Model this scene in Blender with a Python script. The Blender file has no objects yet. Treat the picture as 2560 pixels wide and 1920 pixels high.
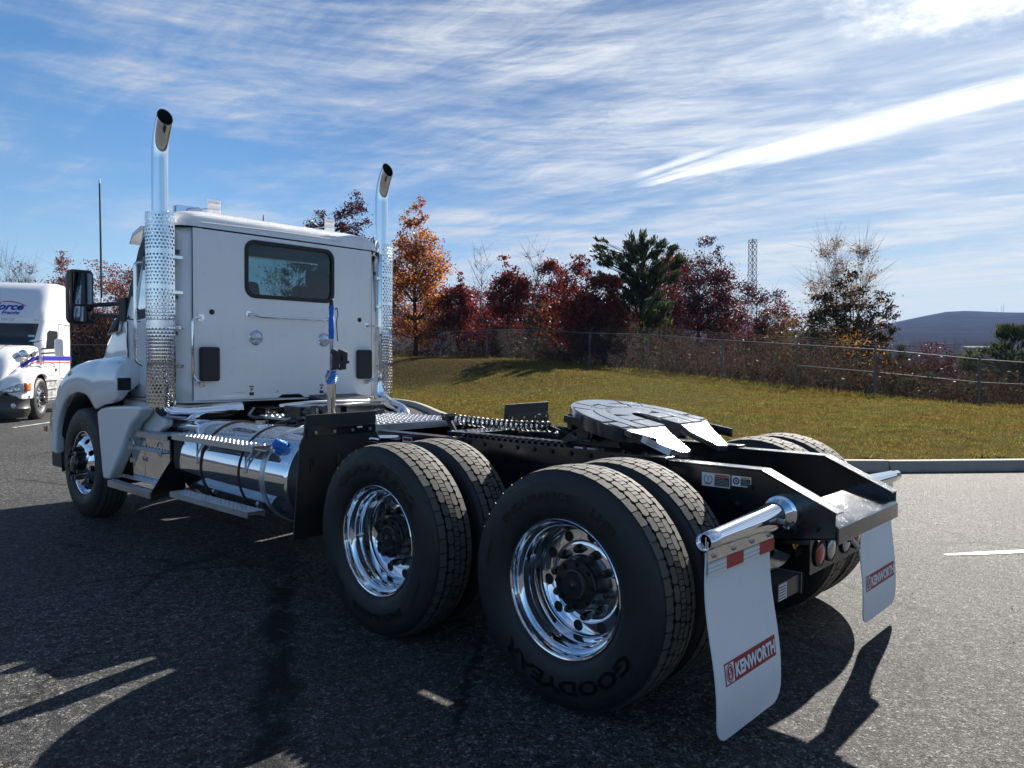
import bpy, bmesh, math, random
import numpy as np
from mathutils import Vector, Matrix
sc = bpy.context.scene
COL = sc.collection
PI = math.pi
rad = math.radians
# ------------------------------------------------------------------ camera
cd = bpy.data.cameras.new('camera'); cam = bpy.data.objects.new('camera', cd); COL.objects.link(cam)
cd.sensor_width = 36.0; cd.lens = 26.889; cd.clip_start = 0.05; cd.clip_end = 30000
CAM = Vector((-3.794, -2.0707, 1.5043))
cam.matrix_world = Matrix(((0.675825, 0.017214, -0.736861, CAM.x), (-0.737045, 0.022694, -0.675463, CAM.y),
                           (0.005095, 0.999594, 0.028025, CAM.z), (0, 0, 0, 1)))
sc.camera = cam
# ------------------------------------------------------------------ sun, sky, exposure
SUN = Vector((1.73, 0.39, 1.0)).normalized()          # direction towards the sun
SUN_EL = math.asin(SUN.z)
SUN_AZ = math.atan2(SUN.x, SUN.y)                      # clockwise from +Y
sd = bpy.data.lights.new('sun', 'SUN'); sd.energy = 4.4; sd.angle = rad(0.5); sd.color = (1.0, 0.94, 0.85)
so = bpy.data.objects.new('sun', sd); COL.objects.link(so); so.location = (60, 12, 30)
so.rotation_euler = SUN.to_track_quat('Z', 'Y').to_euler()
sc.view_settings.view_transform = 'Standard'; sc.view_settings.look = 'None'
sc.view_settings.gamma = 1.0; sc.view_settings.use_curve_mapping = False
sc.view_settings.exposure = 1.6
SKY_STRENGTH = 0.09

class NT:
    def __init__(s, tree): s.t = tree; s.n = tree.nodes; s.l = tree.links
    def add(s, typ, **kw):
        n = s.n.new(typ)
        for k, v in kw.items():
            if k == 'inp':
                for i, val in v.items(): s.put(n, i, val)
            else: setattr(n, k, v)
        return n
    def put(s, n, i, val):
        if isinstance(val, bpy.types.NodeSocket): s.l.new(val, n.inputs[i])
        else: n.inputs[i].default_value = val
    def math(s, op, a, b=None, c=None, clamp=False):
        n = s.add('ShaderNodeMath', operation=op, use_clamp=clamp)
        s.put(n, 0, a)
        if b is not None: s.put(n, 1, b)
        if c is not None: s.put(n, 2, c)
        return n.outputs[0]
    def vmath(s, op, a, b=None, scale=None):
        n = s.add('ShaderNodeVectorMath', operation=op); s.put(n, 0, a)
        if b is not None: s.put(n, 1, b)
        if scale is not None: s.put(n, 3, scale)
        return n.outputs['Value'] if op in ('DOT_PRODUCT', 'LENGTH', 'DISTANCE') else n.outputs[0]
    def smooth(s, v, a, b, lo=0.0, hi=1.0):
        n = s.add('ShaderNodeMapRange', interpolation_type='SMOOTHSTEP')
        s.put(n, 0, v); s.put(n, 1, a); s.put(n, 2, b); s.put(n, 3, lo); s.put(n, 4, hi)
        return n.outputs[0]
    def lin(s, v, a, b, lo=0.0, hi=1.0):
        n = s.add('ShaderNodeMapRange'); n.clamp = True
        s.put(n, 0, v); s.put(n, 1, a); s.put(n, 2, b); s.put(n, 3, lo); s.put(n, 4, hi)
        return n.outputs[0]
    def noise(s, vec, scale, detail=2.0, rough=0.5, dist=0.0):
        n = s.add('ShaderNodeTexNoise'); s.put(n, 'Vector', vec); s.put(n, 'Scale', scale); s.put(n, 'Detail', detail)
        s.put(n, 'Roughness', rough); s.put(n, 'Distortion', dist)
        return n.outputs['Fac'] if 'Fac' in n.outputs else n.outputs[0]
    def vor(s, vec, scale, feature='F1', out='Distance', rnd=1.0):
        n = s.add('ShaderNodeTexVoronoi', feature=feature); s.put(n, 'Vector', vec); s.put(n, 'Scale', scale); s.put(n, 'Randomness', rnd)
        return n.outputs[out]
    def mix(s, f, a, b):
        n = s.add('ShaderNodeMix', data_type='RGBA'); s.put(n, 0, f)
        for i, v in ((6, a), (7, b)):
            if isinstance(v, (tuple, list)) and len(v) == 3: v = (*v, 1.0)
            s.put(n, i, v)
        return n.outputs[2]
    def comb(s, x, y, z):
        n = s.add('ShaderNodeCombineXYZ'); s.put(n, 0, x); s.put(n, 1, y); s.put(n, 2, z); return n.outputs[0]
    def sep(s, v):
        n = s.add('ShaderNodeSeparateXYZ'); s.put(n, 0, v); return n.outputs
    def bump(s, h, strength=0.5, dist=0.01, normal=None):
        n = s.add('ShaderNodeBump'); s.put(n, 'Strength', strength); s.put(n, 'Distance', dist); s.put(n, 'Height', h)
        if normal is not None: s.put(n, 'Normal', normal)
        return n.outputs[0]

world = bpy.data.worlds.new('World'); sc.world = world; world.use_nodes = True
def build_world():
    g = NT(world.node_tree); g.n.clear()
    out = g.add('ShaderNodeOutputWorld'); bg = g.add('ShaderNodeBackground'); g.l.new(bg.outputs[0], out.inputs[0])
    bg.inputs[1].default_value = SKY_STRENGTH
    sky = g.add('ShaderNodeTexSky', sky_type='NISHITA'); sky.sun_disc = False
    sky.sun_elevation = SUN_EL; sky.sun_rotation = SUN_AZ
    sky.altitude = 200; sky.air_density = 1.0; sky.dust_density = 0.6; sky.ozone_density = 2.0
    d = g.vmath('NORMALIZE', g.add('ShaderNodeTexCoord').outputs['Generated'])
    sx, sy, sz = g.sep(d)
    # a slightly deeper blue, as a phone picture gives it
    hs = g.add('ShaderNodeHueSaturation'); g.put(hs, 'Saturation', 1.33); g.put(hs, 'Value', 0.44); g.put(hs, 'Color', sky.outputs[0])
    base = hs.outputs[0]
    sd_ = g.vmath('DOT_PRODUCT', d, tuple(SUN))
    base = g.vmath('SCALE', base, scale=g.smooth(sd_, 0.55, 0.97, 1.0, 0.5)); base = g.vmath('MULTIPLY', base, g.mix(g.smooth(sd_, 0.4, 0.95), (1, 1, 1), (0.70, 0.90, 1.06)))
    # cirrus sheet: directions projected on a flat cloud layer
    zz = g.math('ADD', g.math('MAXIMUM', sz, 0.0), 0.09)
    p = g.comb(g.math('DIVIDE', sx, zz), g.math('DIVIDE', sy, zz), 0.0)
    # streaks run roughly across the view: rotate, stretch
    mp = g.add('ShaderNodeMapping'); g.put(mp, 'Vector', p); mp.inputs['Rotation'].default_value = (0, 0, rad(-38)); mp.inputs['Scale'].default_value = (1.7, 0.7, 1)
    warp = g.noise(p, 0.9, 3.0, 0.5)
    wv = g.vmath('SCALE', g.comb(warp, warp, 0.0), scale=1.3)
    q = g.vmath('ADD', mp.outputs[0], wv)
    n1 = g.noise(q, 1.3, 11.0, 0.66, 0.25)
    mp2 = g.add('ShaderNodeMapping'); g.put(mp2, 'Vector', p); mp2.inputs['Rotation'].default_value = (0, 0, rad(-50)); mp2.inputs['Scale'].default_value = (4.6, 0.5, 1)
    tilt = g.add('ShaderNodeMapping'); g.put(tilt, 'Vector', d); tilt.inputs['Rotation'].default_value = (rad(4), rad(5), 0); tilt.inputs['Scale'].default_value = (2.6, 2.6, 30.0)
    n2 = g.noise(g.vmath('ADD', tilt.outputs[0], g.vmath('SCALE', g.comb(0.0, 0.0, warp), scale=2.2)), 1.0, 11.0, 0.68, 0.2)
    big = g.noise(p, 0.55, 3.0, 0.5)
    near = g.smooth(sd_, 0.45, 0.99)
    m = g.math('ADD', g.math('MULTIPLY', n1, 0.52), g.math('MULTIPLY', n2, 0.48))
    m = g.math('ADD', m, g.math('MULTIPLY', g.math('SUBTRACT', big, 0.5), 0.55))
    m = g.math('ADD', m, g.math('MULTIPLY', near, 0.10))
    low = g.smooth(sz, 0.26, 0.04)
    m = g.math('ADD', m, g.math('MULTIPLY', low, g.math('ADD', 0.02, g.math('MULTIPLY', near, 0.13))))
    cov = g.smooth(m, 0.455, 0.715)
    wisp = g.noise(g.vmath('MULTIPLY', q, (5.5, 2.2, 1.0)), 1.0, 12.0, 0.74, 0.4); wisp2 = g.noise(g.vmath('MULTIPLY', tilt.outputs[0], (2.2, 2.2, 2.6)), 1.0, 9.0, 0.7, 0.3)
    cov = g.math('MULTIPLY', cov, g.lin(g.math('ADD', g.math('MULTIPLY', wisp, 0.55), g.math('MULTIPLY', wisp2, 0.45)), 0.39, 0.59, 0.16, 1.0))
    cov = g.math('MULTIPLY', cov, 0.92)
    # cloud light: brighter towards the sun (thin ice cloud scatters forward)
    glow = g.math('POWER', g.math('MAXIMUM', sd_, 0.0), 5.0)
    cb = g.math('ADD', 2.6, g.math('MULTIPLY', glow, 1.3))
    warm = g.mix(g.math('MULTIPLY', low, near), (0.93, 0.97, 1.0), (1.0, 0.95, 0.82))
    ccol = g.vmath('SCALE', warm, scale=cb)
    col = g.mix(cov, base, ccol)
    # long bright contrail-like band between two directions
    A = Vector((0.8115, 0.5405, 0.2215)).normalized(); B = Vector((0.9461, 0.151, 0.2866)).normalized()
    nrm = A.cross(B).normalized(); tan = (B - A * A.dot(B)).normalized()
    fmap = g.comb(g.math('MULTIPLY', g.vmath('DOT_PRODUCT', d, tuple(nrm)), 95.0), g.math('MULTIPLY', g.vmath('DOT_PRODUCT', d, tuple(tan)), 7.0), 0.0)
    fray = g.noise(fmap, 1.0, 7.0, 0.62)
    off = g.math('ADD', g.vmath('DOT_PRODUCT', d, tuple(nrm)), g.math('MULTIPLY', g.math('SUBTRACT', fray, 0.5), 0.026))
    al = g.math('ARCTAN2', g.vmath('DOT_PRODUCT', d, tuple(tan)), g.vmath('DOT_PRODUCT', d, tuple(A)))
    L = math.acos(A.dot(B))
    w = g.math('MULTIPLY', g.smooth(al, -0.015, L * 0.55, 0.0025, 0.0165), g.smooth(al, L * 1.5, L * 0.75, 0.35, 1.0))
    band = g.smooth(g.math('ABSOLUTE', off), g.math('MULTIPLY', w, 1.25), g.math('MULTIPLY', w, 0.3))
    band = g.math('MULTIPLY', band, g.smooth(al, -0.012, 0.05)); band = g.math('MULTIPLY', band, g.smooth(al, L * 1.9, L * 1.2))
    # its thin second tail
    n2v = Vector((0.8133, 0.533, 0.2332)).cross(Vector((0.8576, 0.4436, 0.2603))).normalized()
    off2 = g.math('ADD', g.vmath('DOT_PRODUCT', d, tuple(n2v)), g.math('MULTIPLY', g.math('SUBTRACT', fray, 0.5), 0.010))
    b2 = g.math('MULTIPLY', g.smooth(g.math('ABSOLUTE', off2), 0.006, 0.001), g.math('MULTIPLY', g.smooth(al, -0.005, 0.03), g.smooth(al, 0.14, 0.07)))
    fib = g.noise(g.vmath('MULTIPLY', fmap, (3.2, 1.6, 1.0)), 1.0, 8.0, 0.7); band = g.math('MULTIPLY', band, g.lin(fib, 0.32, 0.50, 0.66, 1.0))
    bb = g.math('MAXIMUM', band, g.math('MULTIPLY', b2, 0.75))
    col = g.mix(g.math('MULTIPLY', bb, 0.93), col, (4.5, 4.55, 4.5))
    # bank of bright cloud close to the sun
    bank = g.noise(g.vmath('MULTIPLY', d, (7.0, 7.0, 18.0)), 1.6, 9.0, 0.66)
    bk = g.smooth(g.math('ADD', g.math('MULTIPLY', g.smooth(sd_, 0.972, 0.9997), 0.58), g.math('MULTIPLY', bank, 0.82)), 0.68, 1.0)
    col = g.mix(g.math('MULTIPLY', bk, 0.9), col, (5.6, 5.5, 5.2))
    g.l.new(col, bg.inputs[0])
build_world()

# ------------------------------------------------------------------ mesh helper
class M:
    def __init__(s): s.v = []; s.f = []; s.m = []
    def add(s, vs, fs, mi=0):
        o = len(s.v); s.v.extend([tuple(map(float, p)) for p in vs])
        s.f.extend([tuple(i + o for i in f) for f in fs]); s.m.extend([mi] * len(fs)); return s
    def box(s, x0, x1, y0, y1, z0, z1, mi=0, T=None):
        vs = [(x, y, z) for z in (z0, z1) for y in (y0, y1) for x in (x0, x1)]
        if T is not None: vs = [tuple(T @ Vector(p)) for p in vs]
        return s.add(vs, [(0, 2, 3, 1), (4, 5, 7, 6), (0, 1, 5, 4), (2, 6, 7, 3), (0, 4, 6, 2), (1, 3, 7, 5)], mi)
    def bar(s, a, b, w, h, up=(0, 0, 1), mi=0):
        a = Vector(a); b = Vector(b); d = (b - a).normalized(); u = Vector(up); x = d.cross(u)
        if x.length < 1e-4: x = d.cross(Vector((1, 0, 0)))
        x.normalize(); u = x.cross(d).normalized()
        vs = [p + x * sx * w / 2 + u * su * h / 2 for p in (a, b) for sx, su in ((-1, -1), (1, -1), (1, 1), (-1, 1))]
        return s.add(vs, [(3, 2, 1, 0), (4, 5, 6, 7), (0, 1, 5, 4), (1, 2, 6, 5), (2, 3, 7, 6), (3, 0, 4, 7)], mi)
    def tube(s, pts, r, n=10, caps=True, mi=0):
        pts = [Vector(p) for p in pts]; k = len(pts)
        rr = r if isinstance(r, (list, tuple)) else [r] * k
        ds = []
        for i in range(k):
            d = pts[min(i + 1, k - 1)] - pts[max(i - 1, 0)]
            ds.append(d.normalized() if d.length > 1e-9 else Vector((0, 0, 1)))
        x = ds[0].orthogonal().normalized(); vs = []
        for i in range(k):
            x = (x - ds[i] * x.dot(ds[i])).normalized(); y = ds[i].cross(x)
            for j in range(n):
                a = 2 * PI * j / n; vs.append(pts[i] + (x * math.cos(a) + y * math.sin(a)) * rr[i])
        fs = [(i * n + j, i * n + (j + 1) % n, (i + 1) * n + (j + 1) % n, (i + 1) * n + j) for i in range(k - 1) for j in range(n)]
        if caps: fs += [tuple(reversed(range(n))), tuple(range((k - 1) * n, k * n))]
        return s.add(vs, fs, mi)
    def cyl(s, a, b, r, n=16, r2=None, mi=0, caps=True):
        return s.tube([a, b], [r, r if r2 is None else r2], n, caps, mi)
    def lathe(s, prof, n=48, c=(0, 0, 0), axis='x', mi=0, close=False):
        # prof: (distance along the axis, radius)
        vs = []
        for d, r in prof:
            for j in range(n):
                a = 2 * PI * j / n; p = (d, r * math.cos(a), r * math.sin(a))
                if axis == 'y': p = (p[1], p[0], p[2])
                if axis == 'z': p = (p[1], p[2], p[0])
                vs.append((p[0] + c[0], p[1] + c[1], p[2] + c[2]))
        k = len(prof); fs = []
        for i in range(k - 1 + (1 if close else 0)):
            i2 = (i + 1) % k
            for j in range(n): fs.append((i * n + j, i * n + (j + 1) % n, i2 * n + (j + 1) % n, i2 * n + j))
        return s.add(vs, fs, mi)
    def prism(s, poly, a, b, axis='x', mi=0):
        # poly: 2D points in the two other axes (in order), extruded from a to b
        def P(t, u, v): return {'x': (t, u, v), 'y': (u, t, v), 'z': (u, v, t)}[axis]
        n = len(poly); vs = [P(a, *q) for q in poly] + [P(b, *q) for q in poly]
        fs = [tuple(range(n)), tuple(reversed(range(n, 2 * n)))] + [(i, i + n, (i + 1) % n + n, (i + 1) % n) for i in range(n)]
        return s.add(vs, fs, mi)
    def loft(s, rings, closed=True, caps=True, mi=0, skip=None):
        n = len(rings[0]); vs = [p for r in rings for p in r]; fs = []
        for i in range(len(rings) - 1):
            for j in range(n if closed else n - 1):
                if skip and skip(i, j): continue
                fs.append((i * n + j, i * n + (j + 1) % n, (i + 1) * n + (j + 1) % n, (i + 1) * n + j))
        if caps:
            fs += [tuple(reversed(range(n))), tuple(range((len(rings) - 1) * n, len(rings) * n))]
        return s.add(vs, fs, mi)
    def dome(s, c, r, h, axis, n=10, mi=0):
        prof = [(0, r), (h * 0.55, r * 0.85), (h * 0.9, r * 0.45), (h, 0.001)]
        return s.lathe(prof, n, c, axis, mi)
    def build(s, name, mats, parent=None, smooth=40, bevel=0, segs=2, solid=0, recalc=True):
        me = bpy.data.meshes.new(name); me.from_pydata(s.v, [], s.f)
        if not isinstance(mats, (list, tuple)): mats = [mats]
        for m in mats: me.materials.append(m)
        if len(mats) > 1: me.polygons.foreach_set('material_index', s.m)
        if recalc:
            bm = bmesh.new(); bm.from_mesh(me); bmesh.ops.recalc_face_normals(bm, faces=bm.faces); bm.to_mesh(me); bm.free()
        if smooth:
            me.polygons.foreach_set('use_smooth', [True] * len(me.polygons)); me.set_sharp_from_angle(angle=rad(smooth))
        me.update()
        return link(name, me, parent, bevel, segs, solid)
def link(name, me, parent=None, bevel=0, segs=2, solid=0):
    o = bpy.data.objects.new(name, me); COL.objects.link(o)
    if parent is not None: o.parent = parent
    if solid:
        d = o.modifiers.new('solid', 'SOLIDIFY'); d.thickness = solid; d.offset = 0
    if bevel:
        b = o.modifiers.new('bevel', 'BEVEL'); b.width = bevel; b.segments = segs; b.limit_method = 'ANGLE'; b.angle_limit = rad(35); b.harden_normals = True
    return o
def tag(o, label, cat, group=None, kind=None):
    if label: o['label'] = label
    if cat: o['category'] = cat
    if group: o['group'] = group
    if kind: o['kind'] = kind
    return o
def thing(name, label, cat, loc=(0, 0, 0), rz=0, group=None):
    o = bpy.data.objects.new(name, None); COL.objects.link(o); o.location = loc; o.rotation_euler = (0, 0, rz); o.empty_display_size = 0.2
    return tag(o, label, cat, group)
def fillet(pts, r, k=6):
    pts = [Vector(p) for p in pts]; out = [pts[0]]
    for i in range(1, len(pts) - 1):
        a = (pts[i - 1] - pts[i]); b = (pts[i + 1] - pts[i]); t = min(r, a.length * 0.49, b.length * 0.49)
        p0 = pts[i] + a.normalized() * t; p1 = pts[i] + b.normalized() * t
        for j in range(k + 1):
            u = j / k; out.append(p0 * (1 - u) ** 2 + pts[i] * 2 * u * (1 - u) + p1 * u * u)
    return out + [pts[-1]]
def rrect(x0, x1, y0, y1, r, k=5):
    out = []
    for cx, cy, a0 in ((x1 - r, y1 - r, 0), (x0 + r, y1 - r, 90), (x0 + r, y0 + r, 180), (x1 - r, y0 + r, 270)):
        for j in range(k + 1):
            a = rad(a0 + 90 * j / k); out.append((cx + r * math.cos(a), cy + r * math.sin(a)))
    return out
def frame_ring(outer, inner, a, b, axis, m, mi=0):
    # a flat ring between two loops of equal length, extruded from a to b along the axis
    def P(t, u, v): return {'x': (t, u, v), 'y': (u, t, v), 'z': (u, v, t)}[axis]
    n = len(outer)
    rings = [[P(a, *q) for q in outer], [P(b, *q) for q in outer], [P(b, *q) for q in inner], [P(a, *q) for q in inner]]
    vs = [p for r in rings for p in r]
    fs = [(i * n + j, i * n + (j + 1) % n, ((i + 1) % 4) * n + (j + 1) % n, ((i + 1) % 4) * n + j) for i in range(4) for j in range(n)]
    m.add(vs, fs, mi)
_text = {}
def text_geo(body, bold=0.0, shear=0.0, depth=0.0, res=3):
    key = (body, bold, shear, depth, res)
    if key not in _text:
        cu = bpy.data.curves.new('lettering', 'FONT'); cu.body = body; cu.size = 1.0; cu.offset = bold; cu.shear = shear
        cu.extrude = depth; cu.resolution_u = res; cu.align_x = 'LEFT'
        o = bpy.data.objects.new('lettering', cu); COL.objects.link(o)
        me = bpy.data.meshes.new_from_object(o.evaluated_get(bpy.context.evaluated_depsgraph_get()))
        v = np.array([tuple(p.co) for p in me.vertices]); f = [tuple(p.vertices) for p in me.polygons]
        bpy.data.objects.remove(o); bpy.data.curves.remove(cu); bpy.data.meshes.remove(me)
        v[:, 0] -= v[:, 0].min(); W = v[:, 0].max(); v[:, 1] -= v[:, 1].min(); H = v[:, 1].max()
        v[:, 0] /= W; v[:, 1] /= H
        _text[key] = (v, f, W / H)
    return _text[key]
def put_text(m, body, origin, ux, uy, w, h, bold=0.0, shear=0.0, mi=0, lift=None):
    # flat lettering: lower-left corner at origin, width w along ux, height h along uy
    v, f, asp = text_geo(body, bold, shear)
    o = Vector(origin); ux = Vector(ux); uy = Vector(uy); nz = ux.cross(uy).normalized()
    m.add([o + ux * (p[0] * w) + uy * (p[1] * h) + nz * 0.0 for p in v], f, mi)
# ------------------------------------------------------------------ materials
def principled(name):
    m = bpy.data.materials.new(name); m.use_nodes = True; g = NT(m.node_tree); b = g.n['Principled BSDF']
    return m, g, b
def mat(name, col, rough=0.5, metal=0.0, coat=0.0, bump=None, var=None, spec=None, rvar=0.0):
    m, g, b = principled(name)
    b.inputs['Base Color'].default_value = (*col, 1); b.inputs['Roughness'].default_value = rough; b.inputs['Metallic'].default_value = metal
    b.inputs['Coat Weight'].default_value = coat; b.inputs['Coat Roughness'].default_value = 0.06
    if spec is not None: b.inputs['Specular IOR Level'].default_value = spec
    oc = g.add('ShaderNodeTexCoord').outputs['Object']
    if var:
        sc_, amt = var
        n = g.noise(oc, sc_, 5.0, 0.6)
        a = tuple(c * (1 - amt) for c in col); c2 = tuple(min(1, c * (1 + amt)) for c in col)
        g.put(b, 'Base Color', g.mix(n, a, c2))
    if rvar:
        n = g.noise(oc, 7.0, 5.0, 0.65)
        g.put(b, 'Roughness', g.lin(n, 0.3, 0.7, max(0.01, rough - rvar), rough + rvar))
    if bump:
        sc_, st, dist = bump
        g.put(b, 'Normal', g.bump(g.noise(oc, sc_, 3.0, 0.6), st, dist))
    return m
def droplets(g, oc, sparse=0.5, scale=90.0):
    # beads of water on upward faces
    d1 = g.vor(oc, scale); d2 = g.vor(oc, scale * 2.3)
    k = g.noise(oc, 14.0, 2.0)
    h1 = g.smooth(d1, 0.34, 0.05); h2 = g.math('MULTIPLY', g.smooth(d2, 0.34, 0.06), 0.5)
    h = g.math('MULTIPLY', g.math('MAXIMUM', h1, h2), g.smooth(k, sparse - 0.15, sparse + 0.1))
    up = g.smooth(g.sep(g.add('ShaderNodeNewGeometry').outputs['True Normal'])[2], 0.35, 0.75)
    return g.math('MULTIPLY', h, up)
def wet_mat(name, col, rough, metal, coat=0.0, sparse=0.42, scale=90.0, strength=0.6, wav=0.0):
    m, g, b = principled(name)
    b.inputs['Base Color'].default_value = (*col, 1); b.inputs['Metallic'].default_value = metal
    b.inputs['Coat Weight'].default_value = coat; b.inputs['Coat Roughness'].default_value = 0.05
    oc = g.add('ShaderNodeTexCoord').outputs['Object']
    h = droplets(g, oc, sparse, scale)
    nn = g.bump(h, strength, 0.004)
    if wav: nn = g.bump(g.noise(oc, 3.0, 2.0), 0.25, wav, nn)
    g.put(b, 'Normal', nn)
    n = g.noise(oc, 9.0, 5.0, 0.65)
    g.put(b, 'Roughness', g.lin(n, 0.3, 0.7, max(0.02, rough * 0.6), rough * 1.5))
    return m
MT = {}
MT['white'] = mat('white_paint', (0.84, 0.84, 0.83), 0.28, 0, 1.0, var=(1.2, 0.02), bump=(2.2, 0.10, 0.004))
MT['white_panel'] = mat('white_riveted_panel', (0.83, 0.83, 0.82), 0.33, 0, 1.0, var=(3.0, 0.03), bump=(3.5, 0.2, 0.007), rvar=0.08)
def panel_grime(m):
    g = NT(m.node_tree); b = g.n['Principled BSDF']; oc = g.add('ShaderNodeTexCoord').outputs['Object']; src = b.inputs['Base Color'].links[0].from_socket
    st = g.noise(g.vmath('MULTIPLY', oc, (9.0, 9.0, 0.9)), 1.6, 6.0, 0.65); sp = g.noise(oc, 5.0, 6.0, 0.7)
    k = g.math('MULTIPLY', g.smooth(st, 0.50, 0.75), g.smooth(sp, 0.42, 0.7)); g.put(b, 'Base Color', g.mix(g.math('MULTIPLY', k, 0.22), src, (0.34, 0.33, 0.31)))
    sm = g.smooth(g.noise(oc, 70.0, 2.0), 0.70, 0.76); c2 = b.inputs['Base Color'].links[0].from_socket; g.put(b, 'Base Color', g.mix(g.math('MULTIPLY', sm, 0.25), c2, (0.30, 0.28, 0.25)))
panel_grime(MT['white_panel'])
MT['white_wet'] = wet_mat('white_wet_roof', (0.84, 0.84, 0.83), 0.25, 0, 0.9, 0.40, 70.0, 0.9)
MT['seam'] = mat('dark_seam', (0.02, 0.02, 0.022), 0.6)
MT['black'] = mat('black_frame_paint', (0.006, 0.0065, 0.008), 0.22, 0, 0.5, bump=(9.0, 0.12, 0.004), rvar=0.1)
MT['black_wet'] = wet_mat('wet_black_paint', (0.008, 0.009, 0.012), 0.2, 0, 1.0, 0.42, 75.0, 0.8)
MT['black_wet'].node_tree.nodes['Principled BSDF'].inputs['Coat Roughness'].default_value = 0.2
MT['black_matte'] = mat('black_plastic', (0.012, 0.012, 0.014), 0.5, bump=(160.0, 0.15, 0.001), rvar=0.08)
MT['rubber'] = mat('black_rubber_flap', (0.012, 0.012, 0.013), 0.42, bump=(5.0, 0.2, 0.01), rvar=0.12)
MT['black_plate'] = wet_mat('greased_wet_plate', (0.03, 0.032, 0.038), 0.2, 0, 1.0, 0.30, 60.0, 1.0)
MT['black_plate'].node_tree.nodes['Principled BSDF'].inputs['Coat Roughness'].default_value = 0.12
MT['black_plate'].node_tree.nodes['Principled BSDF'].inputs['Coat IOR'].default_value = 1.9
MT['chrome'] = mat('chrome', (0.86, 0.87, 0.89), 0.045, 1.0, bump=(2.5, 0.06, 0.01))
MT['chrome_flat'] = mat('polished_stainless', (0.80, 0.80, 0.80), 0.07, 1.0, bump=(1.6, 0.22, 0.02), rvar=0.04)
MT['alu'] = mat('polished_aluminium', (0.88, 0.89, 0.91), 0.06, 1.0, rvar=0.035)
MT['alu_matte'] = mat('extruded_aluminium', (0.62, 0.63, 0.65), 0.42, 1.0, rvar=0.1, var=(30.0, 0.08))
MT['tank'] = wet_mat('polished_tank', (0.86, 0.87, 0.9), 0.05, 1.0, 0.0, 0.30, 55.0, 1.0, wav=0.006)
MT['tread_plate'] = mat('tread_plate_aluminium', (0.50, 0.51, 0.53), 0.38, 1.0, rvar=0.1)
MT['steel'] = mat('zinc_bolt', (0.55, 0.55, 0.54), 0.3, 1.0)
MT['strap'] = mat('brown_strap_rubber', (0.05, 0.022, 0.016), 0.55)
MT['hub_black'] = mat('hub_black_paint', (0.012, 0.012, 0.013), 0.3, 0.0, 0.3, bump=(60.0, 0.15, 0.003))
MT['drum'] = mat('cast_drum', (0.10, 0.10, 0.105), 0.42, 0.7, bump=(80.0, 0.3, 0.002))
MT['dark'] = mat('inner_dark', (0.008, 0.008, 0.009), 0.7)
MT['interior'] = mat('grey_interior_trim', (0.035, 0.037, 0.042), 0.7, var=(6.0, 0.2))
MT['blue_wrap'] = mat('blue_plastic_wrap', (0.02, 0.20, 0.85), 0.22, 0, 0.4, bump=(45.0, 0.9, 0.02), var=(30.0, 0.5))
MT['blue_grip'] = mat('blue_foam_grip', (0.015, 0.13, 0.55), 0.4)
MT['gold'] = mat('brass_tag', (0.75, 0.42, 0.12), 0.3, 0.4)
MT['red_paint'] = mat('red_print', (0.34, 0.008, 0.014), 0.4)
MT['white_print'] = mat('white_print', (0.8, 0.8, 0.8), 0.45)
MT['flap_white'] = mat('white_poly_flap', (0.83, 0.83, 0.82), 0.42, var=(4.0, 0.02), bump=(3.0, 0.12, 0.006))
MT['orange_print'] = mat('orange_print', (0.75, 0.16, 0.02), 0.45)
MT['yellow_print'] = mat('yellow_print', (0.72, 0.50, 0.03), 0.45)
MT['black_print'] = mat('black_print', (0.012, 0.012, 0.016), 0.45)
MT['navy_print'] = mat('navy_print', (0.018, 0.018, 0.20), 0.4)
MT['blue_print'] = mat('blue_vinyl_stripe', (0.025, 0.02, 0.32), 0.35, 0, 0.4)
MT['red_vinyl'] = mat('red_vinyl_stripe', (0.50, 0.035, 0.04), 0.35, 0, 0.4)
MT['amber'] = mat('amber_lens', (0.55, 0.12, 0.02), 0.15, 0, 0.6)
MT['red_lens'] = mat('red_lens', (0.42, 0.015, 0.012), 0.12, 0, 0.8, bump=(140.0, 0.5, 0.002))
MT['clear_lens'] = mat('clear_lens', (0.55, 0.57, 0.6), 0.1, 0.75, 0.8, bump=(50.0, 0.6, 0.006))
MT['mirror'] = mat('mirror_glass', (0.42, 0.44, 0.47), 0.03, 1.0)
MT['galv'] = mat('galvanised_steel', (0.11, 0.115, 0.12), 0.7, 0.1, var=(4.0, 0.15), spec=0.3)
MT['wire'] = mat('dull_fence_wire', (0.055, 0.058, 0.06), 0.75, 0.0, spec=0.15)
MT['lattice'] = mat('painted_tower_steel', (0.22, 0.21, 0.22), 0.6)
panel_grime(MT['flap_white'])
def splash(m):
    g = NT(m.node_tree); b = g.n['Principled BSDF']; oc = g.add('ShaderNodeTexCoord').outputs['Object']; src = b.inputs['Base Color'].links[0].from_socket
    z = g.sep(oc)[2]; n = g.noise(oc, 11.0, 6.0, 0.7); f = g.noise(oc, 90.0, 3.0, 0.6)
    k = g.smooth(g.math('ADD', g.math('MULTIPLY', g.smooth(z, 0.50, 0.06), 0.5), g.math('ADD', g.math('MULTIPLY', n, 0.4), g.math('MULTIPLY', f, 0.3))), 0.52, 0.95)
    g.put(b, 'Base Color', g.mix(g.math('MULTIPLY', k, 0.2), src, (0.36, 0.34, 0.31)))
splash(MT['flap_white'])
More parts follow.
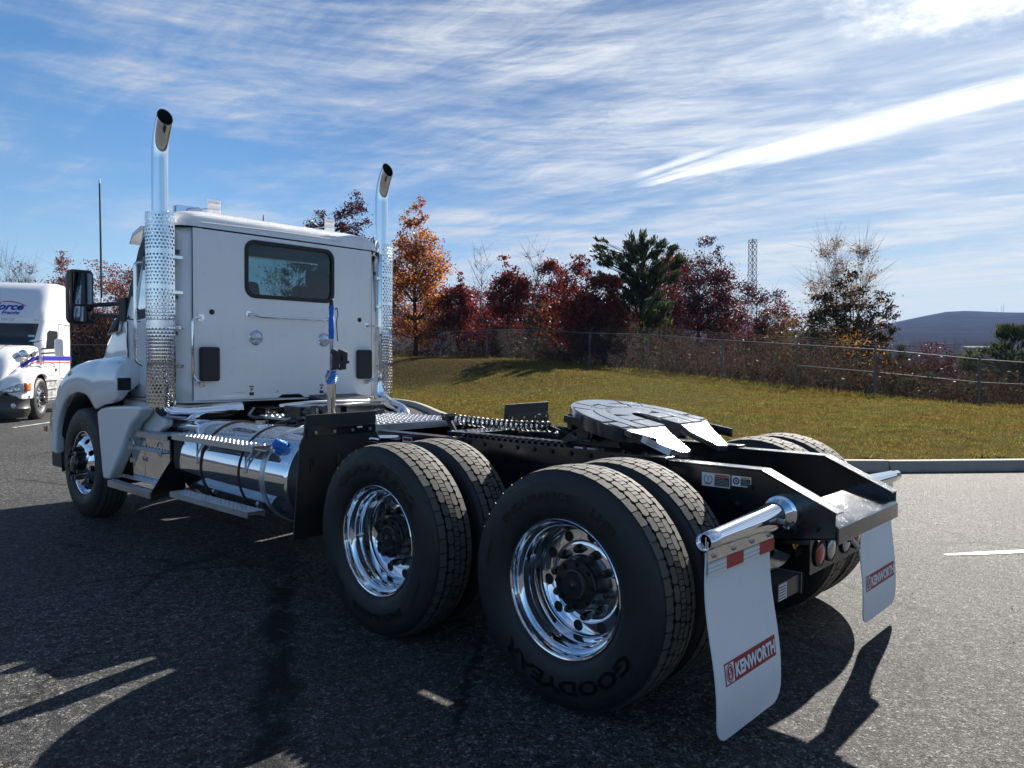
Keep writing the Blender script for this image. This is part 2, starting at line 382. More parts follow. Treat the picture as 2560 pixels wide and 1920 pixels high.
def glass(name, tint, gloss=1.0):
    m = bpy.data.materials.new(name); m.use_nodes = True; g = NT(m.node_tree); g.n.clear()
    o = g.add('ShaderNodeOutputMaterial'); t = g.add('ShaderNodeBsdfTransparent'); t.inputs[0].default_value = (*tint, 1)
    gl = g.add('ShaderNodeBsdfGlossy'); gl.inputs['Roughness'].default_value = 0.02; gl.inputs[0].default_value = (0.9, 0.92, 0.95, 1)
    lw = g.add('ShaderNodeFresnel'); lw.inputs[0].default_value = 1.5
    mx = g.add('ShaderNodeMixShader'); g.l.new(g.math('MULTIPLY', lw.outputs[0], gloss), mx.inputs[0]); g.l.new(t.outputs[0], mx.inputs[1]); g.l.new(gl.outputs[0], mx.inputs[2])
    g.l.new(mx.outputs[0], o.inputs[0]); return m
MT['glass'] = glass('tinted_glass', (0.42, 0.50, 0.52))
MT['glass_wind'] = glass('windscreen_glass', (0.62, 0.86, 0.90))
MT['glass_dark'] = glass('dark_side_glass', (0.16, 0.17, 0.18))
def tape_mat(name, col):
    m, g, b = principled(name); oc = g.add('ShaderNodeTexCoord').outputs['Object']
    z = g.sep(oc)[2]
    w = g.math('PINGPONG', z, 0.0083)
    k = g.smooth(w, 0.0035, 0.0048)
    g.put(b, 'Base Color', g.mix(k, tuple(c * 0.72 for c in col), col)); b.inputs['Roughness'].default_value = 0.4; b.inputs['Coat Weight'].default_value = 0.15
    return m
MT['tape_red'] = tape_mat('red_reflective_tape', (0.48, 0.008, 0.010)); MT['tape_white'] = tape_mat('white_reflective_tape', (0.78, 0.79, 0.74))
def tyre_mat():
    m, g, b = principled('tyre_rubber'); oc = g.add('ShaderNodeTexCoord').outputs['Object']
    x, y, z = g.sep(oc); r = g.math('SQRT', g.math('ADD', g.math('MULTIPLY', y, y), g.math('MULTIPLY', z, z)))
    rings = g.math('MULTIPLY', g.smooth(g.math('PINGPONG', r, 0.0045), 0.0012, 0.0022), g.smooth(r, 0.455, 0.462))
    n = g.noise(oc, 25.0, 5.0, 0.65)
    g.put(b, 'Base Color', g.mix(n, (0.010, 0.010, 0.011), (0.020, 0.020, 0.021)))
    g.put(b, 'Roughness', g.lin(n, 0.3, 0.7, 0.42, 0.62))
    g.put(b, 'Normal', g.bump(g.math('ADD', rings, g.math('MULTIPLY', g.noise(oc, 220.0, 2.0), 0.15)), 0.35, 0.003))
    return m
MT['tyre'] = tyre_mat()
def tread_mat():
    m, g, b = principled('dusty_tread'); oc = g.add('ShaderNodeTexCoord').outputs['Object']
    n = g.noise(oc, 38.0, 6.0, 0.7); n2 = g.noise(oc, 6.0, 3.0, 0.6)
    c = g.mix(n, (0.045, 0.043, 0.039), (0.14, 0.134, 0.118)); c = g.mix(g.smooth(n2, 0.35, 0.75), c, (0.065, 0.062, 0.055))
    g.put(b, 'Base Color', c); b.inputs['Roughness'].default_value = 0.8
    g.put(b, 'Normal', g.bump(g.noise(oc, 160.0, 4.0, 0.7), 0.5, 0.003)); return m
MT['tread'] = tread_mat()
MT['letters'] = mat('moulded_tyre_letters', (0.002, 0.002, 0.002), 0.3)
def asphalt_mat():
    m, g, b = principled('asphalt'); oc = g.add('ShaderNodeTexCoord').outputs['Object']
    v = g.add('ShaderNodeTexVoronoi'); g.put(v, 'Vector', oc); v.inputs['Scale'].default_value = 190.0
    v2 = g.add('ShaderNodeTexVoronoi'); g.put(v2, 'Vector', oc); v2.inputs['Scale'].default_value = 105.0
    rv = g.sep(v.outputs['Color'])[0]; rv2 = g.sep(v2.outputs['Color'])[1]
    n = g.noise(oc, 0.55, 6.0, 0.6); nf = g.noise(oc, 12.0, 5.0, 0.6)
    c = g.mix(rv, (0.028, 0.0285, 0.030), (0.118, 0.118, 0.116))
    c = g.mix(g.smooth(rv2, 0.86, 0.93), c, (0.24, 0.23, 0.215))       # pale stones
    c = g.mix(g.smooth(rv2, 0.14, 0.06), c, (0.02, 0.02, 0.022))
    cl = g.add('ShaderNodeTexVoronoi'); g.put(cl, 'Vector', oc); cl.inputs['Scale'].default_value = 38.0
    mid = g.math('ADD', g.math('MULTIPLY', g.sep(cl.outputs['Color'])[0], 0.55), g.math('MULTIPLY', g.noise(oc, 24.0, 4.0, 0.7), 0.45)); c = g.vmath('SCALE', c, scale=g.lin(mid, 0.2, 0.8, 0.48, 1.6))
    c = g.mix(g.math('MULTIPLY', g.smooth(n, 0.42, 0.68), 0.45), c, (0.050, 0.050, 0.049))
    cw = g.add('ShaderNodeTexVoronoi', feature='DISTANCE_TO_EDGE'); g.put(cw, 'Vector', g.vmath('ADD', oc, g.vmath('SCALE', g.comb(nf, n, 0.0), scale=0.35))); cw.inputs['Scale'].default_value = 0.42
    crack = g.math('MULTIPLY', g.smooth(cw.outputs['Distance'], 0.011, 0.003), g.smooth(g.noise(oc, 0.8, 3.0), 0.47, 0.58))
    c = g.mix(g.math('MULTIPLY', crack, 0.75), c, (0.010, 0.010, 0.011))
    # dark drip trail where the lorry left water and oil
    x, y, z = g.sep(oc)
    wob = g.math('MULTIPLY', g.math('SUBTRACT', g.noise(oc, 2.2, 4.0, 0.65), 0.5), 0.55)
    sx = g.math('ABSOLUTE', g.math('MULTIPLY', g.math('ADD', g.math('ADD', g.math('SUBTRACT', y, 1.78), g.math('MULTIPLY', g.math('ADD', x, 1.52), -1.59)), wob), 0.53))
    st = g.math('MULTIPLY', g.smooth(sx, 0.13, 0.03), g.math('MULTIPLY', g.smooth(x, -3.2, -2.6), g.smooth(x, -0.6, -1.0)))
    st = g.math('MULTIPLY', st, g.smooth(g.noise(oc, 3.5, 5.0, 0.65), 0.34, 0.52))
    c = g.mix(g.math('MULTIPLY', st, 0.85), c, (0.010, 0.012, 0.013))
    g.put(b, 'Base Color', c)
    g.put(b, 'Roughness', g.lin(rv, 0.0, 1.0, 0.62, 0.85)); b.inputs['Specular IOR Level'].default_value = 0.12
    h = g.math('ADD', g.math('MULTIPLY', g.smooth(v.outputs['Distance'], 0.62, 0.1), 0.8), g.math('MULTIPLY', rv2, 0.5))
    h = g.math('ADD', h, g.math('MULTIPLY', mid, 2.6))
    g.put(b, 'Normal', g.bump(h, 1.0, 0.009)); return m
MT['asphalt'] = asphalt_mat()
def shaded_thatch(g, oc):
    # worn brown thatch on the mound, with tree shade painted into its colour
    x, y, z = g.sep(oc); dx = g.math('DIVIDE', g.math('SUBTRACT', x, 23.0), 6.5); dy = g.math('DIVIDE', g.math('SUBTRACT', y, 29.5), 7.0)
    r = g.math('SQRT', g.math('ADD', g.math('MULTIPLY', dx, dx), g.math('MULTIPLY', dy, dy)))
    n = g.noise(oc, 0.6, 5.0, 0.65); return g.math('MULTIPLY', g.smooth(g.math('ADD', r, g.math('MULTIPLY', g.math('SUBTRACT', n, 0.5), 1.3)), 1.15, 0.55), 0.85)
def soil_mat():
    m, g, b = principled('lawn_turf'); oc = g.add('ShaderNodeTexCoord').outputs['Object']
    n = g.noise(oc, 0.35, 5.0, 0.6); n2 = g.noise(oc, 2.4, 5.0, 0.65); n3 = g.noise(oc, 28.0, 4.0, 0.7)
    c = g.mix(g.smooth(n2, 0.35, 0.68), (0.090, 0.090, 0.027), (0.138, 0.112, 0.052))
    c = g.mix(g.smooth(n, 0.45, 0.72), c, (0.10, 0.078, 0.028))
    c = g.mix(g.smooth(n3, 0.3, 0.75), g.vmath('SCALE', c, scale=0.55), c)
    c = g.mix(shaded_thatch(g, oc), c, (0.046, 0.036, 0.020))
    g.put(b, 'Base Color', c); b.inputs['Roughness'].default_value = 0.9; b.inputs['Specular IOR Level'].default_value = 0.0
    g.put(b, 'Normal', g.bump(g.math('ADD', n3, g.noise(oc, 5.0, 4.0)), 0.7, 0.05)); return m
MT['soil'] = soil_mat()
def leaf_mat(name, cols, trans=0.45, shine=0.03):
    m = bpy.data.materials.new(name); m.use_nodes = True; g = NT(m.node_tree); g.n.clear()
    o = g.add('ShaderNodeOutputMaterial'); r = g.add('ShaderNodeNewGeometry').outputs['Random Per Island']
    cr = g.add('ShaderNodeValToRGB'); g.put(cr, 0, r); cr.color_ramp.interpolation = 'CONSTANT'
    el = cr.color_ramp.elements
    while len(el) < len(cols): el.new(0.5)
    for i, c in enumerate(cols): el[i].position = i / len(cols); el[i].color = (*c, 1)
    d = g.add('ShaderNodeBsdfDiffuse'); t = g.add('ShaderNodeBsdfTranslucent'); s = g.add('ShaderNodeBsdfGlossy'); s.inputs['Roughness'].default_value = 0.38
    g.put(d, 0, cr.outputs[0]); g.put(t, 0, g.vmath('SCALE', cr.outputs[0], scale=1.5))
    mx = g.add('ShaderNodeMixShader'); mx.inputs[0].default_value = trans; g.l.new(d.outputs[0], mx.inputs[1]); g.l.new(t.outputs[0], mx.inputs[2])
    m2 = g.add('ShaderNodeMixShader'); m2.inputs[0].default_value = shine; g.l.new(mx.outputs[0], m2.inputs[1]); g.l.new(s.outputs[0], m2.inputs[2])
    g.l.new(m2.outputs[0], o.inputs[0]); return m
LEAF = {
 'oak_red': leaf_mat('red_oak_leaves', [(0.12, 0.013, 0.011), (0.17, 0.022, 0.014), (0.07, 0.009, 0.009), (0.13, 0.030, 0.014), (0.042, 0.010, 0.009)]),
 'oak_dark': leaf_mat('dark_maroon_leaves', [(0.052, 0.011, 0.010), (0.036, 0.009, 0.009), (0.075, 0.016, 0.012), (0.026, 0.010, 0.009)], 0.35),
 'maple': leaf_mat('orange_maple_leaves', [(0.42, 0.17, 0.014), (0.20, 0.035, 0.013), (0.46, 0.23, 0.022), (0.15, 0.022, 0.015), (0.34, 0.11, 0.014), (0.10, 0.018, 0.016)]),
 'rust': leaf_mat('rusty_red_leaves', [(0.15, 0.035, 0.018), (0.10, 0.022, 0.016), (0.18, 0.055, 0.02), (0.07, 0.018, 0.014)]),
 'pine': leaf_mat('pine_needles', [(0.030, 0.045, 0.014), (0.045, 0.058, 0.019), (0.020, 0.030, 0.012), (0.065, 0.072, 0.026)], 0.3),
 'gold': leaf_mat('golden_birch_leaves', [(0.24, 0.11, 0.015), (0.12, 0.055, 0.016), (0.20, 0.085, 0.014), (0.075, 0.04, 0.015), (0.30, 0.15, 0.02)]),
 'olive': leaf_mat('olive_shrub_leaves', [(0.065, 0.06, 0.017), (0.045, 0.048, 0.016), (0.085, 0.075, 0.022), (0.10, 0.06, 0.018)]),
 'bronze': leaf_mat('bronze_leaves', [(0.045, 0.030, 0.012), (0.028, 0.030, 0.011), (0.10, 0.048, 0.011), (0.020, 0.020, 0.010), (0.055, 0.032, 0.011)], 0.3),
 'brown': leaf_mat('brown_brush_leaves', [(0.030, 0.019, 0.012), (0.040, 0.012, 0.009), (0.020, 0.018, 0.011), (0.032, 0.032, 0.012), (0.055, 0.020, 0.011), (0.016, 0.012, 0.009), (0.045, 0.034, 0.014)], 0.3, 0.006),
}
def grass_mat(name, cols, trans):
    m = leaf_mat(name, cols, trans, 0.0); g = NT(m.node_tree); oc = g.add('ShaderNodeTexCoord').outputs['Object']
    cr = [n for n in g.n if n.type == 'VALTORGB'][0]
    n1 = g.noise(oc, 0.55, 5.0, 0.6); n2 = g.noise(oc, 3.2, 5.0, 0.65)
    k = g.mix(g.smooth(n1, 0.37, 0.57), (0.94, 1.02, 0.74), (1.02, 0.82, 0.66)); k = g.vmath('MULTIPLY', k, g.mix(g.smooth(n2, 0.32, 0.66), (0.42, 0.42, 0.42), (1.15, 1.12, 1.0)))
    c = g.vmath('MULTIPLY', cr.outputs[0], k); c = g.mix(shaded_thatch(g, oc), c, (0.075, 0.058, 0.028))
    for n in g.n:
        if n.type == 'BSDF_DIFFUSE': g.put(n, 0, c)
        if n.type == 'BSDF_TRANSLUCENT': g.put(n, 0, g.vmath('SCALE', c, scale=1.3))
    return m
MT['bark'] = mat('grey_brown_bark', (0.045, 0.036, 0.03), 0.95, var=(3.0, 0.3), spec=0.1)
MT['twig'] = mat('bare_twigs', (0.075, 0.065, 0.056), 0.95, var=(2.0, 0.25), spec=0.1)
MT['birch'] = mat('pale_birch_bark', (0.15, 0.132, 0.115), 0.8, var=(5.0, 0.35))
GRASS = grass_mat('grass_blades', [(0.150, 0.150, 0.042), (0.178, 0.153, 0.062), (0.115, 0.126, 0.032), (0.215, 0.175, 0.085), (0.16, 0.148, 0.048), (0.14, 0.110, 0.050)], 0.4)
def concrete_mat():
    m, g, b = principled('kerb_concrete'); oc = g.add('ShaderNodeTexCoord').outputs['Object']
    n = g.noise(oc, 3.0, 6.0, 0.65); n2 = g.noise(oc, 40.0, 4.0, 0.6); z = g.sep(oc)[2]
    c = g.mix(n, (0.26, 0.235, 0.19), (0.42, 0.385, 0.32)); c = g.mix(g.math('MULTIPLY', n2, 0.3), c, (0.14, 0.13, 0.115))
    st = g.math('MULTIPLY', g.smooth(g.math('ADD', z, g.math('MULTIPLY', g.math('SUBTRACT', n, 0.5), 0.12)), 0.045, 0.0), 0.45)
    c = g.mix(st, c, (0.06, 0.057, 0.052))
    g.put(b, 'Base Color', c); b.inputs['Roughness'].default_value = 0.9; g.put(b, 'Normal', g.bump(n2, 0.4, 0.006)); return m
MT['kerb'] = concrete_mat()
def paint_line_mat():
    m, g, b = principled('worn_line_paint'); oc = g.add('ShaderNodeTexCoord').outputs['Object']
    v = g.sep(g.vor(oc, 70.0, out='Color'))[0]; n = g.noise(oc, 6.0, 5.0, 0.65)
    k = g.smooth(g.math('ADD', g.math('MULTIPLY', v, 0.35), n), 0.66, 0.84)
    g.put(b, 'Base Color', g.mix(k, (0.72, 0.72, 0.70), (0.12, 0.12, 0.12))); b.inputs['Roughness'].default_value = 0.75
    g.put(b, 'Normal', g.bump(g.vor(oc, 190.0), 0.4, 0.002)); return m
MT['line'] = paint_line_mat()
def hill_mat():
    m, g, b = principled('wooded_hill'); oc = g.add('ShaderNodeTexCoord').outputs['Object']
    n = g.noise(oc, 0.012, 8.0, 0.68); n2 = g.noise(oc, 0.0022, 4.0, 0.55)
    c = g.mix(g.smooth(n, 0.35, 0.66), (0.012, 0.011, 0.012), (0.030, 0.026, 0.025))
    c = g.mix(g.smooth(n2, 0.5, 0.7), c, (0.018, 0.019, 0.014))
    g.put(b, 'Base Color', c); b.inputs['Roughness'].default_value = 0.95; b.inputs['Specular IOR Level'].default_value = 0.0
    g.put(b, 'Normal', g.bump(n, 1.0, 14.0)); return m
MT['hill'] = hill_mat()

MT['grit'] = mat('grey_grit', (0.16, 0.14, 0.115), 0.9, var=(40.0, 0.6))
# ------------------------------------------------------------------ ground, lawn bank, hills
KERB = np.array([(40, -27.5), (22, -11.7), (12, -2.6), (9.144, -0.115), (7.07, 1.71), (6.35, 3.0), (6.2, 4.6), (6.6, 6.6), (7.9, 9.6), (9.75, 12.85), (11.95, 16.15),
                 (13.2, 18.2), (14.0, 20.4), (14.9, 25), (16.2, 33), (16.6, 42), (13, 53), (2, 63), (-16, 70), (-60, 80)], float)
def subdiv_path(P, step):
    out = []
    for a, b in zip(P[:-1], P[1:]):
        k = max(1, int(round(np.linalg.norm(b - a) / step)))
        for i in range(k): out.append(a + (b - a) * i / k)
    out.append(P[-1]); return np.array(out)
def smooth_path(P, it=2):
    for _ in range(it):
        q = [P[0]]
        for a, b in zip(P[:-1], P[1:]): q += [a * 0.75 + b * 0.25, a * 0.25 + b * 0.75]
        P = np.array(q + [P[-1]])
    return P
KP = np.concatenate([KERB[:3], smooth_path(KERB[3:], 2)])
FENCE = [(70, -12, -1.6), (48, -4, -0.9), (38.5, 1.2, -0.45), (30.0, 4.55, -0.12), (27.6, 7.6, 0.25), (28.1, 10.9, 0.49), (28.3, 14.4, 0.74), (28.5, 18.47, 1.09), (29.2, 22.55, 1.28),
         (30.2, 27.4, 1.60), (31.5, 32.5, 1.75), (33.0, 38.5, 1.85), (34.4, 44.8, 1.85), (34.0, 51.5, 1.6), (30.0, 57.5, 1.2), (24.0, 61.5, 1.0), (17.2, 64.5, 0.9), (9.0, 67.5, 0.8), (-2, 71.0, 0.7), (-16, 76, 0.6), (-60, 88, 0.5)]
FP = np.array(FENCE, float)
def seg_dist(X, Y, P):
    best = np.full(X.shape, 1e9); side = np.zeros(X.shape); zz = np.zeros(X.shape)
    for a, b in zip(P[:-1], P[1:]):
        d = b[:2] - a[:2]; L2 = d @ d
        t = np.clip(((X - a[0]) * d[0] + (Y - a[1]) * d[1]) / L2, 0, 1)
        px = a[0] + t * d[0]; py = a[1] + t * d[1]; dist = np.hypot(X - px, Y - py)
        cr = d[0] * (Y - a[1]) - d[1] * (X - a[0]); k = dist < best
        best = np.where(k, dist, best); side = np.where(k, cr, side)
        if len(a) > 2: zz = np.where(k, a[2] + t * (b[2] - a[2]), zz)
    return best, side, zz
def vnoise(X, Y, seed=0):
    r = np.random.RandomState(seed); out = np.zeros(X.shape)
    for k in range(5):
        a = r.uniform(0, 2 * PI); f = 0.12 * 1.9 ** k; ph = r.uniform(0, 9, 2)
        out += np.sin((X * math.cos(a) + Y * math.sin(a)) * f * 2 + ph[0]) * np.sin((-X * math.sin(a) + Y * math.cos(a)) * f * 2.3 + ph[1]) / 1.7 ** k
    return out
def height(X, Y):
    X = np.asarray(X, float); Y = np.asarray(Y, float)
    dk, sk, _ = seg_dist(X, Y, KP); df, sf, zf = seg_dist(X, Y, FP)
    u = dk / (dk + df + 1e-6)
    prof = np.where(u < 1, np.sin(np.clip(u, 0, 1) * PI / 2) ** 0.9, 1)
    bank = np.clip((Y - 9) / 12, 0, 1)                 # the mound on the far side is steeper at its foot
    uu = np.clip((u - 0.16) / 0.54, 0, 1)
    prof = prof * (1 - bank) + (0.04 * np.clip(u / .3, 0, 1) + 0.96 * uu * uu * (3 - 2 * uu)) * bank
    zl = 0.145 + (zf + 0.02 - 0.145) * prof + 0.03 * vnoise(X, Y, 3) * np.clip(dk / 2, 0, 1)
    drop = np.interp(df, [0, 1.5, 6, 15, 40, 100, 200], [0, 0.06, 0.7, 1.9, 4.2, 8, 10])
    zo = zf + 0.02 - drop + 0.15 * vnoise(X, Y, 5) * np.clip(df / 10, 0, 1)
    z = np.where(sf > 0, zl, zo)                       # left of the fence path = lawn side
    return np.where(sk < 0, z, -0.06), sk, sf, dk, df
rng = np.random.RandomState(7)
def quick_mesh(name, v, f, mats, parent=None, smooth=False, attr=None):
    # fast mesh from numpy: v (n,3), f (m,k) with constant k
    v = np.asarray(v, np.float32); f = np.asarray(f, np.int32); k = f.shape[1]
    me = bpy.data.meshes.new(name); me.vertices.add(len(v)); me.vertices.foreach_set('co', v.ravel())
    me.loops.add(f.size); me.loops.foreach_set('vertex_index', f.ravel())
    me.polygons.add(len(f)); me.polygons.foreach_set('loop_start', np.arange(0, f.size, k, dtype=np.int32))
    if smooth: me.polygons.foreach_set('use_smooth', [True] * len(f))
    me.update(calc_edges=True); me.validate()
    for m in (mats if isinstance(mats, (list, tuple)) else [mats]): me.materials.append(m)
    return link(name, me, parent)
def struct(o): o['kind'] = 'structure'; return o

def build_ground():
    # asphalt lot: one sheet up to the kerb
    pts = [tuple(p) for p in KP[::-1]] + [(40, -150), (-160, -150), (-160, 80)]
    bm = bmesh.new(); vs = [bm.verts.new((x, y, 0)) for x, y in pts]; es = [bm.edges.new((vs[i], vs[(i + 1) % len(vs)])) for i in range(len(vs))]
    bmesh.ops.triangle_fill(bm, edges=es, use_beauty=True, normal=(0, 0, 1))
    bmesh.ops.recalc_face_normals(bm, faces=bm.faces)
    if sum(f.normal.z for f in bm.faces) < 0: bmesh.ops.reverse_faces(bm, faces=bm.faces)
    me = bpy.data.meshes.new('asphalt_lot'); bm.to_mesh(me); bm.free(); me.materials.append(MT['asphalt'])
    struct(link('asphalt_lot', me))
    # lawn and the slope beyond the fence
    gx = np.concatenate([np.arange(4, 45, 0.5), np.arange(45, 151, 2.5)]); gy = np.concatenate([np.arange(-90, -12, 3.0), np.arange(-12, 60, 0.55), np.arange(60, 150, 2.5)])
    gx = np.concatenate([np.arange(-70, 4, 2.5), gx])
    X, Y = np.meshgrid(gx, gy); Z, sk, sf, dk, df = height(X, Y)
    inside = (sk < 0)
    nx, ny = len(gx), len(gy); idx = np.arange(nx * ny).reshape(ny, nx)
    keep = inside | (dk < 0.9)
    # verts just across the kerb are pulled onto the kerb's back edge height
    out = ~inside & keep
    if out.any():     # pull them on to the back of the kerb
        bx, by = X[out], Y[out]; bd = np.full(bx.shape, 1e9); qx = bx.copy(); qy = by.copy()
        for a, b in zip(KP[:-1], KP[1:]):
            d = b - a; t = np.clip(((bx - a[0]) * d[0] + (by - a[1]) * d[1]) / (d @ d), 0, 1); L = np.hypot(*d)
            px_ = a[0] + t * d[0] + d[1] / L * 0.10; py_ = a[1] + t * d[1] - d[0] / L * 0.10; dd = np.hypot(bx - px_, by - py_); k_ = dd < bd
            bd = np.where(k_, dd, bd); qx = np.where(k_, px_, qx); qy = np.where(k_, py_, qy)
        X = X.copy(); Y = Y.copy(); X[out] = qx; Y[out] = qy; Z[out] = 0.135
    q = np.stack([idx[:-1, :-1], idx[:-1, 1:], idx[1:, 1:], idx[1:, :-1]], -1).reshape(-1, 4)
    ok = keep.ravel()[q].all(1)
    q = q[ok]; used = np.unique(q); mp = np.full(nx * ny, -1); mp[used] = np.arange(len(used))
    V = np.stack([X.ravel(), Y.ravel(), Z.ravel()], 1)[used]
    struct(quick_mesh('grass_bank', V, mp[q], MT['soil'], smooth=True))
    # kerb: cast stones laid end to end
    root = struct(bpy.data.objects.new('kerb', None)); COL.objects.link(root)
    P = subdiv_path(KP, 0.25); s = np.concatenate([[0], np.cumsum(np.linalg.norm(np.diff(P, axis=0), axis=1))])
    Lst = 3.05; k = 0
    tot = s[-1]; start = 0.587
    edges = [0] + list(np.arange(start, tot, Lst))
    for a, b in zip(edges[:-1], edges[1:]):
        if k > 44: break
        ss = np.linspace(a + 0.012, b - 0.012, 7 if b - a > 1 else 3)
        cx = np.interp(ss, s, P[:, 0]); cy = np.interp(ss, s, P[:, 1])
        tx = np.gradient(cx); ty = np.gradient(cy); L = np.hypot(tx, ty); nxx = -ty / L; nyy = tx / L   # to the lot side (left)
        rings = []
        dz = rng.uniform(-0.004, 0.004)
        for i in range(len(ss)):
            f = lambda o, z: (cx[i] + nxx[i] * o, cy[i] + nyy[i] * o, z + dz)
            rings.append([f(0.035, -0.1), f(0.0, 0.135), f(-0.012, 0.150), f(-0.03, 0.156), f(-0.135, 0.158), f(-0.15, 0.15), f(-0.15, -0.1)])
        m = M(); m.loft(rings); m.build('kerb_stone', MT['kerb'], root, smooth=50); k += 1
    # painted bay lines
    for (x0, y0), (x1, y1), w in (((2.95, -0.54), (6.2, -3.02), 0.10), ((1.2, 17.55), (2.9, 19.3), 0.10)):
        d = np.array([x1 - x0, y1 - y0]); d /= np.linalg.norm(d); nrm = np.array([-d[1], d[0]]) * w / 2; m = M()
        k = 12; vs = []
        for i in range(k + 1):
            c = np.array([x0, y0]) + (np.array([x1, y1]) - np.array([x0, y0])) * i / k
            e = 0.9 if i else 0.45
            vs += [(*(c + nrm * e), 0.004), (*(c - nrm * e), 0.004)]
        m.add(vs, [(2 * i, 2 * i + 1, 2 * i + 3, 2 * i + 2) for i in range(k)]); struct(m.build('parking_line', MT['line'], smooth=0))
def in_view(X, Y, Z, margin=1.06):
    R = np.array(cam.matrix_world.to_3x3()); d = np.stack([X - CAM.x, Y - CAM.y, Z - CAM.z], 1) @ R
    z = -d[:, 2]; f = 1912.1
    return (z > 0.3) & (np.abs(d[:, 0]) < 1280 / f * z * margin), z
def build_grass():
    # short lawn blades, thicker close to the kerb
    N = 900000
    X = rng.uniform(4, 40, N); Y = rng.uniform(-8, 52, N)
    Z, sk, sf, dk, df = height(X, Y)
    ok = (sk < 0) & ((sf > 0) | (df < 2.0)) & (dk > 0.14)
    vis, dep = in_view(X, Y, Z, 1.12)
    ok &= vis & (rng.rand(N) < np.clip(16.0 / np.maximum(dep, 1), 0.14, 1.0) ** 1.25)
    patch = vnoise(X * 1.7, Y * 1.7, 11)
    ok &= rng.rand(N) < np.clip(0.75 + 0.35 * patch, 0.25, 1)
    X, Y, Z, dep, df, sf = X[ok], Y[ok], Z[ok], dep[ok], df[ok], sf[ok]; n = len(X)
    h = rng.uniform(0.02, 0.055, n) * np.where(rng.rand(n) < 0.05, 1.8, 1); h = np.where((df < 1.2), h * rng.uniform(1, 4.0, n), h)
    w = np.clip(dep * 0.00065, 0.006, 0.022) * rng.uniform(0.7, 1.4, n)
    a = rng.uniform(0, 2 * PI, n); lx, ly = np.cos(a) * w, np.sin(a) * w; ln = rng.normal(0, 0.55, (n, 2)) * h[:, None]
    v = np.empty((n, 3, 3), np.float32)
    v[:, 0] = np.stack([X - lx, Y - ly, Z - 0.008], 1); v[:, 1] = np.stack([X + lx, Y + ly, Z - 0.008], 1)
    v[:, 2] = np.stack([X + ln[:, 0], Y + ln[:, 1], Z + h], 1)
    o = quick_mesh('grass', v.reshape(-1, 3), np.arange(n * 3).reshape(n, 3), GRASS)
    o['kind'] = 'stuff'; tag(o, 'short autumn lawn grass, green and straw coloured, on the bank', 'grass')
    # grit and leaf scraps swept against the kerb and scattered over the lot
    n = 2600; Sg = subdiv_path(KP[2:40], 0.1); i = rng.randint(0, len(Sg) - 1, n); d = Sg[i + 1] - Sg[i]; nr = np.stack([-d[:, 1], d[:, 0]], 1) / np.linalg.norm(d, axis=1, keepdims=True)
    q = Sg[i] + nr * (0.02 + np.abs(rng.normal(0, 0.13, (n, 1)))); k = rng.rand(n) < .22; q[k] = np.stack([rng.uniform(-3.5, 6.5, k.sum()), rng.uniform(-3, 9, k.sum())], 1)
    s = rng.uniform(0.004, 0.012, n); a = rng.uniform(0, 2 * PI, n); v = np.empty((n, 4, 3), np.float32)
    for j in range(3): v[:, j] = np.stack([q[:, 0] + np.cos(a + j * 2.1) * s, q[:, 1] + np.sin(a + j * 2.1) * s, np.full(n, 0.001)], 1)
    v[:, 3] = np.stack([q[:, 0], q[:, 1], 0.001 + s * .8], 1); b = np.arange(n)[:, None] * 4
    o = quick_mesh('grit', v.reshape(-1, 3), np.concatenate([b + np.array([[0, 1, 3]]), b + np.array([[1, 2, 3]]), b + np.array([[2, 0, 3]])]), MT['grit']); o['kind'] = 'stuff'; tag(o, 'loose grit along the kerb and over the asphalt', 'grit')
    # fallen leaves in the gutter by the kerb end and over the shaded part of the bank
    n = 1500
    t = rng.rand(n); X = np.where(rng.rand(n) < 0.35, 11.4 + rng.normal(0, 0.9, n), rng.uniform(13, 30, n)); Y = np.where(X < 13, 16.6 + (X - 11.4) * 1.5 + rng.normal(0, 0.35, n) + 0.8, rng.uniform(16, 36, n))
    Z, sk, sf, dk, df = height(X, Y); Z = np.where(sk < 0, Z + 0.03, 0.012)
    s = rng.uniform(0.03, 0.06, n); a = rng.uniform(0, 2 * PI, n); v = np.empty((n, 4, 3), np.float32)
    for k in range(4):
        v[:, k] = np.stack([X + np.cos(a + k * PI / 2) * s, Y + np.sin(a + k * PI / 2) * s, Z + rng.uniform(0, 0.02, n)], 1)
    o = quick_mesh('fallen_leaves', v.reshape(-1, 3), np.arange(n * 4).reshape(n, 4), LEAF['rust']); o['kind'] = 'stuff'; tag(o, 'fallen reddish leaves along the kerb end and on the bank', 'leaves')

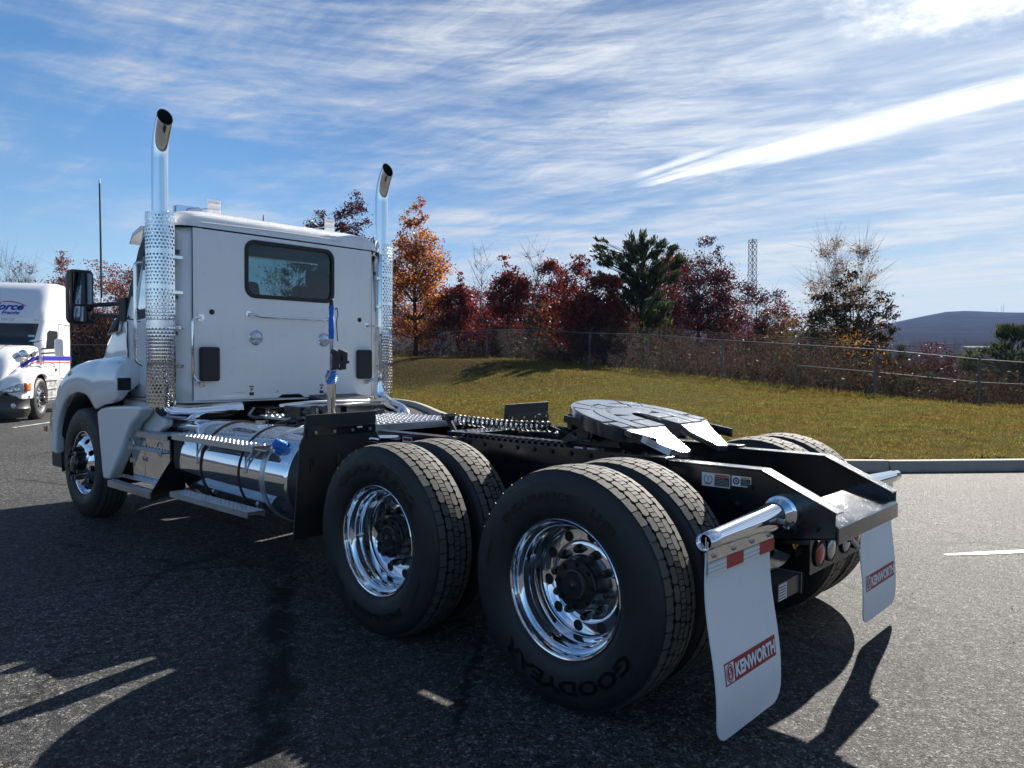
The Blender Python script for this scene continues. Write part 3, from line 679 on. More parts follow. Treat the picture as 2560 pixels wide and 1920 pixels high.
def az_profile(az, pts):
    a = [p[0] for p in pts]; return np.interp(az, a, [p[1] for p in pts])
def build_hills():
    # wooded ridges all round; azimuth in degrees clockwise from +Y, ridge height as elevation angle in degrees
    ridge = [(-180, 2.2), (-120, 1.6), (-60, 2.4), (0, 2.0), (12, 2.2), (25, 3.0), (38, 3.9), (46, 4.1), (56, 3.6), (63, 3.2), (68, 1.9), (72.7, 2.5), (74.8, 2.92), (78, 3.1), (81.3, 3.08), (90, 2.8), (110, 3.0), (150, 2.5), (180, 2.2)]
    na = 361; az = np.linspace(-180, 180, na)
    el = az_profile(az, ridge) + 0.07 * np.sin(np.radians(az) * 23) + 0.04 * np.sin(np.radians(az) * 61 + 1) + 0.02 * rng.normal(0, 1, na)
    el[-1] = el[0]
    front = np.interp(az, [-180, -60, 10, 80, 130, 180], [0, 0, 1, 1, 0, 0])
    rows = []
    for r, kind in ((62, 0), (120, 1), (260, 2), (520, 3), (900, 4), (1400, 5), (1900, 6), (2400, 7), (2900, 8), (3400, 9), (4300, 10)):
        if r <= 120: z = np.where(front > 0.5, {62: -9.5, 120: -11.0}[r], {62: -0.6, 120: -0.5}[r])
        elif r <= 1400: z = np.interp(r, [120, 260, 520, 900, 1400], [-11, -8, 2, 22, 40]) * front + np.interp(r, [120, 1400], [-0.5, 10]) * (1 - front)
        else:
            t = (r - 1400) / 2000.0; full = np.tan(np.radians(el)) * 3400
            z = 40 * front + 10 * (1 - front); s_ = np.sin(np.clip(t, 0, 1) * PI / 2) ** 1.2
            z = z + (full - z) * s_ * (1 + 0.05 * np.sin(az * 0.7 + r * 0.01))
            if r > 3400: z = full * 0.6
        rows.append(np.stack([CAM.x + r * np.sin(np.radians(az)), CAM.y + r * np.cos(np.radians(az)), z * np.ones(na)], 1))
    V = np.concatenate(rows); k = len(rows)
    i, j = np.meshgrid(np.arange(k - 1), np.arange(na - 1), indexing='ij'); a = i * na + j
    struct(quick_mesh('hills', V, np.stack([a, a + 1, a + na + 1, a + na], -1).reshape(-1, 4), MT['hill'], smooth=True))
def hill_z(r):
    return float(np.interp(r, [62, 120, 260, 520, 900, 1400], [-9.5, -11, -8, 2, 22, 40]))
def polar(px, depth):
    # a place at a given distance along the direction seen at column px of the 2560-wide picture (used for siting only)
    R = cam.matrix_world.to_3x3(); d = R @ Vector(((px - 1280) / 1912.1, 0.0, -1.0)); return CAM.x + d.x * depth, CAM.y + d.y * depth
def build_far():
    # far woods in the valley: small uneven crowns, countless
    n = 5200; az = rng.uniform(12, 84, n); r = np.exp(rng.uniform(math.log(105), math.log(1500), n))
    X = CAM.x + r * np.sin(np.radians(az)); Y = CAM.y + r * np.cos(np.radians(az)); Z = np.interp(r, [62, 120, 260, 520, 900, 1400], [-9.5, -11, -8, 2, 22, 40])
    gap = (np.abs(az - 76) < 5) & (r > 420) & (r < 1300); ok = ~gap | (rng.rand(n) < 0.25); X, Y, Z, r = X[ok], Y[ok], Z[ok], r[ok]; n = len(X)
    H = rng.uniform(3.0, 7.5, n); W = H * rng.uniform(0.35, 0.6, n)
    m = 26; c = rng.normal(0, 1, (n, m, 3)); c /= np.linalg.norm(c, axis=2, keepdims=True); c *= rng.uniform(0.4, 1, (n, m, 1))
    cen = np.stack([X, Y, Z + H * 0.55], 1)[:, None] + c * np.stack([W / 1.3, W / 1.3, H / 2], 1)[:, None]
    s = (W * 0.22)[:, None]; a = rng.normal(0, 1, (n, m, 2, 3)); a /= np.linalg.norm(a, axis=3, keepdims=True)
    v = np.stack([cen - a[:, :, 0] * s[..., None], cen + a[:, :, 1] * s[..., None], cen + a[:, :, 0] * s[..., None]], 2)
    o = quick_mesh('far_woods', v.reshape(-1, 3), np.arange(n * m * 3).reshape(-1, 3), LEAF['brown']); o['kind'] = 'stuff'
    tag(o, 'far-off brown autumn woods across the valley below the hill', 'woods')
    # far buildings
    def shed(px, depth, w, h, dpt, roof, wall, label, name='warehouse', ang=None):
        x, y = polar(px, depth); z = hill_z(depth) - 0.5
        t = thing(name, label, 'building', (x, y, z), rad(-47 if ang is None else ang))
        m = M(); m.box(-w / 2, w / 2, -dpt / 2, dpt / 2, 0, h); m.build('wall', wall, t, smooth=0)
        m = M(); m.prism([(-dpt / 2 - 0.5, h), (dpt / 2 + 0.5, h), (dpt / 2 + 0.5, h + 0.5), (0, h + 1.6), (-dpt / 2 - 0.5, h + 0.5)], -w / 2 - 0.6, w / 2 + 0.6, 'x'); m.build('roof', roof, t, smooth=0)
        for i in range(int(w // 6)):
            m = M(); m.box(-w / 2 + 2 + i * 6, -w / 2 + 5 + i * 6, -dpt / 2 - 0.06, -dpt / 2 - 0.01, 1.5, min(3.2, h - .3)); m.build('window', MT['dark'], t, smooth=0)
    pale = mat('pale_roof_sheet', (0.36, 0.36, 0.35), 0.9, spec=0.0); grey = mat('grey_wall_sheet', (0.25, 0.25, 0.26), 0.7); cream = mat('cream_wall', (0.5, 0.47, 0.42), 0.8)
    shed(2450, 700, 34, 6, 18, pale, grey, 'low far-off warehouse with a pale roof, beside the pine at the right edge')
    shed(2352, 880, 26, 4.5, 12, mat('olive_roof', (0.09, 0.085, 0.05), 0.95, spec=0.0), cream, 'tiny far-off shed with a yellowish roof below the hill')
    shed(2252, 960, 14, 6, 12, mat('slate_roof', (.05, .05, .055), .95, spec=0.0), cream, 'tiny far-off pale house at the foot of the hill, beside the birches', 'far_house')
    shed(2420, 210, 22, 2.6, 9, mat('weathered_roof', (.05, .05, .052), .95, spec=0.0), grey, 'low pale roofed shed in the valley behind the fence corner')
    # communication masts on the ridge
    for i, (px, h, lab) in enumerate(((2488, 34, 'shortest of the three thin masts on the hill ridge'), (2499, 44, 'middle one of the three thin masts on the hill ridge'), (2505, 52, 'tallest of the three thin masts on the hill ridge'))):
        x, y = polar(px, 3390 / math.hypot(1, (px - 1280) / 1912.1)); t = thing('radio_mast', lab, 'mast', (x, y, 178), 0, 'masts on the hill ridge')
        m = M(); m.cyl((0, 0, -8), (0, 0, h), 1.2, 6, 0.5); m.build('pole', MT['lattice'], t)
        m = M(); m.box(-2.0, 2.0, -0.3, 0.3, h * 0.8, h * 0.84); m.build('antenna', MT['lattice'], t)
    # lattice tower beyond the trees
    x, y = polar(1877, 250); zb = hill_z(250) - 1; top = 1.5 + (906 - 598) / 1912.1 * 250 - zb; hw = 1.0
    t = thing('lattice_tower', 'slender steel lattice tower rising behind the dark red trees', 'tower', (x, y, zb), rad(-20))
    m = M()
    for sx in (-1, 1):
        for sy in (-1, 1): m.bar((sx * hw, sy * hw, 0), (sx * hw * 0.92, sy * hw * 0.92, top), 0.17, 0.17)
    m.build('leg', MT['lattice'], t, smooth=0)
    m = M(); nb = 24
    for i in range(nb):
        z0, z1 = top * i / nb, top * (i + 1) / nb
        for (a, b) in (((-1, -1), (1, -1)), ((1, -1), (1, 1)), ((1, 1), (-1, 1)), ((-1, 1), (-1, -1))):
            m.bar((a[0] * hw * .96, a[1] * hw * .96, z0), (b[0] * hw * .96, b[1] * hw * .96, z1), 0.085, 0.085); m.bar((b[0] * hw * .96, b[1] * hw * .96, z0), (a[0] * hw * .96, a[1] * hw * .96, z1), 0.085, 0.085)
            m.bar((a[0] * hw * .96, a[1] * hw * .96, z1), (b[0] * hw * .96, b[1] * hw * .96, z1), 0.085, 0.085)
    m.build('bracing', MT['lattice'], t, smooth=0)
    m = M(); m.cyl((0.4, 0.4, top), (0.4, 0.4, top + 0.6), 0.12, 6); m.cyl((0, -0.9, top * .985), (0, 0.9, top * .985), 0.15, 6); m.build('antenna', MT['lattice'], t)

def build_fence():
    t = thing('chain_link_fence', 'galvanised chain-link fence with outward arms along the top of the grass bank', 'fence')
    pts = [Vector((x, y, z)) for x, y, z in FENCE[1:-1]]
    H = 1.83
    seg = 0
    for i, p in enumerate(pts):
        m = M(); big = i in (2, 3)
        r = 0.045 if big else 0.034
        m.cyl(p - Vector((0, 0, 0.2)), p + Vector((0, 0, H + (0.0 if not big else 0.08))), r, 8)
        if big: m.dome(p + Vector((0, 0, H + 0.08)), r * 1.15, 0.05, 'z', 8)
        m.build('post', MT['galv'], t)
        a = pts[max(0, i - 1)]; b = pts[min(len(pts) - 1, i + 1)]; d = (b - a).normalized(); out = Vector((d.y, -d.x, 0)).normalized()
        m = M(); m.tube(fillet([p + Vector((0, 0, H - 0.02)), p + Vector((0, 0, H + 0.06)), p + Vector((0, 0, H + 0.34)) + out * 0.26], 0.05, 3), 0.022, 6); m.build('barb_arm', MT['galv'], t)
    rail = M(); wires = []; barb = M(); low = M()
    for i, (a, b) in enumerate(zip(pts[:-1], pts[1:])):
        up = Vector((0, 0, 1)); m = M(); m.cyl(a + up * H, b + up * H, 0.025, 8); m.build('top_rail', MT['galv'], t)
        if i in (1, 2, 3):
            m = M(); m.cyl(a + up * H * 0.52, b + up * H * 0.52, 0.021, 8); m.build('mid_rail', MT['galv'], t)
        d = (b - a); out = Vector((d.y, -d.x, 0)).normalized()
        for k in (0.3, 0.62, 0.95): barb.tube([a + up * (H + 0.06 + 0.28 * k) + out * 0.26 * k, (a + b) / 2 + up * (H + 0.045 + 0.28 * k) + out * 0.26 * k, b + up * (H + 0.06 + 0.28 * k) + out * 0.26 * k], 0.0035, 3, False)
        # woven diamonds: two families of slanting wires
        L = d.length; dz = d.z; h = Vector((d.x, d.y, d.z)) / L; wpitch = 0.075 if i > 6 else 0.062
        off = out * 0.03
        for s_ in np.arange(-H, L, wpitch):
            for sg in (0, 1):
                u0, u1 = s_, s_ + H; z0, z1 = (0.02, H - 0.02) if sg == 0 else (H - 0.02, 0.02)
                f0, f1 = 0.0, 1.0
                if u0 < 0: f0 = -u0 / H
                if u1 > L: f1 = (L - u0) / H
                if f1 - f0 < 0.02: continue
                P0 = a + h * (u0 + f0 * H) + up * (z0 + (z1 - z0) * f0) + off; P1 = a + h * (u0 + f1 * H) + up * (z0 + (z1 - z0) * f1) + off
                wires.append((P0, P1, out))
    # brace of the corner panel
    m = M(); m.cyl(pts[2] + Vector((0, 0, H * 0.5)), pts[2].lerp(pts[3], 0.66) + Vector((0, 0, 0.08)), 0.016, 6); m.build('brace', MT['galv'], t)
    vs = []; fs = []
    for k, (a, b, o) in enumerate(wires):
        d = (b - a).normalized(); s1 = d.cross(o).normalized() * 0.0019; s2 = o * 0.0019
        for p in (a, b): vs += [p + s1, p - s1 * 0.5 + s2, p - s1 * 0.5 - s2]
        c = 6 * k; fs += [(c, c + 1, c + 4, c + 3), (c + 1, c + 2, c + 5, c + 4), (c + 2, c, c + 3, c + 5)]
    o = quick_mesh('chain_link', [tuple(v) for v in vs], fs, MT['wire'], t)
    barb.build('barbed_wire', MT['wire'], t, smooth=0)
# ------------------------------------------------------------------ trees
def limb(v, f, a, b, ra, rb, n=5):
    o = len(v); d = (b - a); x = d.orthogonal().normalized(); y = d.normalized().cross(x)
    for p, r in ((a, ra), (b, rb)):
        for j in range(n): v.append(p + (x * math.cos(2 * PI * j / n) + y * math.sin(2 * PI * j / n)) * r)
    for j in range(n): f.append((o + j, o + (j + 1) % n, o + n + (j + 1) % n, o + n + j))
def tree(name, label, px, depth, ztop_px, blobs, leaf, nleaf, size, bark='bark', group=None, trunk_r=0.12, seed=0, stems=1, twigs=0, trunk_top=0.8, needle=False, spread=0.55, nclump=46, loc=None, lean=0.0):
    # blobs: list of (lateral m, away m, bottom fraction, top fraction, radius m, weight) describing the crown's outline, height is known from the siting
    r = np.random.RandomState(seed + 100); pr = random.Random(seed)
    x, y = polar(px, depth) if loc is None else loc
    zb = float(height(np.array([x]), np.array([y]))[0][0])
    if math.hypot(x - CAM.x, y - CAM.y) > 140: zb = hill_z(math.hypot(x - CAM.x, y - CAM.y))
    H = CAM.z + (906 - ztop_px) / 1912.1 * depth - zb
    t = thing(name, label, 'shrub' if name.endswith(('shrub', 'bush')) else 'tree', (x, y, zb), 0, group)
    R = cam.matrix_world.to_3x3(); rt = (R @ Vector((1, 0, 0))); rt.z = 0; rt.normalize(); fw = Vector((-rt.y, rt.x, 0))
    bv, bf = [], []
    nodes = []
    for s in range(stems):
        a = 2 * PI * s / stems + pr.uniform(0, 1); sp = 0 if stems == 1 else H * 0.10
        base = Vector((math.cos(a), math.sin(a), 0)) * (0.0 if stems == 1 else 0.18); top = Vector((math.cos(a) * sp + lean * H * rt.x, math.sin(a) * sp + lean * H * rt.y, H * trunk_top * pr.uniform(0.9, 1.0)))
        k = 7; prev = base + Vector((0, 0, -0.3)); prr = trunk_r
        for i in range(1, k + 1):
            u = i / k; p = base.lerp(top, u) + Vector((pr.uniform(-1, 1), pr.uniform(-1, 1), 0)) * 0.012 * H * (1 if i < k else 0); rr = trunk_r * (1 - u) ** 0.8 + 0.012
            limb(bv, bf, prev, p, prr, rr, 7 if trunk_r > .06 else 5); nodes.append((p, rr)); prev, prr = p, rr
    blobs = [(b[0], b[1], b[2], b[3], b[4] * 1.2, b[5]) for b in blobs]
    cl = []
    W = np.array([b[5] for b in blobs], float); W /= W.sum()
    nclump = int(nclump * 1.5)
    for k in range(nclump):
        b = blobs[r.choice(len(blobs), p=W)]
        d = r.normal(0, 1, 3); d /= np.linalg.norm(d); d *= r.uniform(0.35, 1.0) ** 0.5
        zc = (b[2] + b[3]) / 2 * H; zh = (b[3] - b[2]) / 2 * H
        c = rt * (b[0] + d[0] * b[4]) + fw * (b[1] + d[1] * b[4]) + Vector((0, 0, zc + d[2] * zh))
        low = [q for q in nodes if q[0].z < c.z - 0.05 * H] or nodes[:1]
        q, qr = min(low, key=lambda e: (e[0] - c).length + 0.25 * abs(e[0].z - c.z))
        mid = q.lerp(c, 0.5) + Vector((pr.uniform(-1, 1), pr.uniform(-1, 1), -0.4 if not needle else 0.1)) * 0.06 * (c - q).length
        r0 = min(qr * 0.6, 0.02 + 0.012 * (c - q).length); limb(bv, bf, q, mid, r0, r0 * 0.65, 4); limb(bv, bf, mid, c, r0 * 0.65, 0.008, 4)
        cl.append((c, (c - q).normalized() if (c - q).length > .01 else Vector((0, 0, 1)), b[4]))
        for w in range(twigs):
            e = c + Vector((pr.gauss(0, 1), pr.gauss(0, 1), abs(pr.gauss(0.6, 0.8)))) * 0.07 * H; limb(bv, bf, mid.lerp(c, pr.uniform(.2, 1)), e, 0.011, 0.004, 3)
    quick_mesh('trunk', [tuple(p) for p in bv], bf, MT[bark], t)
    if nleaf:
        n = nleaf; pw = np.array([c[2] for c in cl]) ** 1.4; ci = r.choice(len(cl), size=n, p=pw / pw.sum()); C0 = np.array([tuple(c[0]) for c in cl])[ci]; D0 = np.array([tuple(c[1]) for c in cl])[ci]; rr = np.array([c[2] for c in cl])[ci]
        sg = np.clip(rr * spread * (0.42 if not needle else 0.30), 0.12, 0.8)
        if needle:
            P = C0 + D0 * (r.uniform(-1.3, 0.5, n) * sg * 1.3)[:, None] + r.normal(0, 1, (n, 3)) * (sg * 0.55)[:, None] * np.array([1, 1, 0.55]) + np.array([0, 0, 0.12]) * r.uniform(0, 1, (n, 1))
        else:
            P = C0 + r.normal(0, 1, (n, 3)) * sg[:, None] * np.array([1, 1, 0.75])
        P[:, 2] = np.clip(P[:, 2], 0.1, H * 1.0)
        ax = r.normal(0, 1, (n, 3)); ax /= np.linalg.norm(ax, axis=1, keepdims=True)
        if needle: ax = ax * 0.55 + D0 * 0.6 + np.array([0, 0, 0.5]); ax /= np.linalg.norm(ax, axis=1, keepdims=True)
        bx = np.cross(ax, r.normal(0, 1, (n, 3))); bx /= np.linalg.norm(bx, axis=1, keepdims=True)
        s = size * r.uniform(0.6, 1.35, n); wd = 0.3 if needle else 0.62
        A = ax * s[:, None]; B = bx * (s * wd)[:, None]
        v = np.stack([P - A, P + B * 0.9 - A * 0.1, P + A, P - B * 0.9 + A * 0.15], 1)
        quick_mesh('crown', v.reshape(-1, 3), np.arange(n * 4).reshape(n, 4), LEAF[leaf], t)
    return t

def build_haze():
    m = M(); m.box(-5600, 5600, -5600, 5600, -14, 345)
    o = m.build('haze', [], None, smooth=0) if False else None
    me = bpy.data.meshes.new('haze'); me.from_pydata(m.v, [], m.f); hz = bpy.data.materials.new('haze_air'); hz.use_nodes = True; g = NT(hz.node_tree); g.n.clear()
    out = g.add('ShaderNodeOutputMaterial'); v = g.add('ShaderNodeVolumePrincipled'); v.inputs['Color'].default_value = (.34, .52, 1, 1); v.inputs['Density'].default_value = HAZE
    g.l.new(v.outputs[0], out.inputs['Volume']); me.materials.append(hz); o = link('haze', me); o['kind'] = 'stuff'; return o
HAZE = 0.0001
def build_trees():
    G = 'trees beyond the fence'
    tree('maple_tree', 'tall orange and gold maple rising beside the far chrome exhaust stack', 1037, 58, 490, [(0, 0, .08, .50, 2.4, 4), (.15, 0, .4, .72, 1.9, 2.6), (.0, 0, .58, .86, 1.3, 1.6), (-.1, 0, .74, 1.0, .75, 1.1)], 'maple', 18445, .095, trunk_r=.17, seed=1, nclump=80, group=G, spread=.42)
    tree('oak_tree', 'dark red oak crown showing above the cab roof left of the far stack', 893, 60, 484, [(.2, 0, .35, .75, 1.7, 3), (-.5, 0, .65, 1.0, 1.2, 2)], 'oak_dark', 10710, .095, trunk_r=.14, seed=2, group=G, nclump=50, spread=.45)
    tree('oak_tree', 'small dark red treetop peeping over the middle of the cab roof', 800, 62, 534, [(0, 0, .5, 1.0, 1.0, 1)], 'oak_dark', 4462, .095, seed=3, group=G, nclump=20)
    tree('oak_tree', 'low crimson oak right beside the orange maple, behind the fence', 1146, 58, 682, [(-.1, 0, .35, .85, 1.15, 3), (.2, 0, .2, .55, 1.5, 2), (0, 0, .8, 1, .35, .7)], 'oak_red', 8925, .095, trunk_r=.08, seed=4, group=G)
    tree('oak_tree', 'pointed crimson oak between the two bare trees, behind the fence', 1270, 56, 628, [(0, 0, .40, .8, 1.25, 4), (.1, 0, .75, 1.0, .55, 1), (.3, 0, .1, .4, 1.3, 1.5)], 'oak_red', 11305, .095, trunk_r=.09, seed=5, group=G, nclump=56)
    tree('oak_tree', 'slim red oak just right of the taller bare tree', 1375, 57, 645, [(0, 0, .5, 1.0, .8, 2), (.2, 0, .25, .6, 1.2, 2)], 'oak_red', 7735, .095, trunk_r=.08, seed=6, group=G)
    tree('oak_tree', 'broad deep red oak with spiky top, left of the white pine', 1452, 47, 636, [(-.2, 0, .45, 1.0, .9, 2), (0, 0, .2, .65, 1.7, 3)], 'oak_red', 11305, .095, trunk_r=.1, seed=7, group=G, nclump=56)
    tree('oak_tree', 'bright red oak tucked under the left limb of the white pine', 1512, 46, 676, [(0, 0, .45, 1.0, .8, 2), (.1, 0, .15, .6, 1.3, 2)], 'oak_red', 8925, .095, trunk_r=.08, seed=8, group=G)
    tree('bare_tree', 'thin bare forked tree above the low crimson oak', 1202, 57, 612, [(0, 0, .55, 1.0, .8, 1)], 'brown', 0, .1, 'twig', G, .06, 9, twigs=3, nclump=14)
    tree('bare_tree', 'fan-shaped leafless tree between the pointed and the slim red oaks', 1334, 58, 600, [(0, 0, .5, 1.0, 1.0, 1), (.3, 0, .4, .8, 1.1, 1)], 'brown', 40, .1, 'twig', G, .09, 10, twigs=5, nclump=26)
    tree('olive_shrub', 'yellow-green bush behind the fence below the fan-shaped bare tree', 1352, 54, 742, [(0, 0, .1, .95, .95, 1)], 'olive', 1500, .10, seed=11, group=G, nclump=26)
    tree('pine_tree', 'white pine with one long limb reaching left, tallest in the row', 1605, 48, 566, [(.0, 0, .50, .98, 1.1, 3), (-1.8, 0, .60, .84, .9, 1.4), (-2.7, 0, .74, .92, .5, .9), (1.6, .5, .60, .93, 1.0, 2), (-.5, 0, .20, .62, 1.8, 2.6)], 'pine', 10500, .17, trunk_r=.2, seed=12, nclump=120, needle=True, group=G, trunk_top=.93)
    tree('oak_tree', 'crimson oak in front of the pine trunk', 1655, 62, 626, [(0, 0, .5, 1.0, 1.4, 3), (.2, 0, .2, .6, 2.0, 2)], 'oak_red', 12495, .095, trunk_r=.12, seed=13, group=G, nclump=60)
    tree('oak_tree', 'large dark maroon oak with open crown right of the pine', 1745, 68, 584, [(0, 0, .38, .86, 2.9, 4), (.7, 0, .76, 1.0, 1.0, 1), (-1.6, 0, .40, .84, 1.9, 2), (2.8, 0, .36, .74, 1.5, 1.5), (0, 0, .10, .5, 3.0, 2.0)], 'oak_dark', 24395, .095, trunk_r=.2, seed=14, nclump=120, group=G, spread=.36, trunk_top=.7)
    tree('oak_tree', 'sparse rusty oak with bare twigs, left of the lattice tower foot', 1880, 60, 690, [(0, 0, .3, 1.0, 1.3, 2), (1.6, 0, .3, .9, 1.0, 1.6), (-.4, 0, .1, .5, 1.8, 1.6)], 'oak_dark', 6842, .095, trunk_r=.08, seed=15, twigs=4, group=G, stems=2)
    tree('bare_tree', 'thicket of pale bare saplings between rusty oak and birches', 1965, 56, 770, [(0, 0, .3, 1.0, 1.5, 1), (-1.5, 0, .2, .9, 1.2, 1), (1.4, 0, .2, .8, 1.2, 1)], 'olive', 420, .09, 'twig', G, .045, 16, stems=4, twigs=6, nclump=44)
    tree('olive_shrub', 'olive green bush left of the birch clump behind the fence', 2000, 50, 782, [(0, 0, .1, 1.0, 1.4, 1), (1.0, 0, .1, .8, 1.2, 1)], 'olive', 2200, .10, seed=17, group=G, nclump=40, twigs=2)
    tree('birch_tree', 'tall clump of airy birches with a few golden leaves on pale stems', 2105, 54, 578, [(-.9, 0, .55, 1.0, .9, 2), (1.3, 0, .55, .97, .8, 2), (-2.1, 0, .35, .8, .9, 1.2), (2.3, 0, .35, .75, .8, 1.2), (0, 0, .3, .7, 2.0, 1.5)], 'gold', 3200, .075, 'birch', G, .08, 18, stems=5, twigs=9, nclump=62, spread=.6)
    tree('oak_tree', 'dense bronze green oak standing inside the birch clump', 2130, 52.5, 676, [(0, 0, .55, 1.0, 1.1, 2), (1.9, 0, .52, .88, .9, 1.8), (-1.9, 0, .48, .88, .9, 1.8), (0, 0, .2, .7, 1.6, 2.5)], 'bronze', 9500, .10, trunk_r=.14, seed=19, group=G, nclump=80, spread=.42)
    tree('oak_tree', 'dull olive young oak in the middle of the birch clump', 2098, 55, 706, [(-1.2, 0, .35, .95, .9, 2), (.5, 0, .4, 1.0, .8, 2), (1.6, 0, .35, .8, .8, 1), (0, 0, .1, .5, 1.8, 2)], 'olive', 4200, .085, trunk_r=.08, seed=33, group=G, nclump=60)
    tree('golden_shrub', 'golden leaved undergrowth at the foot of the birch clump', 2110, 46, 806, [(0, 0, .1, 1.0, 1.6, 2), (1.8, 0, .05, .7, 1.2, 1), (-1.6, 0, .05, .7, 1.2, 1)], 'gold', 2500, .085, seed=20, group=G, nclump=48, twigs=2)
    tree('pine_tree', 'small dark pine low down right of the birch clump', 2225, 52, 816, [(0, 0, .2, 1.0, .9, 1), (.5, 0, .1, .8, .9, 1)], 'pine', 1700, .17, trunk_r=.08, seed=21, needle=True, group=G, nclump=26)
    tree('red_shrub', 'rounded dark red bush below the far hill, behind the fence panel with two rails', 2330, 44, 852, [(0, 0, .3, 1.0, 1.1, 2), (-1.2, 0, .2, .75, 1.0, 1.4), (.8, 0, .2, .9, .9, 1)], 'oak_dark', 2600, .085, seed=22, group=G, nclump=44)
    tree('green_shrub', 'spreading dark green juniper behind the corner of the fence', 2300, 37, 926, [(0, 0, .05, 1.0, 1.2, 1), (1.6, 0, .05, .9, 1.2, 1), (-1.2, 0, .05, .8, 1.0, 1)], 'pine', 2600, .13, seed=23, needle=True, group=G, nclump=44)
    tree('pine_tree', 'open dark green pine at the right edge of the picture beyond the fence corner', 2530, 42, 806, [(0, 0, .5, 1.0, 1.1, 2), (-1.5, 0, .4, .80, 1.2, 2), (1.6, 0, .3, .8, 1.4, 2), (-.3, 0, .05, .5, 2.5, 3)], 'pine', 11000, .15, trunk_r=.12, seed=24, needle=True, group=G, nclump=120)
    tree('pine_tree', 'dark tree seen through the rear window of the cab', 748, 60, 640, [(0, 0, .4, 1.0, 1.2, 2), (.6, 0, .2, .7, 1.6, 2)], 'pine', 4200, .17, trunk_r=.12, seed=31, needle=True, group=G, nclump=70)
    tree('bare_tree', 'bare tree seen through the rear window of the cab', 705, 58, 628, [(0, 0, .4, 1.0, 1.1, 1)], 'rust', 340, .095, 'twig', G, .08, 32, twigs=5, nclump=26)
    for k, (px, dep, zt, leaf, lab) in enumerate(((1205, 66, 708, 'oak_red', 'low red oak filling the gap below the thin bare forked tree'), (1322, 66, 700, 'oak_dark', 'maroon oak behind the trunk of the fan-shaped leafless tree'), (1415, 64, 690, 'oak_red', 'red oak between the slim red oak and the broad spiky one'),
            (1560, 70, 690, 'oak_dark', 'dark oak behind the pine, left of its trunk'), (1815, 74, 690, 'oak_red', 'red oak behind the right flank of the large maroon oak'), (1945, 70, 742, 'rust', 'low rust brown tree right of the lattice tower foot'))):
        tree('oak_tree', lab, px, dep, zt, [(0, 0, .3, 1.0, 1.5, 2), (-1.2, 0, .1, .75, 1.4, 1.5), (1.2, 0, .1, .8, 1.4, 1.5)], leaf, 6500, .1, trunk_r=.1, seed=50 + k, group=G, nclump=64, twigs=1)
    # behind the parked lorry
    tree('bare_tree', 'leafless grey tree above the parked lorry at the left edge', 20, 74, 628, [(0, 0, .45, 1.0, 2.0, 1), (1, 0, .4, .9, 1.5, 1)], 'brown', 60, .1, 'twig', G, .1, 25, twigs=8, nclump=36)
    tree('bare_tree', 'thin leafless sapling between leafless grey tree and rusty tree', 66, 72, 640, [(0, 0, .5, 1.0, .8, 1)], 'rust', 476, .095, 'twig', G, .07, 26, twigs=5, nclump=20)
    tree('maple_tree', 'rusty red tree rising between the parked lorry and the big door mirror', 165, 72, 636, [(0, 0, .35, .8, 1.9, 3), (.2, 0, .75, 1.0, .7, 1), (-1.6, 0, .3, .72, 1.4, 1.4)], 'rust', 12495, .095, trunk_r=.13, seed=27, group=G, nclump=60, twigs=1)
    tree('maple_tree', 'rounded russet tree behind the antenna, right of the door mirror', 262, 72, 662, [(0, 0, .3, 1.0, 1.8, 2), (-.4, 0, .1, .6, 2.2, 2)], 'rust', 13090, .095, trunk_r=.13, seed=28, group=G, nclump=60)
    tree('maple_tree', 'russet tree partly hidden by the dark door frame of the white cab', 345, 70, 672, [(0, 0, .3, 1.0, 1.6, 2), (-.2, 0, .1, .6, 2.0, 2)], 'rust', 10710, .095, trunk_r=.12, seed=29, group=G, nclump=50)
    tree('maple_tree', 'rusty bush low behind the mirror arms of the white cab', 220, 66, 790, [(0, 0, .05, 1.0, 2.4, 2), (2.2, 0, .05, .9, 2.0, 2), (-1.8, 0, .05, .9, 1.6, 1)], 'brown', 4200, .13, trunk_r=.05, seed=30, group=G, nclump=60, twigs=3)
    # undergrowth right behind the fence
    r = np.random.RandomState(77); P = np.array([(x, y) for x, y, z in FENCE[1:-2]]); S = subdiv_path(P, 0.4); n = 80000
    i = r.randint(0, len(S) - 1, n); d = S[i + 1] - S[i]; nr = np.stack([d[:, 1], -d[:, 0]], 1) / np.linalg.norm(d, axis=1, keepdims=True)
    q = S[i] + nr * (0.7 + np.abs(r.normal(0, 4.0, (n, 1)))) + r.normal(0, .3, (n, 2))
    Z, sk, sf, dk, df = height(q[:, 0], q[:, 1])
    hmax = (1.25 + 1.5 * vnoise(q[:, 0] * 3, q[:, 1] * 3, 21)).clip(.4, 4.6) * np.interp(q[:, 1], [2, 9, 14, 60], [.5, .65, 1.05, 1.3]) + 0.10 * df
    ok = (sf < 0) & in_view(q[:, 0], q[:, 1], Z, 1.15)[0]; q, Z, hmax = q[ok], Z[ok], hmax[ok]; n = len(q)
    c = np.stack([q[:, 0], q[:, 1], Z + hmax * r.uniform(0, 1, n) ** 0.8], 1)
    ax = r.normal(0, 1, (n, 3)); ax /= np.linalg.norm(ax, axis=1, keepdims=True); bx = np.cross(ax, r.normal(0, 1, (n, 3))); bx /= np.linalg.norm(bx, axis=1, keepdims=True)
    s = r.uniform(.04, .10, n)[:, None]
    v = np.stack([c - ax * s, c + bx * s * .6, c + ax * s, c - bx * s * .6], 1)
    o = quick_mesh('undergrowth', v.reshape(-1, 3), np.arange(n * 4).reshape(n, 4), LEAF['brown']); o['kind'] = 'stuff'; tag(o, 'tangled brown and red undergrowth right behind the fence', 'undergrowth')
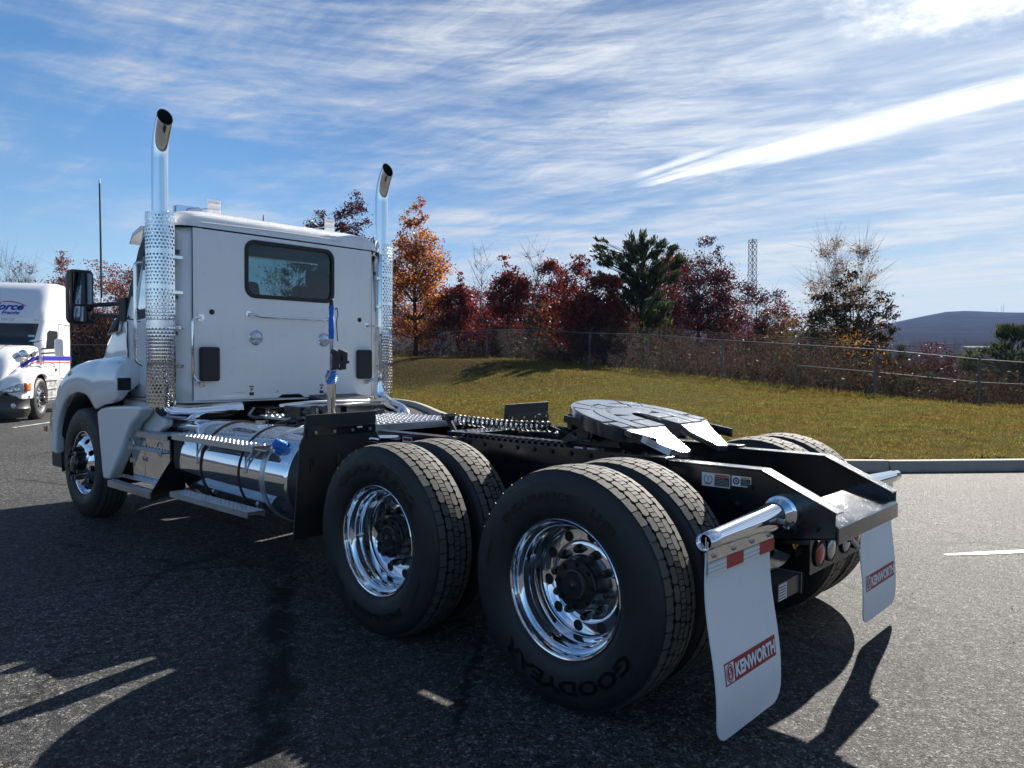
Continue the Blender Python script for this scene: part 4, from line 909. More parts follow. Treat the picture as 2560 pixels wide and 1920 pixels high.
    n2 = 4200; k = r.randint(0, n, n2); b = c[k].copy(); b[:, 2] = Z[k] - 0.1; tp = b + np.stack([r.normal(0, .45, n2), r.normal(0, .45, n2), hmax[k] * r.uniform(.6, 1.25, n2)], 1)
    w = r.normal(0, 1, (n2, 3)) * np.array([1, 1, 0.1]); w /= np.linalg.norm(w, axis=1, keepdims=True); w2 = np.cross(w, np.array([0, 0, 1.0]))
    v = np.stack([b + w * .012, b - w * .006 + w2 * .01, b - w * .006 - w2 * .01, tp], 1); base = np.arange(n2)[:, None] * 4
    f = np.concatenate([base + np.array([[0, 1, 3]]), base + np.array([[1, 2, 3]]), base + np.array([[2, 0, 3]])]); 
    o = quick_mesh('undergrowth_twigs', v.reshape(-1, 3), f, MT['bark']); o['kind'] = 'stuff'; tag(o, 'bare twigs standing in the undergrowth behind the fence', 'undergrowth')
# ------------------------------------------------------------------ wheels (axle along X, outer face towards -X, x = 0 at the outer rim flange)
TW = 0.222; TC = 0.111; TR = 0.5336; RZ = 0.5179
SIDE = [(0.014, .296), (0.004, .306), (-.012, .318), (-.024, .342), (-.032, .385), (-.034, .425), (-.030, .458), (-.024, .478), (-.0225, .4795), (-.019, .492), (-.012, .506), (-.002, .515)]
def side_d(r): return float(np.interp(r, [p[1] for p in SIDE], [p[0] for p in SIDE]))
def ring_text(m, body, phi0, r0, h, span, bold, mi):
    # letters round the sidewall; phi clockwise from the top as seen from outside, in degrees
    v, f, asp = text_geo(body, bold)
    n = len(v); vs = []
    for p in v:
        ph = rad(phi0 + (p[0] - 0.5) * span); rr = r0 + p[1] * h; vs.append((side_d(rr) - 0.0016, -rr * math.sin(ph), rr * math.cos(ph)))
    m.add(vs, f, mi)
def make_tyre(front=False):
    m = M(); prof = SIDE + [(0.010, .517), (TW - .010, .517)] + [(TW - d, r) for d, r in reversed(SIDE)]
    m.lathe(prof, 96, mi=0)
    NP = 46; p = 2 * PI / NP
    def rt(u): return TR - 0.0105 * ((u - TC) / TC) ** 2
    def block(poly, v0, skirt=.512):
        n = len(poly); top = []; bot = []
        for u, v in poly:
            a = (v0 + v) * p; r = rt(u)
            top.append((u, r * math.cos(a), r * math.sin(a))); bot.append((u, skirt * math.cos(a), skirt * math.sin(a)))
        m.add(top, [tuple(range(n))], 1); k = len(m.v) - n
        m.v.extend(bot)
        for i in range(n): m.f.append((k + i, k + (i + 1) % n, k + n + (i + 1) % n, k + n + i)); m.m.append(0)
    if front:
        for i in range(NP):
            for a, b in ((0, .040), (.048, .083), (.090, .132), (.139, .174), (.182, .222)):
                block([(a, .01), (b, .01), (b, .99), (a, .99)], i)
    else:
        for i in range(NP):
            sh = [(.0, .03), (.0, .965), (.0365, .965), (.0425, .80), (.040, .56), (.0355, .5), (.0355, .42), (.0425, .20), (.0365, .03)]
            block(sh, i); block([(TW - u, v) for u, v in sh], i + .35)
            hx = [(.0495, .22), (.0575, .045), (.0795, .045), (.0880, .22), (.0880, .78), (.0795, .955), (.0575, .955), (.0495, .78), (.0535, .5)]
            block(hx, i + .5); block([(TW - u, v) for u, v in hx], i + .85)
            for k in range(3): block([(.0925, .02 + k / 3), (.1295, .02 + k / 3 + .04), (.1295, .295 + k / 3 + .04), (.0925, .295 + k / 3)], i)
    ring_text(m, 'GOODYEAR', 0, .382, .062, 108, .035, 2); ring_text(m, 'ENDURANCE', 168, .392, .036, 62, .02, 2); ring_text(m, 'RSA' if front else 'LHD', 224, .392, .036, 20, .02, 2)
    ring_text(m, '295/75R22.5', 112, .415, .016, 17, .005, 2)
    return m.build('tyre', [MT['tyre'], MT['tread'], MT['letters']], None, smooth=28)
def holed_disc(m, r1, r2, rc, rh, n, dfun, mi=0, depth=.012, k=28):
    # annulus r1..r2 with n round holes; the rest is divided into n sectors
    for i in range(n):
        a0 = 2 * PI * i / n; hw = PI / n
        out = []; q = k // 4
        for j in range(q): out.append((r1, -hw + 2 * hw * j / q))
        for j in range(q): out.append((r1 + (r2 - r1) * j / q, hw))
        for j in range(q): out.append((r2, hw - 2 * hw * j / q))
        for j in range(q): out.append((r2 - (r2 - r1) * j / q, -hw))
        O = []; I = []
        for r, a in out:
            y, z = r * math.cos(a0 + a), r * math.sin(a0 + a); O.append((dfun(r), y, z))
            lx, ly = r * math.cos(a) - rc, r * math.sin(a); t = math.atan2(ly, lx); cx, cy = rc + rh * math.cos(t), rh * math.sin(t)
            rr = math.hypot(cx, cy); ta = math.atan2(cy, cx); I.append((dfun(rr), rr * math.cos(a0 + ta), rr * math.sin(a0 + ta)))
        J = [(d + depth, y * 1.0, z * 1.0) for d, y, z in I]; L = len(O)
        m.add(O + I + J, [(a, (a + 1) % L, L + (a + 1) % L, L + a) for a in range(L)] + [(L + a, L + (a + 1) % L, 2 * L + (a + 1) % L, 2 * L + a) for a in range(L)], mi)
def make_dual_rim():
    m = M()
    m.lathe([(.016, .296), (.004, .3065), (-.003, .3075), (-.0055, .304), (-.004, .2985), (.004, .294), (.022, .2905), (.030, .287), (.034, .281), (.040, .272), (.048, .268), (.070, .2645), (.080, .262), (.088, .256), (.110, .253), (.140, .2505), (.150, .248), (.158, .243), (.164, .236)], 96)
    holed_disc(m, .188, .236, .2125, .0265, 10, lambda r: .164 + (.0035 if r > .2 else 0) * 0)
    m.lathe([(.164, .188), (.160, .184), (.157, .178), (.156, .150), (.156, .110)], 96)
    m.lathe([(.0, .294), (.235, .294), (.235, .22), (.19, .19)], 48)
    o = m.build('wheel', MT['alu'], None, smooth=30)
    h = M()
    h.lathe([(.156, .124), (.150, .118), (.112, .114), (.108, .112)], 48, mi=1)
    h.lathe([(.108, .114), (.092, .112), (.088, .108), (.087, .075), (.080, .072), (.078, .060), (.070, .054), (.070, .030), (.0705, .012), (.066, .001)], 48)
    for i in range(8):
        a = 2 * PI * i / 8 + .2; c = (.088, .094 * math.cos(a), .094 * math.sin(a)); h.cyl(c, (.074, c[1], c[2]), .0115, 6)
    for i in range(10):
        a = 2 * PI * (i + .5) / 10; y, z = .150 * math.cos(a), .150 * math.sin(a)
        h.lathe([(0, .0225), (-.010, .0225), (-.013, .019), (-.030, .0185), (-.040, .014), (-.042, .001)], 10, (.157, y, z))
    hub = h.build('hub', [MT['hub_black'], MT['drum']], None, smooth=35)
    b = M(); b.lathe([(.20, .30), (.20, .21), (.23, .205), (.30, .205)], 40); b.lathe([(.176, .25), (.176, .10)], 40)
    drum = b.build('brake_drum', MT['dark'], None)
    v = M(); v.tube(fillet([(.10, .247, -.04), (.085, .235, -.045), (.05, .225, -.05)], .02, 4), .0045, 6); v.build('valve_stem', MT['steel'], None)
    vo = bpy.data.objects[v_last()]
    return o, hub, drum, vo
def v_last(): return [x.name for x in bpy.data.objects if x.name.startswith('valve_stem')][-1]
def make_steer_rim():
    m = M()
    m.lathe([(.016, .296), (.004, .3065), (-.003, .3075), (-.0055, .304), (-.004, .2985), (.006, .293), (.026, .289), (.033, .284), (.030, .276), (.022, .270)], 96)
    df = lambda r: float(np.interp(r, [.195, .215, .270], [-.030, -.022, .022]))
    holed_disc(m, .195, .270, .2335, .0275, 10, df)
    m.lathe([(-.030, .195), (-.034, .185), (-.036, .178), (-.036, .10)], 72)
    m.lathe([(.0, .294), (.235, .294), (.235, .2)], 48)
    o = m.build('wheel', MT['alu'], None, smooth=30)
    h = M()
    h.lathe([(-.036, .112), (-.045, .108), (-.048, .094), (-.085, .088), (-.088, .080), (-.10, .074), (-.105, .060), (-.112, .052), (-.112, .030), (-.118, .02), (-.118, .001)], 40)
    for i in range(6):
        a = 2 * PI * i / 6; h.cyl((-.088, .082 * math.cos(a), .082 * math.sin(a)), (-.098, .082 * math.cos(a), .082 * math.sin(a)), .010, 6)
    for i in range(10):
        a = 2 * PI * (i + .5) / 10; y, z = .1425 * math.cos(a), .1425 * math.sin(a)
        h.lathe([(0, .0245), (-.014, .0245), (-.018, .020), (-.052, .019), (-.064, .023), (-.072, .018), (-.074, .001)], 10, (-.036, y, z))
    hub = h.build('hub', MT['hub_black'], None, smooth=35)
    b = M(); b.lathe([(.055, .27), (.055, .10)], 40); b.lathe([(.06, .29), (.10, .2), (.30, .2)], 40); drum = b.build('brake_drum', MT['dark'], None)
    return o, hub, drum
class WheelKit:
    # the meshes of the first wheel of each kind are shared by all the others
    def __init__(s):
        t = make_tyre(False); ft = make_tyre(True); d = make_dual_rim(); st = make_steer_rim()
        s.src = {'tyre': t.data, 'ftyre': ft.data, 'dual': [x.data for x in d], 'steer': [x.data for x in st]}
        for o in (t, ft, *d, *st): bpy.data.objects.remove(o)
    def put(s, root, x, y, side, kind, spin=0.0, inner=False, z=RZ):
        ms = s.src['dual' if kind == 'dual' else 'steer']
        w = link('wheel', ms[0], root); w.location = (x, y, z)
        w.rotation_euler = (spin, 0, 0 if side < 0 else PI)
        t = link('tyre', s.src['tyre'] if kind == 'dual' else s.src['ftyre'], w)
        if inner: return w
        for k, nm in enumerate(('hub', 'brake_drum', 'valve_stem')):
            if k + 1 < len(ms): link(nm, ms[k + 1], w)
        return w
# ------------------------------------------------------------------ the white road tractor (x to its right, y forwards)
CX = 0.055                                             # centre line of the cab
def tread_plate(m, x0, x1, y0, y1, z0, z1, teeth=True, pitch=.045, rise=.007, mi=0, along='y', skew=0.0):
    # folded plate with raised slanting lugs on top
    m.box(x0, x1, y0, y1, z0, z1, mi)
    if not teeth: return
    nx = max(1, int((x1 - x0) / pitch)); ny = max(1, int((y1 - y0) / pitch)); ax = (x1 - x0) / nx; ay = (y1 - y0) / ny
    for i in range(nx):
        for j in range(ny):
            cx = x0 + ax * (i + .5); cy = y0 + ay * (j + .5); s = 1 if j % 2 else -1; L = min(ax, ay) * .42; w = L * .38; ca, sa = math.cos(PI / 4 * s), math.sin(PI / 4 * s)
            def P(u, v, z): return (cx + u * ca - v * sa, cy + u * sa + v * ca, z)
            m.add([P(-L, 0, z1), P(0, -w, z1), P(L, 0, z1), P(0, w, z1), P(-L * .5, 0, z1 + rise), P(L * .5, 0, z1 + rise)], [(0, 1, 4), (1, 5, 4), (1, 2, 5), (2, 3, 5), (3, 4, 5), (3, 0, 4)], mi)
def fender_mesh(side=-1, cx=0.0):
    st = [(4.95, 1.19, 1.515), (5.02, 1.155, 1.525), (5.12, 1.132, 1.535), (5.3, 1.112, 1.545), (5.42, 1.085, 1.54), (5.508, 1.058, 1.535), (5.609, 1.122, 1.53), (5.69, 1.163, 1.526), (5.776, 1.190, 1.52), (5.87, 1.202, 1.512), (5.973, 1.206, 1.505), (6.09, 1.193, 1.49), (6.202, 1.164, 1.47), (6.30, 1.12, 1.445), (6.395, 1.051, 1.415), (6.46, .98, 1.39), (6.51, .91, 1.365),
          (6.549, .836, 1.345), (6.575, .70, 1.33), (6.588, .566, 1.32), (6.68, .56, 1.27), (6.79, .56, 1.20), (6.90, .56, 1.10), (6.98, .56, 1.0), (7.04, .56, .90), (7.09, .57, .78)]
    rings = []
    for y, z0, z1 in st:
        fr = max(0, (y - 6.5) / .6); xo = 1.205 - .10 * fr * fr; h = z1 - z0; lipin = .05
        sec = [(xo - lipin - .02, z0 + .03), (xo - lipin, z0 + .004), (xo - .012, z0), (xo, z0 + .018), (xo + .006, z0 + min(.1, h * .3)), (xo + .004, z0 + h * .5), (xo - .012, z0 + h * .72), (xo - .05, z0 + h * .88), (xo - .11, z0 + h * .965), (xo - .2, z1), (xo - .34, z1 + .01), (xo - .48, z1 + .0)]
        rings.append([(cx + side * sx, y, sz) for sx, sz in sec])
    m = M(); m.loft(rings, closed=False, caps=False)
    for rg in (rings[-1], rings[0]): m.add(rg, [tuple(range(len(rg)))])     # closing skins
    return m
def hood_rings(cx, k=1.0):
    rings = []
    for y, w, zt, zb, sh in ((5.36, .99, 2.0, 1.0, .12), (5.6, .965, 2.005, 1.0, .16), (5.9, .93, 1.98, 1.0, .2), (6.15, .90, 1.925, 1.0, .24), (6.4, .86, 1.84, .9, .26), (6.6, .82, 1.72, .8, .26), (6.75, .78, 1.58, .75, .24), (6.9, .70, 1.38, .7, .2), (7.02, .62, 1.15, .65, .15), (7.08, .58, .9, .62, .1)):
        pts = [(-w, zb), (-w, (zb + zt) / 2), (-w * .99, zt - sh)]
        for a in (22, 45, 68): pts.append((-w * .99 + sh * 1.3 * (1 - math.cos(rad(a))), zt - sh + sh * math.sin(rad(a))))
        pts += [(-w * .45, zt + .0), (0, zt + .02)]
        full = pts + [(-x, z) for x, z in reversed(pts[:-1])]
        rings.append([(cx + x, y, z) for x, z in full])
    return rings
def cab_ring(z, xl, xr, yb, yf, rb, rf, ys):
    # clockwise ring: rear-left corner arc, left side marks, front-left arc, front-right arc, right side marks, rear-right arc
    pts = []; K = 5
    for j in range(K + 1):
        a = rad(90 * j / K); pts.append((xl + rb - rb * math.sin(a), yb + rb - rb * math.cos(a)))
    left = [(xl, y) for y in ys]
    arcf = []
    for j in range(K + 1):
        a = rad(90 * j / K); arcf.append((xl + rf - rf * math.cos(a), yf - rf + rf * math.sin(a)))
    half = pts + left + arcf
    mid = (xl + xr) / 2
    other = [(2 * mid - x, y) for x, y in reversed(half)]
    return [(x, y, z) for x, y in half + other]
def perforated(m, c, r, a0, a1, z0, z1, ncol, nrow, rh, bands=()):
    # arc shield with round holes in a staggered grid; angles in radians, measured from +x
    da = (a1 - a0) / (ncol + .5); dz = (z1 - z0 - .04) / nrow; K = 8
    def P(a, z, rr=r): return (c[0] + rr * math.cos(a), c[1] + rr * math.sin(a), z)
    for i in range(nrow):
        zb = z0 + .02 + i * dz; off = (.5 * da if i % 2 else 0)
        if i in bands:
            n = 16; m.add([P(a0 + (a1 - a0) * j / n, z) for z in (zb, zb + dz) for j in range(n + 1)], [(j, j + 1, n + 2 + j, n + 1 + j) for j in range(n)]); continue
        if off: m.add([P(a0, zb), P(a0 + off, zb), P(a0 + off, zb + dz), P(a0, zb + dz)], [(0, 1, 2, 3)])
        e = a0 + off + ncol * da
        m.add([P(e, zb), P(a1, zb), P(a1, zb + dz), P(e, zb + dz)], [(0, 1, 2, 3)])
        for j in range(ncol):
            al = a0 + off + j * da; am = al + da / 2; zm = zb + dz / 2; O = []; I = []
            for k in range(K):
                t = 2 * PI * k / K; u, v = math.cos(t), math.sin(t); s = 1 / max(abs(u), abs(v))
                O.append(P(am + u * s * da / 2, zm + v * s * dz / 2)); I.append(P(am + u * rh / r, zm + v * rh))
            m.add(O + I, [(k, (k + 1) % K, K + (k + 1) % K, K + k) for k in range(K)])
    n = 20
    for za, zb in ((z0, z0 + .02), (z1 - .02, z1)): m.add([P(a0 + (a1 - a0) * j / n, z) for z in (za, zb) for j in range(n + 1)], [(j, j + 1, n + 2 + j, n + 1 + j) for j in range(n)])
def sheet_text(m, body, x0, z0, w, h, y, bold, mi, d=-1, shear=0): put_text(m, body, (x0, y, z0), (1, 0, 0), (0, 0, 1), w, h, bold, shear, mi)

def build_truck(kit):
    T = thing('road_tractor', 'white day cab road tractor with twin chrome exhaust stacks, in the foreground', 'truck')
    # ---------------------------------------------------------------- frame
    for s in (-1, 1):
        m = M(); web = [(6.6, 1.01), (-.555, 1.01), (-.884, .852), (-.884, .748), (-.62, .70), (6.6, .70)]
        m.prism(web, s * .43, s * .422, 'x')
        m.bar((s * .385, 6.6, 1.012), (s * .385, -.55, 1.012), .09, .009)
        m.bar((s * .385, -.546, 1.012), (s * .385, -.888, .856), .09, .009)
        m.bar((s * .385, 6.6, .70), (s * .385, -.62, .70), .09, .009); m.bar((s * .385, -.615, .702), (s * .385, -.884, .748), .09, .009)
        m.build('frame_rail', MT['black_wet'], T, smooth=25)
        m = M()
        for i in range(34):
            y = -.5 + i * .17 + (.03 if i % 3 else 0); z = .76 if i % 2 else .93
            m.cyl((s * .43, y, z), (s * .447, y, z), .013, 6)
        for y, z in ((-.62, .87), (-.72, .83), (-.70, .76), (-.8, .78), (-.52, .80), (-.42, .84)): m.cyl((s * .43, y, z), (s * .455, y, z), .016, 6)
        m.build('frame_bolts', MT['black'], T)['kind'] = 'stuff'
    m = M()   # rear crossmember: C section with a sloping top plate
    m.prism([(-.895, .722), (-.895, .792), (-.880, .808), (-.70, .868), (-.70, .856), (-.875, .796), (-.883, .788), (-.883, .722)], -.42, .425, 'x')
    m.build('rear_crossmember', MT['black_wet'], T, smooth=50, bevel=.004)
    for y, zz in ((.15, .94), (1.0, .94), (2.2, .94), (3.3, .9)):
        m = M(); m.box(-.42, .42, y - .07, y + .07, .74, zz); m.build('crossmember', MT['black'], T, bevel=.01)
    m = M(); m.box(-.30, .30, -.24, 1.75, .52, .70); m.cyl((-.42, 0, RZ), (.42, 0, RZ), .16, 20); m.cyl((-.42, 1.3111, RZ), (.42, 1.3111, RZ), .16, 20); m.dome((0, -.02, RZ), .235, -.17, 'y', 20); m.dome((0, 1.2, RZ), .235, -.17, 'y', 20)
    m.cyl((-1.0, 0, RZ), (1.0, 0, RZ), .075, 16); m.cyl((-1.0, 1.3111, RZ), (1.0, 1.3111, RZ), .075, 16); m.cyl((0, 1.3, RZ), (0, 5.2, .8), .06, 12)
    m.build('drive_axle', MT['black'], T, bevel=.01)
    for s in (-1, 1):
        for y in (0, 1.3111):
            m = M(); m.bar((s * .50, y + .42, .62), (s * .50, y - .36, .44), .10, .05); m.build('spring_arm', MT['black'], T)
            m = M(); m.cyl((s * .50, y - .32, .50), (s * .50, y - .32, .70), .13, 18); m.build('air_spring', MT['black_matte'], T, smooth=40)
            m = M(); m.cyl((s * .62, y - .12, .58), (s * .56, y - .16, .86), .035, 10); m.build('shock_absorber', MT['black'], T, smooth=40)
            m = M(); m.cyl((s * .70, y + .16, .60), (s * .70, y + .38, .60), .085, 14); m.build('brake_chamber', MT['black'], T, smooth=40)
    m = M(); m.tube(fillet([(.12, -.62, .60), (.05, -.56, .66), (-.1, -.45, .70), (-.2, -.3, .72)], .06, 4), .009, 6); m.tube(fillet([(-.28, -.66, .66), (-.24, -.63, .63), (-.18, -.6, .635)], .02, 4), .004, 6, mi=1)
    m.build('wiring', [MT['black_matte'], MT['yellow_print']], T)
    # decals on the left rail near the rear
    def decal(name, y0, y1, z0, z1, banner):
        m = M(); X = -.4312
        m.box(X - .0006, X, y1, y0, z0, z1, 0)
        L = y0 - y1; H = z1 - z0; yb = y0 - L * .46
        m.box(X - .001, X - .0006, y1 + .003, yb, z0 + .004, z1 - H * .26, 1); m.box(X - .001, X - .0006, y1 + .003, yb, z1 - H * .24, z1 - .004, 2 if banner == 'WARNING' else 3)
        put_text(m, banner, (X - .0014, yb - L * .06, z1 - H * .2), (0, -1, 0), (0, 0, 1), L * .36, H * .12, .01, 0, 1)
        for k in range(6): m.box(X - .0014, X - .001, y1 + .006 + (.02 if k == 5 else 0), yb - .004, z0 + H * (.10 + .105 * k), z0 + H * (.115 + .105 * k), 0)
        yc = y0 - L * .23; zc = (z0 + z1) / 2
        def ring(ra, rb, n=24, a0=0, a1=2 * PI, mi=1):
            vs = [(X - .0012, yc - r * math.cos(a0 + (a1 - a0) * i / n), zc + r * math.sin(a0 + (a1 - a0) * i / n)) for r in (ra, rb) for i in range(n + 1)]
            m.add(vs, [(i, i + 1, n + 2 + i, n + 1 + i) for i in range(n)], mi)
        if banner == 'WARNING':
            ring(H * .30, H * .35, 24, rad(-50), rad(60)); ring(H * .30, H * .35, 24, rad(120), rad(230))
            m.box(X - .0013, X - .0006, yc - H * .22, yc + H * .22, zc - H * .30, zc - H * .25, 1)
            for k in range(4): m.box(X - .0013, X - .0006, yc - H * .2 + k * H * .115, yc - H * .14 + k * H * .115, zc - H * .36, zc - H * .29, 1)
            m.box(X - .0013, X - .0006, yc - H * .03, yc + H * .03, zc - H * .06, zc + H * .24, 1); m.box(X - .0013, X - .0006, yc - H * .03, yc + H * .03, zc - H * .17, zc - H * .11, 1)
        else: ring(H * .20, H * .34, 32); ring(H * .03, H * .11, 20)
        m.build(name, [MT['white_print'], MT['black_print'], MT['orange_print'], MT['yellow_print']], T, smooth=0, recalc=False)
    decal('warning_decal', -.246, -.394, .912, .977, 'WARNING'); decal('caution_decal', -.403, -.499, .927, .976, 'CAUTION')
    m = M(); m.box(-.4316, -.431, 1.93, 2.03, .90, .99, 0); m.box(-.4320, -.4316, 1.935, 2.025, .965, .985, 2)
    for k in range(5): m.box(-.4320, -.4316, 1.94, 2.02, .91 + k * .01, .914 + k * .01, 1)
    m.build('rail_decal', [MT['white_print'], MT['black_print'], MT['red_paint']], T, smooth=0)
    # ---------------------------------------------------------------- wheels
    XS, XT = 1.2041, 1.1593
    for y, sp in ((0, rad(0)), (1.3111, rad(180))):
        for s in (-1, 1):
            sp2 = sp + (rad(168) if y == 0 else rad(168)) * 0
            kit.put(T, s * XS, y, s, 'dual', (rad(172) if y == 0 else rad(6)) + (0 if s < 0 else 1.3)); kit.put(T, s * (XS - .338), y, s, 'dual', 2.1 + y, inner=True)
    for s in (-1, 1): kit.put(T, s * XT, 5.9345, s, 'steer', rad(8))
    m = M(); m.cyl((-.95, 5.93, RZ), (.95, 5.93, RZ), .06, 12); m.box(-.55, .55, 5.85, 6.02, .40, .50); m.build('steer_axle', MT['black'], T)
    # ---------------------------------------------------------------- rear mud flaps and hangers
    def flap(x0, x1, ztop_l, ztop_r, zb, ys, name, tapes):
        r = T
        n = 14; VV = [0, .006, .02, .04, .065, .095, .13, .25, .4, .6, .75, .87, .905, .935, .96, .98, .994, 1]; k = len(VV) - 1; m = M(); th = .006
        def yy(z): u = min(1, max(0, (.76 - z) / .7)); return ys[0] + (ys[1] - ys[0]) * (u * u * (3 - 2 * u)) + .006 * math.sin(u * 7)
        rows = []
        for i in range(n + 1):
            u = i / n; row = []
            for j in range(k + 1):
                v = VV[j]; x = x0 + (x1 - x0) * v; zt = ztop_l + (ztop_r - ztop_l) * v
                z = zb + (zt - zb) * u
                row.append([x, z])
            rows.append(row)
        # rounded lower corners
        R = .075
        for j in range(k + 1):
            v = VV[j]; x = x0 + (x1 - x0) * v; d = min(x - x0, x1 - x)
            lift = 0 if d >= R else R - math.sqrt(max(0, R * R - (R - d) ** 2))
            for i in range(n + 1):
                zt = rows[n][j][1]; rows[i][j][1] = (zb + lift) + (zt - zb - lift) * i / n
        fr = [[(x, yy(z), z) for x, z in row] for row in rows]; bk = [[(x, yy(z) + th, z) for x, z in row] for row in rows]
        vs = [p for row in fr for p in row] + [p for row in bk for p in row]; W = k + 1; N = (n + 1) * W; fs = []
        for i in range(n):
            for j in range(k): fs += [(i * W + j, i * W + j + 1, (i + 1) * W + j + 1, (i + 1) * W + j), (N + i * W + j, N + (i + 1) * W + j, N + (i + 1) * W + j + 1, N + i * W + j + 1)]
        loop = [j for j in range(W)] + [i * W + k for i in range(1, n + 1)] + [n * W + j for j in range(k - 1, -1, -1)] + [i * W for i in range(n - 1, 0, -1)]
        for a, b in zip(loop, loop[1:] + loop[:1]): fs.append((a, b, N + b, N + a))
        m.add(vs, fs); f = m.build('mud_flap', MT['flap_white'], r, smooth=50)
        # printed panel
        return f, yy
    def logo(f, yy, x0, x1, z0, z1):
        m = M(); y = lambda z, d: yy(z) - d
        def quad(xa, xb, za, zb, d, mi):
            k = 4
            for i in range(k):
                a = za + (zb - za) * i / k; b = za + (zb - za) * (i + 1) / k
                m.add([(xa, y(a, d), a), (xb, y(a, d), a), (xb, y(b, d), b), (xa, y(b, d), b)], [(0, 1, 2, 3)], mi)
        H = z1 - z0; quad(x0, x1, z0, z1, .0012, 0); quad(x0 + .006, x0 + H * .86, z0 + .006, z1 - .006, .0018, 1)
        cx = x0 + H * .46; cz = (z0 + z1) / 2
        def disc(r, d, mi, sx=.82):
            n = 28; m.add([(cx + r * sx * math.cos(2 * PI * i / n), y(cz + r * math.sin(2 * PI * i / n), d), cz + r * math.sin(2 * PI * i / n)) for i in range(n)], [tuple(range(n))], mi)
        disc(H * .42, .0022, 0); disc(H * .36, .0026, 1); disc(H * .32, .003, 0)
        for body, xx, zz, w, h in (('K', cx - H * .1, cz + H * .0, H * .2, H * .22), ('W', cx - H * .13, cz - H * .24, H * .26, H * .2), ('KENWORTH', x0 + H * .98, z0 + H * .17, (x1 - x0) - H * 1.12, H * .66)):
            v, fc, asp = text_geo(body, .045); m.add([(xx + p[0] * w, y(zz + p[1] * h, .0034), zz + p[1] * h) for p in v], fc, 1)
        m.build('printed_badge', [MT['red_paint'], MT['white_print']], f, smooth=0, recalc=False)
    fl, yl = flap(-1.185, -.618, .80, .80, .068, (-.678, -.735), 'mud_flap', True); logo(fl, yl, -1.114, -.661, .270, .355)
    fr, yr = flap(.535, 1.105, .80, .80, .085, (-.668, -.70), 'mud_flap', False); logo(fr, yr, .577, 1.072, .257, .340)
    for s, flp, fy, xo in ((-1, fl, -.678, -1.185), (1, fr, -.668, 1.105)):
        y0 = fy + .006
        m = M()   # hanger arm: tapering chrome tube with a flat skirt
        a = Vector((s * .47, y0 + .02, .838)); b = Vector((xo + s * .015, y0 - .002, .838)) if s < 0 else Vector((1.20, y0, .838))
        n = 20; rings = []
        for i in range(9):
            u = i / 8; p = a.lerp(b, u); r = .062 - .030 * u ** .7; hh = .058 + (1 - u) * .06
            ring = []
            for j in range(n):
                t = 2 * PI * j / n; yy_ = math.cos(t) * r; zz_ = math.sin(t) * r
                if zz_ < 0: zz_ *= 1.0 + (1 - u) * .25
                ring.append((p.x, p.y + yy_, p.z - (.058 - r) * .25 + zz_))
            rings.append(ring)
        m.loft(rings, caps=False); m.build('hanger_arm', MT['chrome'], T, smooth=60, solid=.003)
        m = M(); m.lathe([(s * .431, .001), (s * .431, .078), (s * .445, .080), (s * .462, .078), (s * .468, .066), (s * .470, .055)], 28, (0, y0 + .02, .835)); m.build('hanger_flange', MT['chrome'], T, smooth=40)
        m = M(); xi = -.60 if s < 0 else .53; x_o = xo if s < 0 else 1.105
        m.box(min(xi, x_o), max(xi, x_o), fy - .006, fy - .001, .752, .834); m.build('flap_bracket', MT['chrome_flat'], T, bevel=.002)
        m = M()
        for k in range(4):
            x = min(xi, x_o) + .05 + k * (abs(x_o - xi) - .1) / 3; m.cyl((x, fy - .006, .773), (x, fy - .011, .773), .010, 10); m.cyl((x, fy - .011, .773), (x, fy - .017, .773), .006, 6)
        m.cyl((s * .62, fy - .035, .835), (s * .62, fy - .066, .83), .012, 6)
        m.build('bracket_bolts', MT['steel'], T)['kind'] = 'stuff'
        m = M(); m.prism([(x_o, .79), (xi, .778), (s * .47, .79), (s * .462, .85), (x_o, .85)], fy + .0005, fy + .006, 'y'); m.build('hanger_skirt', MT['chrome'], T)
        x0 = min(xi, x_o) ; w = (abs(x_o - xi)) / 4
        for k in range(4):
            m = M(); m.box(x0 + k * w + .0005, x0 + (k + 1) * w - .0005, fy - .0095, fy - .0065, .702, .751); m.build('reflective_tape', MT['tape_white'] if (k % 2 == 0) == (s < 0) else MT['tape_red'], flp, smooth=0)
    # ---------------------------------------------------------------- tail lamps
    m = M(); m.box(-.34, .34, -.742, -.736, .545, .705); m.build('lamp_plate', MT['black'], T, bevel=.003)
    for x, k in ((-.235, 'red_lens'), (-.095, 'clear_lens'), (.105, 'clear_lens'), (.25, 'red_lens')):
        m = M(); m.lathe([(-.743, .064), (-.752, .064), (-.752, .054), (-.745, .052)], 28, (x, 0, .63), 'y'); g_ = m.build('lamp_bezel', MT['black_matte'], T)
        m = M(); m.lathe([(-.746, .054), (-.753, .050), (-.758, .032), (-.760, .001)], 28, (x, 0, .63), 'y'); m.build('lens', MT[k], g_, smooth=60)
    m = M(); m.cyl((.0, -.75, .70), (.02, -.80, .66), .022, 10); m.cyl((.02, -.80, .66), (.05, -.82, .62), .013, 8); m.build('plate_lamp', MT['steel'], T)
    m = M(); m.box(-.16, .10, -.52, -.40, .33, .42); m.box(.10, .115, -.53, -.39, .32, .43); g_ = m.build('axle_box', MT['drum'], T, bevel=.004)
    m = M(); m.box(-.155, -.06, -.5215, -.5205, .335, .415, 0)
    for k in range(5): m.box(-.15, -.075, -.5222, -.5216, .343 + k * .014, .348 + k * .014, 1)
    m.build('part_label', [MT['white_print'], MT['black_print']], g_, smooth=0)
    build_fifth_wheel(T); build_deck(T); build_left_side(T); build_cab(T); build_stacks(T)
    return T

